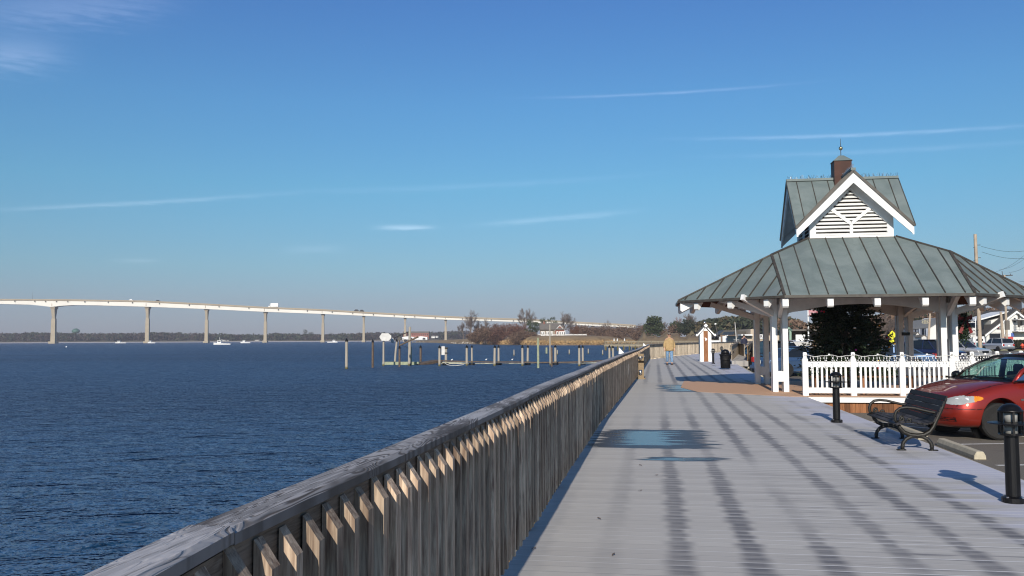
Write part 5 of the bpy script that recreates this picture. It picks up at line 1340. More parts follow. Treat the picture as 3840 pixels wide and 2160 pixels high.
# lamp pole
lp = G(cx_(719), cy_(495), -1.2); e = empty('lamp_pole', lp, 0, 'tall weathered pole with a lamp arm pointing left over the dock', 'lamp pole')
hh = D(cx_(719), cy_(183), lp.y).z+1.2; mb = MB(); mb.tube([(0,0,-.5),(.05,0,hh)], [.17,.13], 8); mb.build('pole', M['piling'], e)
mb = MB(); mb.tube([(0,0,hh-.5),(-1.2,0,hh-1.0),(-1.7,0,hh-1.25)], .05, 5); mb.build('arm', M['black_metal'], e)
mb = MB(); mb.smooth = True; mb.lathe([(.05,.0),(.16,-.12),(.18,-.42),(.1,-.5)], 10, (-1.75,0,hh-1.15)); mb.build('lamp', M['white_dull'], e)
ob = G(cx_(511), cy_(498), -1.2); q = D(cx_(526), cy_(266), ob.y-.3)
oc = MB(); oc.prism([(-.95,.10),(-.60,.62),(.55,.62),(.98,.2),(.98,-.2),(.55,-.62),(-.60,-.62),(-.95,-.1)], Vector((0,0,0)), Vector((1,0,0)), Z, Vector((0,1,0)), .08); o = oc.build('octagonal_board', M['white_dull']); o.location = q; o.scale = (.62,1,.62); tag(o, 'blank whitish octagonal board fixed to a tall piling', 'sign board')
hp = D(cx_(640), cy_(350), G(cx_(640), cy_(505), -1.2).y); e = empty('hoist_boom', hp, 0, 'thin dark hoist boom slanting up to the right from a short piling', 'hoist')
mb = MB(); tipv = D(cx_(792), cy_(264), hp.y)-hp; mb.tube([(0,0,.2), tipv], [.07,.10], 6); mb.tube([(.0,0,.9),(0,0,0)], .05, 5); mb.build('boom', M['piling_dark'], e)
mb = MB(); mb.tube([(.1,0,.95), tipv*.6], .02, 3); mb.tube([(0,0,.3), tipv*.5-Z*.6], .02, 3); mb.build('cable', M['wire'], e)
mb = MB(); mb.lathe([(.18,-.08),(.18,.08)], 10, (0,-.1,.85), (0,1,0)); mb.build('winch', M['copper_dark'], e)
# crossbars + meter box
bp = G(cx_(962), cy_(500), -1.2); d_ = bp.y+3; e = empty('meter_box', D(cx_(1000), cy_(375), d_), 0, 'pale meter box hung between two dark crossbars on the pilings', 'meter box'); O2 = e.location
mb = MB(); mb.beam(D(cx_(955),cy_(352),d_)-O2, D(cx_(1032),cy_(357),d_)-O2, .12,.18); mb.beam(D(cx_(965),cy_(394),d_)-O2, D(cx_(1030),cy_(396),d_)-O2, .1,.14); mb.build('crossbar', M['black_metal'], e)
mb = MB(); mb.box(D(cx_(992),cy_(375),d_)-O2, (.34,.2,.9)); mb.build('box', M['white_dull'], e)
# walkway
e = empty('ruined_walkway', G(cx_(1600), cy_(500), -1.2), 0, 'long narrow broken timber walkway just above the water among the pilings', 'walkway'); O2 = e.location
dk_ = [(950,456),(1060,460),(1182,464),(1300,466),(1404,468),(1520,467),(1630,468),(1757,471),(1850,470),(1990,469),(2110,466),(2200,462),(2330,452)]
top_ = MB(); sid = MB(); DD = 97
for (xa, ya), (xb, yb) in zip(dk_[:-1], dk_[1:]):
    a = D(cx_(xa), cy_(ya), DD)-O2; b = D(cx_(xb), cy_(yb), DD)-O2
    top_.beam(a+Vector((0,.5,0)), b+Vector((.02,.5,0)), 1.5, .10); sid.beam(a-Z*.22+Vector((0,-.3,0)), b-Z*.22+Vector((0,-.3,0)), .08, .22 if xb not in (1300,1520) else .12)
top_.build('deck', M['piling_dark'], e); sid.build('stringer', plain('stained_stringer', (.40,.39,.29), .8, var=.4, scale=2), e)
mb = MB(); a = D(cx_(760), cy_(492), DD-3)-O2; b = D(cx_(950), cy_(458), DD)-O2; mb.beam(a, b, 1.3, .25); mb.build('fallen_ramp', M['piling_dark'], e)
mb = MB(); a = D(cx_(508), cy_(484), DD-2)-O2; b = D(cx_(800), cy_(484), DD-3)-O2; mb.beam(a, b, .5, .5); mb.build('floating_timber', M['piling_green'], e)
for x, y in ((1010,490),(1222,490),(1438,490),(1670,490),(1895,490),(2114,492)):
    mb = MB(); p = D(cx_(x), cy_(y), 92)-O2; mb.lathe([(.34,-.5),(.34,.18)], 10, p); mb.build('float_drum', M['black_metal'], e)
mb = MB(); mb.tube([D(cx_(x), cy_(y), 90)-O2 for x, y in ((1000,470),(1020,486),(1050,495),(1090,497),(1130,492),(1160,488))], .03, 4); mb.build('rope', M['white_dull'], e)
for x, y in ((1338,455),(1548,455),(1062,457)):
    mb = MB(); mb.smooth = True; p = D(cx_(x), cy_(y), DD); mb.lathe([(.02,-.2),(.12,-.12),(.14,0),(.08,.12),(.01,.18)], 8, (0,0,0), (1,0,.2)); mb.lathe([(.01,.06),(.07,.1),(.07,.18),(.01,.22)], 6, (.15,0,.0)); o = mb.build('gull', M['white']); o.location = p+Z*.1; o.scale = (.5,.5,.5)
    tag(o, {1338:'white gull resting on the walkway between the second and third capped pairs', 1548:'white gull on the walkway left of the capped pair by the green piling', 1062:'white gull at the left end of the walkway by the meter box'}[x], 'gull', 'gulls on the walkway')

# ------------------------------------------------------------------ wooden pier
PD = 198
e = empty('wooden_pier', D(2268, 1295, PD), 0, 'wooden pier with post-and-rail sides reaching out beyond the railing', 'pier'); O2 = e.location
def pt(px, py, dd=0): return D(px, py, PD+dd)-O2
mb = MB(); mb.beam(pt(2264,1296,1.2), pt(2640,1295,1.2), 2.6, .4); mb.build('deck', M['pier_wood'], e)
for dd in (0, 2.4):
    for y in (1280, 1286, 1291):
        mb = MB(); mb.beam(pt(2268, y, dd), pt(2640, y-.5, dd), .10, .18 if y == 1280 else .12); mb.build('rail', M['pier_wood'], e)
    x = 2268
    while x < 2640:
        mb = MB(); p = pt(x, 1279, dd); mb.box((p.x, p.y, (p.z-1.0)/2+.0), (.16,.16,p.z+1.0)); mb.build('post', M['pier_wood'], e); x += 25
for x in range(2272, 2440, 22):
    mb = MB(); p = pt(x, 1296); mb.tube([(p.x,p.y,p.z), (p.x,p.y,-2.6)], .16, 6); mb.build('pile', M['piling'], e)
for i, (x, lb) in enumerate(((2303,'gull on the left post of the wooden pier'),(2315,'gull beside the leftmost gull on the pier rail'),(2342,'gull further along the wooden pier rail'))):
    mb = MB(); mb.smooth = True; mb.lathe([(.02,0),(.16,.1),(.18,.3),(.08,.45),(.1,.55),(.02,.66)], 8); o = mb.build('gull', M['white']); o.location = D(x, 1280, PD); tag(o, lb, 'gull', 'gulls on the wooden pier')
# white gusset boards on the water side of the railing
for (x, y, lb) in ((2330, 1327, 'white triangular board sticking up outside the railing before the fountain'), (2417, 1297, 'smaller white triangular board outside the railing near its bend')):
    d_ = 27 if x < 2400 else 44; w_ = 22*d_/F if x < 2400 else 10*d_/F
    mb = MB(); k_ = d_/F; mb.prism([(-10*k_,0),(14*k_,0),(-8*k_,24*k_)] if x < 2400 else [(-5*k_,0),(6*k_,0),(-4*k_,11*k_)], Vector((0,0,0)), Vector((1,0,0)), Z, Vector((0,1,0)), .05); o = mb.build('gusset_board', M['white']); o.location = D(x, y, d_); tag(o, lb, 'board')
# ------------------------------------------------------------------ background cars
def paint(name, col, **kw):
    t = NT(name); fl = t.noise(t.coord(), 900, 1, .5)
    c = t.mix(t.math('MULTIPLY', fl, .25), col, tuple(min(1, x*1.6+.02) for x in col))
    return t.out(c, .35, None, Metallic=.45, Coat_Weight=.8, Coat_Roughness=.05, **kw)
def simple_car(name, label, loc, rz, prof, roofp, W_, col, cat='car', group='cars parked beyond the pavilion', wheels=(1.35,-1.35), lamps='front', r=.34, rack=False):
    """prof: lower side outline (x,z); roofp: greenhouse outline; +x is forward"""
    e = empty(name, loc, rz, label, cat, group)
    mb = MB(); h = W_/2
    # lower body with rounded shoulders
    k = len(prof); xs = [p[0] for p in prof]; L0, L1 = min(xs), max(xs)
    def inset(x): 
        q = min(x-L0, L1-x); return 1 - .12*max(0, 1-q/.45)**2
    rows = [(-h, .0), (-h*.93, 1.0)]
    vs_ = []
    for yv, sc in ((-1, .86), (-1, 1.0), (1, 1.0), (1, .86)):
        pass
    for sgn in (-1, 1):
        for x, z in prof: vs_.append((x, sgn*h*inset(x), min(z, .80)))
        for x, z in prof: vs_.append((x, sgn*h*.90*inset(x), z))
    fs = []
    for sgn, b in ((-1, 0), (1, 2*k)):
        fs.append(tuple(range(b, b+k)) if True else ())
        fs += [(b+i, b+(i+1) % k, b+k+(i+1) % k, b+k+i) for i in range(k)]
    fs += [(k+i, k+(i+1) % k, 3*k+(i+1) % k, 3*k+i) for i in range(k)]
    mb.add(vs_, fs); body = mb.build('body', col, e, bevel=.02)
    m = len(roofp); mb = MB(); vs_ = []
    for sgn in (-1, 1):
        for x, z in roofp: vs_.append((x, sgn*h*(.90 if z < 1.12 else .74), z))
    mb.add(vs_, [tuple(range(m))[::-1], tuple(range(m, 2*m))] + [(i, (i+1) % m, m+(i+1) % m, m+i) for i in range(m)])
    mb.build('windows', M['glassdark'], e)
    zt = max(z for x, z in roofp); top = [x for x, z in roofp if z > zt-.06]
    mb = MB(); mb.box(((min(top)+max(top))/2, 0, zt+.02), (max(top)-min(top)+.1, W_*.75, .05)); mb.build('roof', col, e, bevel=.02)
    mb = MB()
    for sgn in (-1, 1):
        a, b = roofp[0], roofp[1]
        for i in range(m):
            p, q = roofp[i], roofp[(i+1) % m]
            if abs(p[1]-q[1]) > .25: mb.beam((p[0], sgn*h*(.90 if p[1] < 1.12 else .74)*1.005, p[1]), (q[0], sgn*h*(.90 if q[1] < 1.12 else .74)*1.005, q[1]), .07, .05)
        mid = sum(top)/len(top); mb.beam((mid, sgn*h*.905, 1.0), (mid, sgn*h*.745, zt), .07, .03)
    mb.build('pillar', col, e)
    for x in wheels:
        for sgn in (-1, 1):
            mb = MB(); mb.lathe([(r*.62,-.11),(r*.96,-.11),(r,-.08),(r,.08),(r*.96,.11),(r*.62,.11)], 18, (x, sgn*(h-.11), r), (0,1,0)); w_ = mb.build('wheel', M['tyre'], e)
            mb = MB(); mb.lathe([(r*.62,-.07),(r*.15,-.09),(r*.15,.09),(r*.62,.07)], 12, (x, sgn*(h-.10), r), (0,1,0)); mb.build('rim', M['rim'], w_)
    for sgn in (-1, 1):
        mb = MB(); mb.box((L1-.02, sgn*h*.70, .68), (.10, h*.34, .15)); mb.build('headlight', M['clear_lens'], e, bevel=.02)
        mb = MB(); mb.box((L0+.02, sgn*h*.76, .82), (.10, h*.22, .26)); mb.build('tail_light', M['red_lamp'], e, bevel=.02)
    mb = MB(); mb.box((L1+.01,0,.66),(.05,h*.85,.16)); mb.build('grille', M['black_metal'], e)
    mb = MB(); mb.box((L1-.02,0,.42),(.14,W_*.9,.16)); mb.build('front_bumper', col, e, bevel=.02)
    mb = MB(); mb.box((L0,0,.46),(.16,W_*.92,.18)); mb.build('rear_bumper', M['rim'] if 'silver' in label else col, e, bevel=.02)
    mb = MB(); mb.box((L0-.05,0,.72),(.03,.32,.16)); mb.build('licence_plate', M['white'], e)
    return e
SUVp = [(2.25,.30),(2.30,.62),(2.2,.86),(1.1,1.02),(-2.15,1.08),(-2.25,.62),(-2.2,.30)]; SUVr = [(1.05,1.02),(.35,1.62),(-.6,1.68),(-1.9,1.60),(-2.13,1.08)]
SEDp = [(2.3,.25),(2.35,.55),(2.2,.74),(1.05,.92),(-1.5,.96),(-2.25,.90),(-2.35,.55),(-2.3,.25)]; SEDr = [(.95,.92),(.15,1.38),(-.4,1.43),(-.95,1.36),(-1.65,.96)]
def gp(px, d, z=LOTZ): p = D(px, 1300, d); return Vector((p.x, p.y, z))
P_ = {'silver': paint('silver_paint', (.50,.50,.52)), 'navy': paint('navy_paint', (.015,.025,.085)), 'maroon': paint('maroon_paint', (.09,.012,.02)), 'teal': paint('teal_paint', (.03,.12,.15)), 'blue': paint('blue_paint', (.05,.10,.20)), 'black': paint('black_paint', (.012,.012,.014)), 'lightblue': paint('pale_blue_paint', (.18,.24,.32)), 'white': paint('white_paint_car', (.7,.7,.7))}
simple_car('parked_suv', 'silver SUV seen from behind beside the utility pole', gp(3738, 115), R(98), SUVp, SUVr, 1.85, P_['silver'])
simple_car('parked_suv', 'dark navy SUV facing the camera between the right post clusters', gp(3497, 64), R(-72), SUVp, SUVr, 1.85, P_['navy'])
simple_car('parked_suv', 'silver-grilled SUV front just right of the right-hand posts', gp(3598, 74), R(-62), SUVp, SUVr, 1.85, P_['silver'])
simple_car('parked_car', 'pale blue car partly hidden left of the navy SUV', gp(3428, 80), R(-80), SEDp, SEDr, 1.75, P_['lightblue'])
simple_car('parked_car', 'dark blue car parked behind the left part of the picket fence', gp(3005, 44), R(15), SEDp, SEDr, 1.75, P_['blue'])
simple_car('parked_car', 'blue car showing low behind the right side of the decorated fir', gp(3340, 52), R(160), SEDp, SEDr, 1.75, P_['blue'])
simple_car('parked_suv', 'maroon SUV between the left posts and the decorated fir', gp(2966, 66), R(-95), SUVp, SUVr, 1.85, P_['maroon'])
simple_car('parked_suv', 'black SUV seen between the left front posts', gp(2919, 48), R(-85), SUVp, SUVr, 1.85, P_['black'])
simple_car('parked_car', 'dark car glimpsed between the rear left posts', gp(2860, 60), R(-85), SEDp, SEDr, 1.75, P_['black'])
simple_car('parked_car', 'white car far behind the small boat on its trailer', gp(2998, 95), R(5), SEDp, SEDr, 1.75, P_['white'])
pu = simple_car('pickup_truck', 'teal pickup with a white camper shell seen from behind', gp(3634, 138), R(95), [(2.6,.35),(2.65,.7),(2.5,.98),(1.2,1.05),(-2.6,1.0),(-2.7,.7),(-2.65,.35)], [(1.1,1.05),(.7,1.65),(-.3,1.68),(-.4,1.05)], 1.95, P_['teal'], cat='pickup truck', wheels=(1.6,-1.7))
mb = MB(); mb.prism([(-2.68,1.0),(-.45,1.0),(-.1,1.9),(-2.55,1.95)], Vector((0,.93,0)), Vector((1,0,0)), Z, Vector((0,-1,0)), 1.86); cs = mb.build('camper_shell', M['white'], pu, bevel=.04)
mb = MB(); mb.box((-2.66,0,1.42),(.06,1.2,.34)); mb.build('rear_window', M['glassdark'], cs)
# small boat on trailer
e = empty('boat_on_trailer', gp(3003, 60, LOTZ+.8), R(70), 'small white motor boat on a trailer right of the maroon SUV', 'boat')
mb = MB(); mb.add([(-2.2,-.75,.8),(-2.2,.75,.8),(1.0,.8,.9),(2.4,0,1.0),(1.0,-.8,.9),(-2.1,-.5,.1),(-2.1,.5,.1),(1.0,.45,.15),(2.0,0,.5),(1.0,-.45,.15)], [(0,1,2,3,4),(5,9,8,7,6),(0,5,6,1),(1,6,7,2),(2,7,8,3),(3,8,9,4),(4,9,5,0)]); mb.build('hull', M['white_dull'], e)
mb = MB(); mb.box((.0,0,1.05),(.7,.6,.5)); mb.build('console', M['white'], e)
mb = MB(); mb.box((-.2,0,-.2),(3.6,.9,.1)); mb.lathe([(.3,-.7),(.3,.7)], 10, (-.5,0,-.45), (0,1,0)); mb.build('trailer', M['black_metal'], e)

# ------------------------------------------------------------------ houses and poles on the right
def wallpoly(pts, d, origin): return [(D(x, y, d)-origin) for x, y in pts]
wd = 160
O3 = gp(3806, wd); hz = empty('white_house', O3, 0, 'white gabled two-storey shop house with a balcony at the right edge', 'house')
def wp(x, y, d=wd): v = D(x, y, d)-O3; return (v.x, v.z)
M['siding'] = plain('white_siding', (.72,.71,.68), .7, var=.05, scale=.6)
mb = MB(); mb.prism([wp(3699,1320),wp(3699,1251),wp(3806,1171),wp(3913,1251),wp(3913,1320)], Vector((0,0,0)), Vector((1,0,0)), Z, Vector((0,1,0)), 9); mb.build('wall', M['siding'], hz)
mb = MB()
for s in (-1, 1):
    x1, z1 = wp(3806+s*118, 1256); x0, z0 = wp(3806, 1165.5)
    mb.prism([(x0,z0),(x1,z1),(x1,z1-.35),(x0,z0-.40)], Vector((0,-.6,0)), Vector((1,0,0)), Z, Vector((0,1,0)), .12)
mb.build('gable_trim', M['white'], hz)
mb = MB()
for s in (-1, 1):
    x1, z1 = wp(3806+s*120, 1258); x0, z0 = wp(3806, 1164.5)
    mb.prism([(x0,z0+.02),(x1,z1+.02),(x1,z1+.22),(x0,z0+.24)], Vector((0,-.5,0)), Vector((1,0,0)), Z, Vector((0,1,0)), 10.5)
mb.build('roof', plain('dark_shingle', (.075,.07,.065), .9), hz)
mb = MB(); mb.prism([wp(3690,1236,wd+4),wp(3690,1203,wd+4),wp(3800,1172,wd+4),wp(3800,1236,wd+4)], Vector((0,1.6,0)), Vector((1,0,0)), Z, Vector((0,1,0)), 5); dm = mb.build('dormer', M['siding'], hz)
mb = MB(); mb.prism([wp(3684,1202),wp(3804,1168),wp(3804,1164),wp(3684,1197)], Vector((0,1.2,0)), Vector((1,0,0)), Z, Vector((0,1,0)), 6); mb.build('dormer_trim', M['white'], dm)
mb = MB(); x, z = wp(3692,1219); mb.box((x+.2,1.5,z),(.9,.1,1.5)); mb.build('dormer_window', M['glassdark'], dm)
def win(x0, y0, x1, y1, name='window', mt='glassdark', par=None, dy=-.04, th=.08):
    a, b = wp(x0, y0), wp(x1, y1); mb = MB(); mb.box(((a[0]+b[0])/2, dy, (a[1]+b[1])/2), (abs(b[0]-a[0]), th, abs(a[1]-b[1]))); return mb.build(name, M[mt], par or hz)
win(3710,1251,3752,1276,'shop_opening'); f_ = win(3706,1246,3756,1250.5,'opening_lintel','white_dull'); 
win(3773,1202,3786,1222); win(3823,1203,3834,1221,'door'); win(3800,1203,3809,1209); win(3802,1192,3808,1196,'vent')
M['sign_dark'] = plain('dark_sign', (.03,.015,.03), .6); M['sign_blue'] = plain('blue_banner', (.07,.14,.42), .7); M['sign_red'] = plain('red_banner', (.55,.07,.06), .7)
sg = win(3737,1223,3760,1235,'shop_sign','sign_dark', dy=-.09)
for k_ in range(3): win(3745,1225+3*k_,3757,1226.2+3*k_,'sign_line','white_dull',sg,-.15,.02)
win(3739,1225,3743.5,1229,'sign_mark','sign_red',sg,-.15,.02)
bn_ = win(3756,1249,3790,1262,'banner_white','white',dy=-.1); win(3756,1263,3798,1275,'banner_red','sign_red',dy=-.12); win(3790,1249,3802,1262,'banner_blue','sign_blue',dy=-.12); win(3769,1255,3785,1257,'banner_line','sign_blue',bn_,-.16,.02)
mb = MB(); a = wp(3795,1243); b = wp(3860,1245); mb.box(((a[0]+b[0])/2,-1.0,a[1]),(b[0]-a[0],2.0,.18)); mb.box(((a[0]+b[0])/2,-1.0,wp(3795,1199)[1]),(b[0]-a[0],2.1,.16)); bc = mb.build('balcony', M['white_dull'], hz)
mb = MB()
for q in range(7): x = a[0]+q*(b[0]-a[0])/6; mb.box((x,-1.95,wp(0,1234)[1]),(.06,.05,1.1))
for y in (1226,1234): mb.box(((a[0]+b[0])/2,-1.95,wp(0,y)[1]),(b[0]-a[0],.05,.06))
for x in (3797,3801): mb.box((wp(x,1230)[0],-1.9,wp(0,1220)[1]),(.12,.1,2.4))
mb.build('balcony_railing', M['copper_dark'], bc)
he = empty('hedge', gp(3812, 140), 0, 'dark clipped hedge in front of the white shop house', 'hedge'); rs = rsn(77)
a = D(3770, 1277, 140); cen = np.stack([rs.uniform(-1.9,2.6,2600), rs.uniform(-.6,.6,2600), rs.uniform(.0,1.35,2600)],1); tri_mesh('foliage', leaves(rs, cen, .22), fol('hedge_leaf', (.012,.014,.008), (.05,.05,.025)), he)
mb = MB(); mb.smooth = True; mb.lathe([(.16,0),(.14,.5),(.2,.52),(.17,.75),(.06,.86),(.02,.9)], 10); mb.tube([(-.24,0,.6),(.24,0,.6)], .07, 6); o = mb.build('fire_hydrant', plain('orange_red', (.75,.10,.05), .5)); o.location = gp(3834, 118, LOTZ+.1); tag(o, 'orange-red hydrant on the verge below the hedge', 'hydrant')
mb = MB(); mb.box((0,0,.05),(9,2.2,.12)); o = mb.build('grass_verge', plain('verge_grass', (.20,.19,.09), .95, var=.3)); o.location = gp(3830, 122); tag(o, kind='structure')
# blue-grey house
O3 = gp(3485, 150); hz2 = empty('grey_house', O3, 0, 'blue-grey house with a sunlit white gable end behind the navy SUV', 'house')
def wp2(x, y): v = D(x, y, 150)-O3; return (v.x, v.z)
mb = MB(); mb.prism([wp2(3483,1300),wp2(3483,1227),wp2(3548,1190),wp2(3600,1227),wp2(3600,1300)], Vector((0,0,0)), Vector((1,0,0)), Z, Vector((0,1,0)), 8); mb.build('gable_wall', M['siding'], hz2)
mb = MB(); a = wp2(3452,1300); b = wp2(3452,1234); c_ = wp2(3483,1300); d_ = wp2(3483,1230)
mb.add([(a[0],3,a[1]),(c_[0],.02,c_[1]),(d_[0],.02,d_[1]),(b[0],3,b[1]),(a[0],8,a[1]),(b[0],8,b[1])], [(0,1,2,3),(0,3,5,4)]); mb.build('side_wall', plain('blue_grey_siding', (.20,.22,.27), .8), hz2)
mb = MB(); e0 = wp2(3447,1236); e1 = wp2(3484,1229); e2 = wp2(3548,1189); e3 = wp2(3495,1203)
mb.add([(e0[0],3.2,e0[1]),(e1[0],-.3,e1[1]),(e2[0],-.3,e2[1]),(e3[0],7,e3[1]),(e0[0],3.2,e0[1]+.15),(e1[0],-.3,e1[1]+.15),(e2[0],-.3,e2[1]+.15),(e3[0],7,e3[1]+.15)], [(0,1,2,3),(4,7,6,5),(0,4,5,1),(1,5,6,2),(2,6,7,3),(3,7,4,0)]); mb.build('roof', plain('grey_roofing', (.17,.175,.18), .9), hz2)
for q in range(4):
    mb = MB(); x = wp2(3458+q*6,1260); mb.box((x[0]+.3, 2.4-q*.75, x[1]+.6),(.7,.1,1.4)); mb.build('window', plain('pale_shutter', (.32,.35,.42), .6) if q % 2 else M['glassdark'], hz2)
# small white sheds / booth by it
for (x0,x1,y0,y1,dd,lb) in ((3436,3448,1247,1272,145,'narrow white booth left of the blue-grey house'),(3457,3475,1258,1276,120,'small beige hut with a pointed roof above the navy SUV')):
    a = D(x0,y1+14,dd); b = D(x1,y1+14,dd); h = D(x0,y0,dd).z-a.z; e = empty('small_hut', (a+b)/2, 0, lb, 'hut'); w_ = b.x-a.x
    mb = MB(); mb.prism([(-w_/2,0),(w_/2,0),(w_/2,h*.8),(0,h),(-w_/2,h*.8)], Vector((0,0,0)), Vector((1,0,0)), Z, Vector((0,1,0)), 2); mb.build('wall', M['white_dull'], e)
    mb = MB(); mb.prism([(-w_/2-.1,h*.78),(0,h),(w_/2+.1,h*.78),(w_/2+.1,h*.84),(0,h+.1),(-w_/2-.1,h*.84)], Vector((0,-.1,0)), Vector((1,0,0)), Z, Vector((0,1,0)), 2.2); mb.build('roof', M['slate'], e)
# beige restaurant left behind the posts
O3 = gp(2825, 150); bz = empty('beige_building', O3, 0, 'low beige building with a white canopy and tall parapet behind the left posts', 'building')
def wp3(x, y): v = D(x, y, 150)-O3; return (v.x, v.z)
M['beige'] = plain('beige_render', (.50,.41,.31), .85, var=.06, scale=.5)
mb = MB(); a = wp3(2781,1320); b = wp3(2813,1258); mb.prism([a, wp3(2960,1320), wp3(2960,1258), (a[0], b[1])], Vector((0,0,0)), Vector((1,0,0)), Z, Vector((0,1,0)), 10); mb.build('wall', M['beige'], bz)
mb = MB(); mb.prism([wp3(2813,1262), wp3(2836,1262), wp3(2836,1234), wp3(2813,1234)], Vector((0,-.3,0)), Vector((1,0,0)), Z, Vector((0,1,0)), 8); mb.build('parapet', M['beige'], bz)
mb = MB(); mb.prism([wp3(2763,1255), wp3(2813,1255), wp3(2813,1242), wp3(2770,1243)], Vector((0,2.5,0)), Vector((1,0,0)), Z, Vector((0,1,0)), 8); mb.build('roof', M['copper_dark'], bz)
mb = MB(); mb.prism([wp3(2773,1258.5), wp3(2815,1258.5), wp3(2815,1254), wp3(2773,1254)], Vector((0,-1.2,0)), Vector((1,0,0)), Z, Vector((0,1,0)), 2.5); mb.build('canopy', M['white'], bz)
mb = MB(); mb.prism([wp3(2846,1270), wp3(2880,1270), wp3(2880,1254), wp3(2846,1254)], Vector((0,-.25,0)), Vector((1,0,0)), Z, Vector((0,1,0)), .15); sg = mb.build('sign_board', M['white'], bz)
cu = bpy.data.curves.new('sign_letters', 'FONT'); cu.body = 'RI'; cu.size = .70; cu.extrude = .02; cu.align_x = 'CENTER'
to = bpy.data.objects.new('sign_letters', cu); COL.objects.link(to); dg = bpy.context.evaluated_depsgraph_get(); tm = bpy.data.meshes.new_from_object(to.evaluated_get(dg)); bpy.data.objects.remove(to)
tm.name = 'sign_letters'; tm.materials.clear(); tm.materials.append(M['sign_dark']); o = link('sign_letters', tm, sg); q = wp3(2855, 1267); o.location = (q[0], -.31, q[1]); o.rotation_euler = (math.pi/2, 0, 0)
# green framed hall
O3 = gp(2972, 130); gh = empty('green_frame_building', O3, 0, 'pale green columned building front left of the flagpole', 'building')
M['mint'] = plain('mint_paint', (.26,.38,.30), .7)
def wp4(x, y): v = D(x, y, 130)-O3; return (v.x, v.z)
mb = MB()
for q in range(6):
    x = 2961+q*3.6; a = wp4(x,1300); b = wp4(x,1237+q*1.3); mb.beam((a[0],q*.3,a[1]),(b[0],q*.3,b[1]),.07,.07)
mb.build('columns', M['mint'], gh)
mb = MB(); a = wp4(2956,1231); b = wp4(2981,1240); mb.beam((a[0],-.1,a[1]),(b[0],1.7,b[1]),.3,.28); mb.build('frieze', M['mint'], gh)
mb = MB(); mb.prism([wp4(2962,1300),wp4(2980,1300),wp4(2980,1240),wp4(2962,1236)], Vector((0,2.2,0)), Vector((1,0,0)), Z, Vector((0,1,0)), 3); mb.build('wall', plain('dark_green_wall', (.05,.09,.07), .8), gh)
# low brown building beyond
O3 = gp(3010, 180); e = empty('brown_shed', O3, 0, 'long low brown building with pale lights right of the green front', 'building')
mb = MB(); mb.box((0,4,1.6),(7,6,3.4)); mb.build('wall', plain('brown_wall', (.13,.085,.05), .9), e)
mb = MB(); mb.box((0,.9,3.4),(7.4,8,.3)); mb.build('roof', M['slate'], e)
# flagpole with flag
fp = gp(3033, 100); e = empty('flagpole', fp, 0, 'white flagpole flying a striped flag left of the decorated fir', 'flagpole')
mb = MB(); mb.tube([(0,0,0),(0,0,5.4)], [.10,.06], 8); mb.build('pole', M['white'], e)
ft = NT('flag_cloth'); uvz = ft.sep(ft.coord())[2]; stp = ft.math('GREATER_THAN', ft.math('FRACT', ft.math('MULTIPLY', uvz, 8.0)), .5)
M['flag'] = ft.out(ft.mix(stp, (.6,.6,.62), (.45,.03,.05)), .8)
mb = MB(); mb.smooth = True; vs_ = []
for i in range(10):
    for j in range(6): vs_.append((.06+i*.13, .12*math.sin(i*.8), 4.35+j*.16-.02*i))
mb.add(vs_, [(i*6+j, (i+1)*6+j, (i+1)*6+j+1, i*6+j+1) for i in range(9) for j in range(5)]); mb.build('flag', M['flag'], e)
# utility poles and wires
def upole(px, ytop, d, r_, label, lean=0.0, mat='pole_wood'):
    if 'pole_wood' not in M: M['pole_wood'] = wood_mat
    p = gp(px, d); h = D(px, ytop, d).z-p.z; e = empty('utility_pole', p, 0, label, 'utility pole', 'utility poles')
    mb = MB(); mb.tube([(0,0,0),(lean*.5,0,h*.5),(lean,0,h)], [r_*1.1, r_, r_*.85], 10); mb.build('pole', M['pole_wood'], e); return e, h
wood_mat = plain('bleached_pole', (.42,.34,.26), .85, var=.12, scale=3)
e, h = upole(3676, 878, 96, .19, 'tall bleached utility pole rising behind the pavilion roof', -.13)
mb = MB()
for z in (h-1.2, h-2.6, h-3.9): mb.beam((-.13,0,z),(.40,0,z+.0),.06,.06); mb.beam((-.13,-.05,z-.3),(-.42,-.05,z-.3),.05,.05)
mb.build('insulator', M['copper_dark'], e); P1 = e.location + Vector((.1,0,h-3.9))
mb = MB(); mb.tube([(-.3,-.1,.5),(-.34,-.1,h-.6)], .02, 4); mb.build('ground_wire', M['wire'], e)
e, h = upole(3764, 1170, 130, .20, 'second utility pole with a grey transformer in front of the white shop house', -.25)
mb = MB(); mb.lathe([(.32,0),(.34,.1),(.34,1.3),(.2,1.4)], 12, (.62,0,2.5+.4)); mb.build('transformer', M['slate'], e)
mb = MB(); mb.tube([(.45,0,2.6),(.1,-.2,2.2),(.05,-.25,.6)], .03, 4); mb.build('cable', M['wire'], e)
e, h = upole(3478, 1176, 110, .14, 'thinner leaning pale pole in front of the blue-grey house', .45)
O4 = gp(3800, 140); e = empty('cross_arm_pole', O4, 0, 'far utility pole whose cross-arm shows above the pavilion eave', 'utility pole', 'utility poles'); hh = D(3800, 1026, 140).z-O4.z
mb = MB(); mb.tube([(-1.0,0,0),(-1.0,0,hh-.2)], [.2,.15], 8); mb.build('pole', M['pole_wood'], e)
mb = MB(); mb.beam((-2.2,0,hh-.4),(-.6+.9,0,hh-.25),.12,.14); mb.tube([(-1.3,0,hh-.3),(-1.35,0,hh+.4)], .05, 5); mb.tube([(-.1,0,hh-.3),(-.0,0,hh-.0)], .05, 5); mb.build('cross_arm', M['copper_dark'], e)
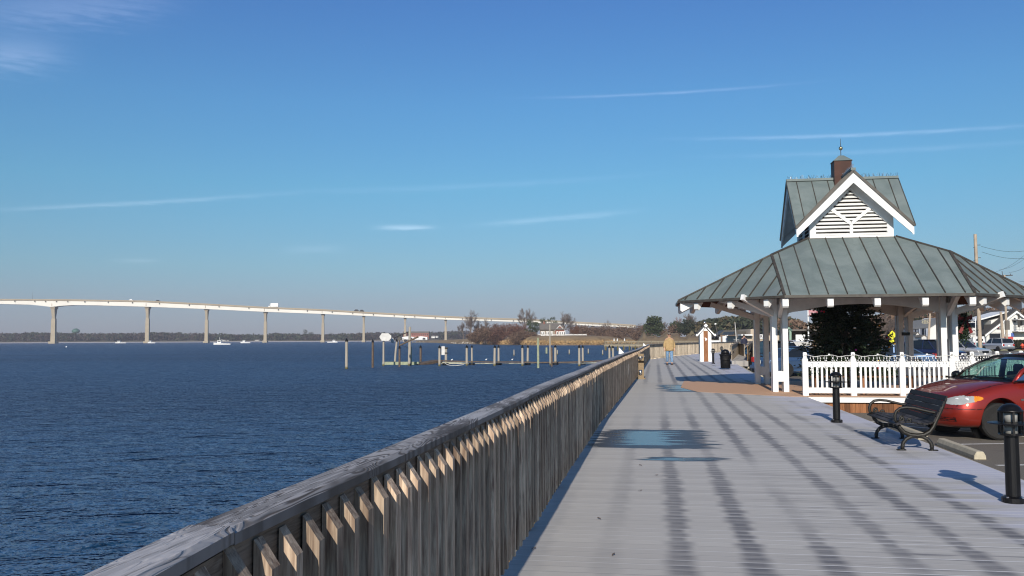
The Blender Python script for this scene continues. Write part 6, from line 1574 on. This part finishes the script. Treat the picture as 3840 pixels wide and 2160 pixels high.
def wirespan(pts, label, name='overhead_wire'):
    mb = MB(); mb.tube(pts, .016, 4); o = mb.build(name, M['wire']); o.location = (0,0,0); tag(o, label, 'wire', 'overhead wires')
for k_, (a, b, lb) in enumerate((((3682,945,96),(3900,960,96),'overhead wire running right from the middle of the tall pole'), ((3680,924,96),(3900,930,96),'thin upper overhead wire running right from the tall pole'), ((3735,1019,140),(3900,905,90),'steep overhead wire rising to the right edge from the far cross-arm'), ((3747,1013,140),(3900,925,92),'second rising overhead wire beside the steep one'), ((3783,1022,140),(3900,955,96),'overhead wire rising from the right tip of the cross-arm'), ((3820,1054,120),(3900,1010,90),'lowest overhead wire at the right edge above the eave'))):
    A = D(*a); B = D(*b); wirespan([A.lerp(B, q/8)-Z*(.5*math.sin(math.pi*q/8)) for q in range(9)], lb)
# pedestrian sign
sp = gp(3346, 92); e = empty('crossing_sign', sp, 0, 'yellow diamond pedestrian crossing sign seen right of the decorated fir', 'road sign'); yl = plain('sign_yellow', (.72,.70,.03), .5)
c0 = D(3346,1256,92)-sp; mb = MB(); mb.tube([(0,.05,0),(0,.05,c0.z)], .04, 6); mb.build('pole', M['rim'], e)
mb = MB(); s_ = .47; mb.prism([(0,-s_),(s_,0),(0,s_),(-s_,0)], Vector((c0.x,0,c0.z)), Vector((1,0,0)), Z, Vector((0,-1,0)), .02); pl_ = mb.build('diamond_plate', yl, e)
mb = MB(); q = Vector((c0.x,-.024,c0.z)); X1 = Vector((1,0,0))
for poly in ([(-.03,.22),(.03,.24),(.04,.30),(-.02,.31)], [(-.06,.18),(.05,.20),(.06,.0),(-.04,.0)], [(-.06,.16),(-.15,.05),(-.13,.03),(-.05,.10)], [(.05,.16),(.14,.10),(.13,.07),(.05,.10)], [(-.04,.02),(.0,.02),(-.08,-.26),(-.13,-.25)], [(.0,.02),(.06,.02),(.12,-.26),(.07,-.27)]):
    mb.prism(poly, q, X1, Z, Vector((0,-1,0)), .01)
mb.build('walking_figure', M['black_metal'], pl_)
mb = MB(); c1 = D(3344,1279,92)-sp; mb.prism([(-.24,-.15),(.24,-.15),(.24,.15),(-.24,.15)], c1, X1, Z, Vector((0,-1,0)), .02); p2_ = mb.build('arrow_plate', yl, e)
mb = MB(); mb.prism([(-.10,.08),(.08,-.06),(.12,-.02),(.14,-.12),(.03,-.10),(.06,-.08),(-.12,.05)], c1-Vector((0,.024,0)), X1, Z, Vector((0,-1,0)), .01); mb.build('arrow', M['black_metal'], p2_)
mb = MB(); mb.prism([(-.2,0),(.2,0),(.22,.9),(.0,1.2),(-.22,.9)], Vector((0,0,0)), X1, Z, Vector((0,1,0)), .4); o = mb.build('yellow_machine', plain('signal_yellow', (.70,.35,.03), .5)); o.location = gp(3357, 88, LOTZ+.1); tag(o, 'orange-yellow box standing at the foot of the crossing sign', 'box')
# hanging sign post
sp = gp(3659, 118); e = empty('hanging_sign_post', sp, 0, 'thin white post with a side arm and pale hanging board', 'sign post')
def rel(x, y): v = D(x, y, 118)-sp; return v
mb = MB(); mb.tube([(0,0,0), rel(3658,1194)], .06, 6); mb.tube([rel(3658,1209), rel(3610,1209)], .035, 5); mb.tube([rel(3658,1202), rel(3640,1208)], .025, 4); mb.build('post', M['white'], e)
mb = MB(); a = rel(3631,1266); mb.prism([(a.x,a.z),(rel(3656,1266).x,a.z),(rel(3659,1248).x,rel(0,1247).z),(a.x,rel(0,1246).z)], Vector((0,-.1,0)), X1, Z, Vector((0,-1,0)), .06); hb = mb.build('hanging_board', M['white_dull'], e)
mb = MB()
for y in (1250.5, 1254.5): 
    for q in range(5): a = rel(3634+q*4.6, y); mb.box((a.x+.04,-.17,a.z),(.11,.02,.09))
mb.build('faded_letters', M['slate'], hb)['kind'] = 'stuff'
# light ornament
oc = D(3469, 1206, 105); e = empty('light_ornament', oc, 0, 'outlined crab-shaped light ornament hung on the leaning pale pole', 'ornament'); gw = plain('gold_wire', (.60,.55,.38), .5)
mb = MB(); k_ = 105/F
mb.tube([(math.cos(a)*11*k_,0,math.sin(a)*5*k_-2*k_) for a in [i*math.pi/8 for i in range(16)]], .025, 4, closed=True)
mb.tube([(math.cos(a)*5*k_,0,math.sin(a)*2.6*k_-1.5*k_) for a in [i*math.pi/6 for i in range(12)]], .022, 4, closed=True)
for s in (-1,1):
    mb.tube([(s*8*k_,0,1*k_),(s*12*k_,0,5*k_),(s*9*k_,0,10*k_)], .025, 4); mb.tube([(s*3*k_,0,3*k_),(s*4*k_,0,9*k_)], .022, 4); mb.tube([(s*9*k_,0,-4*k_),(s*13*k_,0,-3*k_)], .022, 4); mb.tube([(s*7*k_,0,-5*k_),(s*10*k_,0,-7*k_)], .022, 4)
mb.build('wire_outline', gw, e)
# ------------------------------------------------------------------ marina bits
for k_, (x, y0, y1, d_) in enumerate(((2700,1263,1279,170),(2712,1260,1279,172),(2717,1260,1279,172),(2722,1258,1279,172),(2728,1245,1279,175),(2755,1260,1279,168),(2759,1258,1279,168),(2765,1264,1279,166))):
    p = D(x, y1, d_); h = D(x, y0, d_).z-p.z; e = MB(); e.tube([(0,0,-1.5),(0,0,h)], .14, 6); o = e.build('marina_piling', M['white']); o.location = p
    tag(o, ['first white marina piling right of the cabinet','left post of the row of three thin white marina pilings','middle post of the row of three thin white marina pilings','right post of the row of three thin white marina pilings','taller grey-white marina piling beside the blue boat cover','left white piling between the two blue boat covers','middle white piling between the two blue boat covers','short white piling left of the right blue boat cover'][k_], 'piling', 'white marina pilings')
for k_, (x0, x1, lb) in enumerate(((2729,2753,'long blue boat cover above the far railing'),(2767,2781,'shorter blue boat cover beside the beige building'))):
    a = D(x0, 1281, 165); b = D(x1, 1281, 165); w_ = b.x-a.x; e = empty('covered_boat', (a+b)/2, 0, lb, 'boat')
    mb = MB(); mb.prism([(-w_/2,.35),(w_/2,.35),(w_/2*.96,.62),(0,.70),(-w_/2*.96,.62)], Vector((0,0,0)), X1, Z, Vector((0,1,0)), 1.6); mb.build('cover', plain('blue_canvas', (.06,.12,.30), .7), e)
    mb = MB(); mb.prism([(-w_/2*.9,-.6),(w_/2*.9,-.6),(w_/2,.33),(-w_/2,.33)], Vector((0,.1,0)), X1, Z, Vector((0,1,0)), 1.4); mb.build('hull', M['white'], e)
e = empty('canopy_boat', D(2683, 1281, 150), 0, 'boat with a dark arched canopy just right of the white cabinet', 'boat')
mb = MB(); mb.smooth = True; mb.tube([(math.cos(a)*.5,0,.55+.28*math.sin(a)) for a in [i*math.pi/8 for i in range(9)]], .05, 5); mb.prism([(-.48,.4),(.48,.4),(.45,.75),(0,.86),(-.45,.75)], Vector((0,.2,0)), X1, Z, Vector((0,1,0)), 1.2); mb.build('canopy', M['black_metal'], e)
mb = MB(); mb.prism([(-.6,-.5),(.6,-.5),(.7,.2),(-.7,.2)], Vector((0,.1,0)), X1, Z, Vector((0,1,0)), 1.5); mb.build('hull', M['white'], e)
p = gp(2764, 150); e = empty('sailboat_mast', p, 0, 'slightly leaning pale mast rising behind the far railing', 'mast'); q = D(2756, 1209, 150)-p; mb = MB(); mb.tube([(0,0,0), q], [.09,.05], 6); mb.tube([q*.35-X1*.5, q*.35+X1*.5], .03, 4); mb.build('spar', M['white_dull'], e)
p = gp(2700, 160); e = empty('street_lamp', p, 0, 'lamp with a white oval head above the cabinet roof, on a thin leaning arm', 'street lamp'); q = D(2683, 1216, 160)-p; mb = MB(); mb.tube([(0,0,0), (q.x*.4,0,q.z*.45), q], .05, 5); mb.build('pole', M['slate'], e)
mb = MB(); mb.smooth = True; mb.lathe([(.02,-.22),(.13,-.12),(.16,0),(.13,.12),(.02,.22)], 10, q+Z*.05, (1,0,.2)); mb.build('lamp_head', M['white'], e)
# roofs left of the beige building
e = empty('marina_house', gp(2740, 185), 0, 'low dark-roofed marina houses behind the pilings', 'building'); mb = MB(); mb.box((0,0,1.3),(5.2,4,2.8)); mb.build('wall', plain('dull_brown_wall', (.19,.13,.095), .9), e); mb = MB(); mb.prism([(-2.9,2.6),(2.9,2.6),(1.6,3.6),(-1.8,3.5)], Vector((0,-2.1,0)), X1, Z, Vector((0,1,0)), 4.3); mb.build('roof', M['copper_dark'], e)
# ------------------------------------------------------------------ timber ramp by the lot
rp = empty('timber_ramp', W(4.7, 49, LOTZ), 0, 'timber ramp with boarded sides rising from the parking lot to the far boardwalk', 'ramp'); O4 = rp.location
def Q(px, py, d): return D(px, py, d)-O4
mb = MB(); a, b, c_, d_ = Q(2744,1353,50), Q(2806,1354,50), Q(2796,1329,61), Q(2768,1328,61)
mb.add([a,b,c_,d_,a-Z*.3,b-Z*.3,c_-Z*.6,d_-Z*.6], [(0,1,2,3),(0,4,5,1),(1,5,6,2),(3,7,4,0)]); mb.build('ramp_deck', M['deck'], rp)
def side(p0, p1, h, mat):
    mb = MB(); d = (p1-p0); L = d.length; n_ = max(2, int(L/.14)); dn = d/L; s = Vector((dn.y,-dn.x,0)).normalized()
    for q in range(n_): c_ = p0+dn*(L*(q+.5)/n_); mb.frame(c_+Z*h/2, dn, s, Z, L/n_*.47, .012, h/2)
    mb.build('side_boards', M[mat], rp)['kind'] = 'stuff'; mb = MB(); mb.beam(p0+Z*(h+.02), p1+Z*(h+.02), .14, .05); mb.build('handrail', M['rail'], rp)
side(Q(2743,1354,50), Q(2770,1330,61), .85, 'beige_baluster'); side(Q(2804,1354,50), Q(2822,1328,61), .85, 'new_wood'); side(Q(2770,1330,61.2), Q(2792,1336,57), .75, 'beige_baluster')
mb = MB(); mb.beam(Q(2828,1350,48), Q(2828,1262,48), .12, .12); mb.build('post', M['beige_baluster'], rp)
# ------------------------------------------------------------------ woods behind the town
wood('pine_hill', 'dark pine wood covering the hill behind the pavilion', 2605, 2980, [(2605,1222),(2640,1202),(2680,1196),(2740,1190),(2800,1186),(2860,1182),(2900,1184),(2980,1198)], 300, 520, 60000, 1.25, [M['pine_far'], fol('mixed_hill_wood', (.060,.050,.028), (.14,.115,.065))], 92, zb=0, probs=(.70,.30), cl=520, crown=(7.5,5))
wood('winter_wood', 'brown leafless wood rising behind the town and parked cars', 2935, 3990, [(2935,1194),(3000,1206),(3035,1222),(3060,1214),(3150,1200),(3290,1182),(3340,1176),(3420,1180),(3480,1170),(3560,1172),(3620,1152),(3700,1155),(3800,1160),(3990,1150)], 200, 330, 60000, .95, [M['brown'], M['pine_far']], 93, zb=-.4, probs=(.90,.10), cl=620, crown=(7,6))
for px, pt, s_, lb in ((3640,1140,41,'bare tree above the right posts under the eave'),(3310,1160,42,'bare tree between the fir and the crossing sign'),(3700,1150,43,'bare tree left of the white shop house roof')):
    add_bare(px, 1300, pt, 190, s_, lb, 1.0, group='bare trees in the town')
add_crown(3445, 1290, 1188, 60, 175, 44, 'dark evergreen behind the small white booth', M['pine_far'], 'round', 'evergreen_tree', .03, 3000, 'trees in the town')
add_crown(3496, 1290, 1168, 70, 240, 45, 'olive green tree behind the leaning pale pole', fol('olive_leaf', (.05,.05,.02), (.14,.13,.05)), 'round', 'evergreen_tree', .1, 2600, 'trees in the town')
add_crown(3605, 1296, 1225, 40, 100, 46, 'small russet-leaved tree right of the right-hand posts', M['russet'], 'round', 'small_tree', .35, 700, 'trees in the town')
# haze over everything
mb = MB(); mb.box((0, 1300, 60), (4200, 2900, 124.4))
t = NT('haze'); t.n.remove(t.b); pv = t.node('ShaderNodeVolumePrincipled'); pv.inputs['Color'].default_value = (.80,.80,.92,1); pv.inputs['Density'].default_value = .00022; pv.inputs['Anisotropy'].default_value = .0
t.L(pv.outputs[0], t.n['Material Output'].inputs['Volume'])
hzb = tag(mb.build('haze', t.m), kind='stuff', label='thin pale winter haze lying over the river and town')
# ------------------------------------------------------------------ red minivan
vr = NT('red_van_paint'); fl = vr.noise(vr.coord(), 700, 1, .5)
M['vred'] = vr.out(vr.mix(vr.math('MULTIPLY', fl, .5), (.24,.012,.005), (.46,.036,.014)), .42, None, Metallic=.55, Coat_Weight=1.0, Coat_Roughness=.03)
van = empty('red_minivan', (0,0,0), 0, 'metallic red minivan parked nose towards the boardwalk behind the bench', 'minivan')
S_ = [(.91, [(0,.30),(.26,.30),(.44,.34),(.50,.48),(.47,.60),(.38,.67),(.22,.70),(0,.71)]),
      (.86, [(0,.24),(.48,.24),(.66,.32),(.74,.48),(.71,.63),(.58,.73),(.34,.785),(0,.80)]),
      (.74, [(0,.20),(.68,.20),(.84,.31),(.90,.48),(.875,.66),(.77,.785),(.48,.855),(0,.875)]),
      (.52, [(0,.20),(.84,.20),(.955,.32),(.985,.50),(.97,.70),(.90,.865),(.60,.945),(0,.97)]),
      (.20, [(0,.20),(.88,.20),(.97,.32),(.995,.52),(.985,.75),(.93,.94),(.66,1.025),(0,1.05)]),
      (-.15, [(0,.20),(.89,.20),(.975,.32),(1.0,.54),(.99,.80),(.945,1.02),(.72,1.085),(0,1.10)]),
      (-.60, [(0,.20),(.89,.20),(.975,.32),(1.0,.56),(.99,.84),(.945,1.06),(.80,1.09),(0,1.09)]),
      (-1.6, [(0,.20),(.89,.20),(.975,.32),(1.0,.58),(.99,.88),(.945,1.08),(.82,1.10),(0,1.10)]),
      (-3.4, [(0,.22),(.89,.22),(.975,.32),(1.0,.60),(.99,.90),(.945,1.10),(.82,1.12),(0,1.12)]),
      (-4.0, [(0,.26),(.80,.26),(.93,.34),(.95,.60),(.94,.90),(.91,1.10),(.78,1.12),(0,1.12)]),
      (-4.1, [(0,.40),(.60,.40),(.80,.48),(.84,.62),(.82,.86),(.78,1.02),(.60,1.08),(0,1.10)])]
vs_ = []; ring = []
for x, half in S_:
    pts = [(y, z) for y, z in half] + [(-y, z) for y, z in half[-2:0:-1]]
    ring = len(pts); vs_ += [(x, y, z) for y, z in pts]
fs = [(i*ring+j, i*ring+(j+1) % ring, (i+1)*ring+(j+1) % ring, (i+1)*ring+j) for i in range(len(S_)-1) for j in range(ring)]
fs += [tuple(range(ring))[::-1], tuple((len(S_)-1)*ring+j for j in range(ring))]
me = bpy.data.meshes.new('body'); me.from_pydata(vs_, [], fs); bm = bmesh.new(); bm.from_mesh(me); bmesh.ops.recalc_face_normals(bm, faces=bm.faces); bm.to_mesh(me); bm.free()
tmp = bpy.data.objects.new('tmp', me); COL.objects.link(tmp); md = tmp.modifiers.new('s', 'SUBSURF'); md.levels = 4; md.render_levels = 4
cut = MB()
for x in (0, -3.03): cut.lathe([(.41,-1.3),(.41,-.70)], 40, (x,0,.37), (0,1,0)); cut.lathe([(.41,.70),(.41,1.3)], 40, (x,0,.37), (0,1,0))
co = cut.build('cutter', M['vred']); bo = tmp.modifiers.new('b', 'BOOLEAN'); bo.object = co; bo.operation = 'DIFFERENCE'; bo.solver = 'EXACT'
dg = bpy.context.evaluated_depsgraph_get(); dg.update(); bme = bpy.data.meshes.new_from_object(tmp.evaluated_get(dg))
bpy.data.objects.remove(tmp); bpy.data.objects.remove(co)
bme.materials.clear(); bme.materials.append(M['vred']); bme.name = 'body'
for p in bme.polygons: p.use_smooth = True; p.material_index = 0
def patch(name, cond, off, mat, parent, smooth=True, src=bme):
    bm = bmesh.new(); bm.from_mesh(src); bm.normal_update()
    kill = [f for f in bm.faces if not cond(f.calc_center_median(), f.normal)]
    bmesh.ops.delete(bm, geom=kill, context='FACES'); bm.normal_update()
    for v in bm.verts: v.co += v.normal*off
    m_ = bpy.data.meshes.new(name); bm.to_mesh(m_); bm.free(); m_.materials.append(mat)
    for p in m_.polygons: p.use_smooth = smooth
    return link(name, m_, parent)
arch_in = lambda c: min(math.hypot(c.x, c.z-.37), math.hypot(c.x+3.03, c.z-.37)) < .414 and abs(c.y) > .68
bo_ = link('body', bme, van)
try: 
    ed = bme.attributes
except Exception: pass
# dark wheel-house lining
def liner(x, s):
    mb = MB(); n = 24; r_ = .405; vs_ = []
    for i in range(n+1):
        a = math.pi*1.15*i/n - .075*math.pi
        vs_ += [(x+math.cos(a)*r_, s*.965, .37+math.sin(a)*r_), (x+math.cos(a)*r_, s*.60, .37+math.sin(a)*r_)]
    mb.add(vs_, [(2*i, 2*i+1, 2*i+3, 2*i+2) for i in range(n)]); mb.prism([(math.cos(a)*.42, math.sin(a)*.42) for a in [q*math.pi/10 for q in range(20)]], Vector((x, s*.62, .37)), Vector((1,0,0)), Z, Vector((0,-s,0)), .02)
    mb.build('wheel_arch_liner', M['black_metal'], van)
for x in (0, -3.03):
    for s in (-1, 1): liner(x, s)
for s in (-1, 1):
    c0 = Vector((.62, s*.76, .735)); ev_ = Vector((-.60, s*.62, .10)).normalized()
    def inh(c, n, c0=c0, ev_=ev_, s=s, a0=-2, a1=2):
        d = c-c0; t_ = d.dot(ev_); zz = c.z-(c0.z+ev_.z*t_)
        return c.y*s > .35 and c.x > .3 and (t_/.33)**2 + (zz/(.078 if t_ < .05 else .062))**2 < 1 and a0 < t_ < a1
    patch('headlight', lambda c, n: inh(c, n, a1=.19), .006, M['clear_lens'], van)
    patch('turn_signal', lambda c, n: inh(c, n, a0=.19), .006, M['amber'], van)
    for dx, rr_ in ((-.10,.055), (.06,.045)):
        mb = MB(); mb.smooth = True; p = c0+ev_*dx+Vector((.055,s*.065,.0)); mb.lathe([(rr_,-.03),(rr_*.9,-.004),(rr_*.3,.0)], 14, p, (.8,s*.55,0)); mb.build('reflector', plain('reflector', (.75,.75,.78), .25), van)
    patch('fog_recess', lambda c, n, s=s: .46 < c.y*s < .78 and .345 < c.z < .415 and c.x > .6, .004, M['black_metal'], van)
    for zq in (.365, .395):
        patch('fog_bar', lambda c, n, s=s, zq=zq: .48 < c.y*s < .76 and abs(c.z-zq) < .007 and c.x > .6, .012, M['vred'], van)
patch('lower_intake', lambda c, n: abs(c.y) < .40 and .335 < c.z < .43 and c.x > .74, .004, M['black_metal'], van)
gr = patch('grille', lambda c, n: abs(c.y) < .50-.3*max(0,(.62-c.z)) and .585 < c.z < .725 and c.x > .74, .005, M['black_metal'], van)
for zq in (.62, .66, .70): patch('grille_bar', lambda c, n, zq=zq: abs(c.y) < .48 and abs(c.z-zq) < .008 and c.x > .74, .012, M['chrome'], gr)
patch('bumper_seam', lambda c, n: abs(c.z-.575) < .0055 and c.x > .35 and not arch_in(c), .0015, M['black_metal'], van)
patch('bonnet_seam', lambda c, n: -.30 < c.x < .84 and n.z > .25 and abs(abs(c.y)-(.80+.06*(.8-c.x)/1.1)) < .008, .0015, M['black_metal'], van)
patch('cowl', lambda c, n: -.62 < c.x < -.02-.22*(abs(c.y)/.9)**2 and n.z > .6 and abs(c.y) < .84, .006, M['black_metal'], van)
patch('sill_trim', lambda c, n: c.z < .245 and abs(n.y) > .2, .003, M['black_metal'], van)
patch('side_moulding', lambda c, n: abs(c.z-.55) < .022 and -4 < c.x < -.50 and abs(c.y) > .9, .010, M['vred'], van)
patch('door_gap', lambda c, n: (abs(c.x+.58) < .006 or abs(c.x+1.55) < .006) and abs(c.y) > .9 and c.z > .25, .0015, M['black_metal'], van)
for s in (-1, 1):
    mb = MB(); mb.box((-.42, s*1.003, .74), (.10,.008,.030)); mb.build('badge', M['chrome'], van)
    mb = MB(); mb.box((-1.32, s*1.0, .90), (.20,.03,.035)); mb.build('door_handle', M['vred'], van, bevel=.01)
    # mirrors
    mb = MB(); mb.smooth = True; mb.lathe([(.02,-.06),(.075,-.05),(.095,0),(.09,.05),(.06,.07)], 14, (-.56, s*1.08, 1.11), (-1,0,0)); mb.beam((-.58, s*.94, 1.07), (-.58, s*1.06, 1.09), .08, .05); mb.build('mirror', M['black_metal'], van)
# glass
g = NT('tinted_glass'); g.n.remove(g.b); tr_ = g.node('ShaderNodeBsdfTransparent'); tr_.inputs[0].default_value = (.42,.62,.58,1)
gg = g.node('ShaderNodeBsdfGlossy'); gg.inputs['Roughness'].default_value = .02; fr3 = g.node('ShaderNodeFresnel'); fr3.inputs[0].default_value = 1.5
mx = g.node('ShaderNodeMixShader'); g.L(g.math('ADD', fr3.outputs[0], .04, clamp=True), mx.inputs[0]); g.L(tr_.outputs[0], mx.inputs[1]); g.L(gg.outputs[0], mx.inputs[2]); g.L(mx.outputs[0], g.n['Material Output'].inputs[0])
M['vglass'] = g.m
def ws(u_, v_):   # windshield surface: u -1..1 across, v 0..1 up
    xb = -.13-.20*u_*u_; xt = -1.02-.10*u_*u_; yb = .83*u_; yt = .66*u_
    zb = 1.09-.02*u_*u_; zt = 1.515-.035*u_*u_
    return Vector((xb+(xt-xb)*v_ + .03*math.sin(math.pi*v_), yb+(yt-yb)*v_, zb+(zt-zb)*v_ + .035*math.sin(math.pi*v_)))
def surf(name, fn, nu_, nv_, mat, parent, off=0.0):
    mb = MB(); mb.smooth = True; mb.add([fn(-1+2*i/nu_, j/nv_)+Vector((off,0,off)) for i in range(nu_+1) for j in range(nv_+1)], [(i*(nv_+1)+j, (i+1)*(nv_+1)+j, (i+1)*(nv_+1)+j+1, i*(nv_+1)+j+1) for i in range(nu_) for j in range(nv_)]); return mb.build(name, mat, parent)
wsh = surf('windscreen', ws, 16, 8, M['vglass'], van)
mb = MB(); mb.smooth = True; mb.tube([ws(-1+2*q/12, .985)+Vector((-.005,0,.01)) for q in range(13)], .022, 6); mb.build('header_seal', M['black_metal'], wsh)
def roofs(u_, v_):
    x = -1.04-.10*u_*u_*(1-v_) - 2.9*v_; y = u_*(.68+.03*math.sin(math.pi*min(1, v_*1.2)))
    return Vector((x, y, 1.525+.075*math.sin(math.pi*min(.5+v_*.3, v_*1.6+.12))-.05*abs(u_)**3-.03*v_))
ro = surf('roof', roofs, 16, 12, M['vred'], van, 0.0)
for s in (-1, 1):
    k_ = 1.0 if s > 0 else .55
    mb = MB(); mb.tube([ws(s, 0)+Vector((-.03,s*.03,-.04)), ws(s, .35)+Vector((0,s*.02,0)), ws(s, .7)+Vector((0,s*.02,.0)), ws(s, 1.0)+Vector((-.02,s*.015,.01))], [.05*k_,.042*k_,.040*k_,.042*k_], 8)
    mb.build('a_pillar', M['vred'] if s > 0 else M['black_metal'], van, smooth=True)
    mb = MB(); mb.tube([ws(s, 1.0)+Vector((-.02,s*.015,.01)), roofs(s, .1)+Vector((0,s*.02,-.02)), roofs(s,.5)+Vector((0,s*.02,-.03)), roofs(s,1.0)+Vector((0,s*.02,-.03))], [.042*k_,.045,.045,.045], 8)
    mb.build('roof_side', M['vred'], van, smooth=True)
surf('tint_band', lambda u_, v_: ws(u_, .80+.19*v_)+Vector((.004,0,.006)), 16, 3, M['glassdark'], wsh)
for s in (-1, 1):
    for x0, x1 in ((-1.50,-1.44), (-2.75,-2.66), (-3.85,-3.75)):
        mb = MB(); mb.beam((x0, s*.94, 1.08), (x1+.02, s*.715, 1.49), .10, .05); mb.build('pillar', M['black_metal'] if x0 > -3 else M['vred'], van)
    for xa, xb, xc, xd in ((-.34,-1.43,-1.46,-1.10),(-1.56,-2.70,-2.68,-1.50),(-2.80,-3.78,-3.72,-2.72)):
        mb = MB(); mb.add([(xa, s*.935, 1.085),(xb, s*.935, 1.085),(xc, s*.715, 1.48),(xd, s*.715, 1.48)], [(0,1,2,3)]); mb.build('side_window', M['vglass'], van)
    mb = MB(); mb.beam((-.30, s*.952, 1.075), (-3.9, s*.952, 1.10), .02, .03); mb.build('belt_trim', M['black_metal'], van)
mb = MB(); mb.add([(-4.02,-.85,1.1),(-4.02,.85,1.1),(-3.90,.66,1.48),(-3.90,-.66,1.48)], [(0,1,2,3)]); mb.build('rear_window', M['vglass'], van)
cl_ = plain('grey_cloth', (.10,.10,.105), .9)
for x in (-1.45, -2.55):
    for s in (-1, 1):
        mb = MB(); mb.box((x, s*.40, .92), (.16,.52,.56)); mb.box((x-.02, s*.40, 1.26), (.10,.26,.18)); mb.build('seat', cl_, van, bevel=.04)
mb = MB(); mb.box((-.62,0,1.03),(.45,1.55,.14)); mb.build('dashboard', M['black_metal'], van, bevel=.04)
mb = MB(); mb.smooth = True; mb.tube([(-.95+.17*math.cos(a)*.35, .40+.17*math.sin(a), 1.10+.17*math.cos(a)*.85) for a in [q*math.pi/10 for q in range(20)]], .014, 5, closed=True); mb.build('steering_wheel', M['black_metal'], van)
mb = MB(); mb.beam(ws(-.55,.02)+Vector((.02,0,.01)), ws(.10,.10)+Vector((.01,0,.02)), .018,.018); mb.beam(ws(.15,.02)+Vector((.02,0,.01)), ws(.80,.08)+Vector((.01,0,.02)), .018,.018); mb.build('wiper', M['black_metal'], van)
mb = MB(); mb.box((-.5,.55,1.115),(.10,.14,.006)); mb.build('paper_slip', M['white'], van)
mb = MB()
for s in (-1,1): mb.tube([(-1.5, s*.60, 1.62),(-1.6, s*.60, 1.65),(-3.6, s*.60, 1.63),(-3.7, s*.60,1.58)], .016, 6)
mb.build('roof_rail', M['black_metal'], van)
for x in (0, -3.03):
    for s in (-1, 1):
        st_ = R(-14) if x == 0 else 0; ax = Vector((math.sin(st_)*-s*s, math.cos(st_), 0)) if True else None
        mb = MB(); mb.smooth = False; mb.lathe([(.20,-.095),(.30,-.108),(.335,-.085),(.340,-.05),(.340,.05),(.335,.085),(.30,.108),(.20,.095)], 32, (x, s*.86, .340), ax); wl = mb.build('wheel', M['tyre'], van)
        mb = MB(); c = Vector((x, s*.86, .340)); sd2 = ax*s
        mb.lathe([(.205,-.08*1),(.21,.09*1),(.19,.092),(.18,.04),(.05,.06),(.045,.085),(.01,.09)] if s > 0 else [(.01,-.09),(.045,-.085),(.05,-.06),(.18,-.04),(.19,-.092),(.21,-.09),(.205,.08)], 24, c, ax)
        a1_ = ax.orthogonal().normalized(); a2_ = ax.cross(a1_)
        for q in range(5):
            a = q*2*math.pi/5; d = a1_*math.cos(a)+a2_*math.sin(a); mb.beam(c+sd2*.07+d*.04, c+sd2*.085+d*.195, .045, .02, upv=ax)
        mb.build('rim', M['rim'], wl)
hd = Vector((-.988, -.155, 0)).normalized(); van.location = G(3740, 1649, LOTZ) - Vector((-hd.y, hd.x, 0))*(-.86)*-1*0
# driver side (+y) faces the camera: local +x = heading, local +y = heading turned left
lft = Vector((-hd.y, hd.x, 0))
van.location = G(3745, 1650, LOTZ) - lft*.86
van.rotation_euler = (0, 0, math.atan2(hd.y, hd.x))
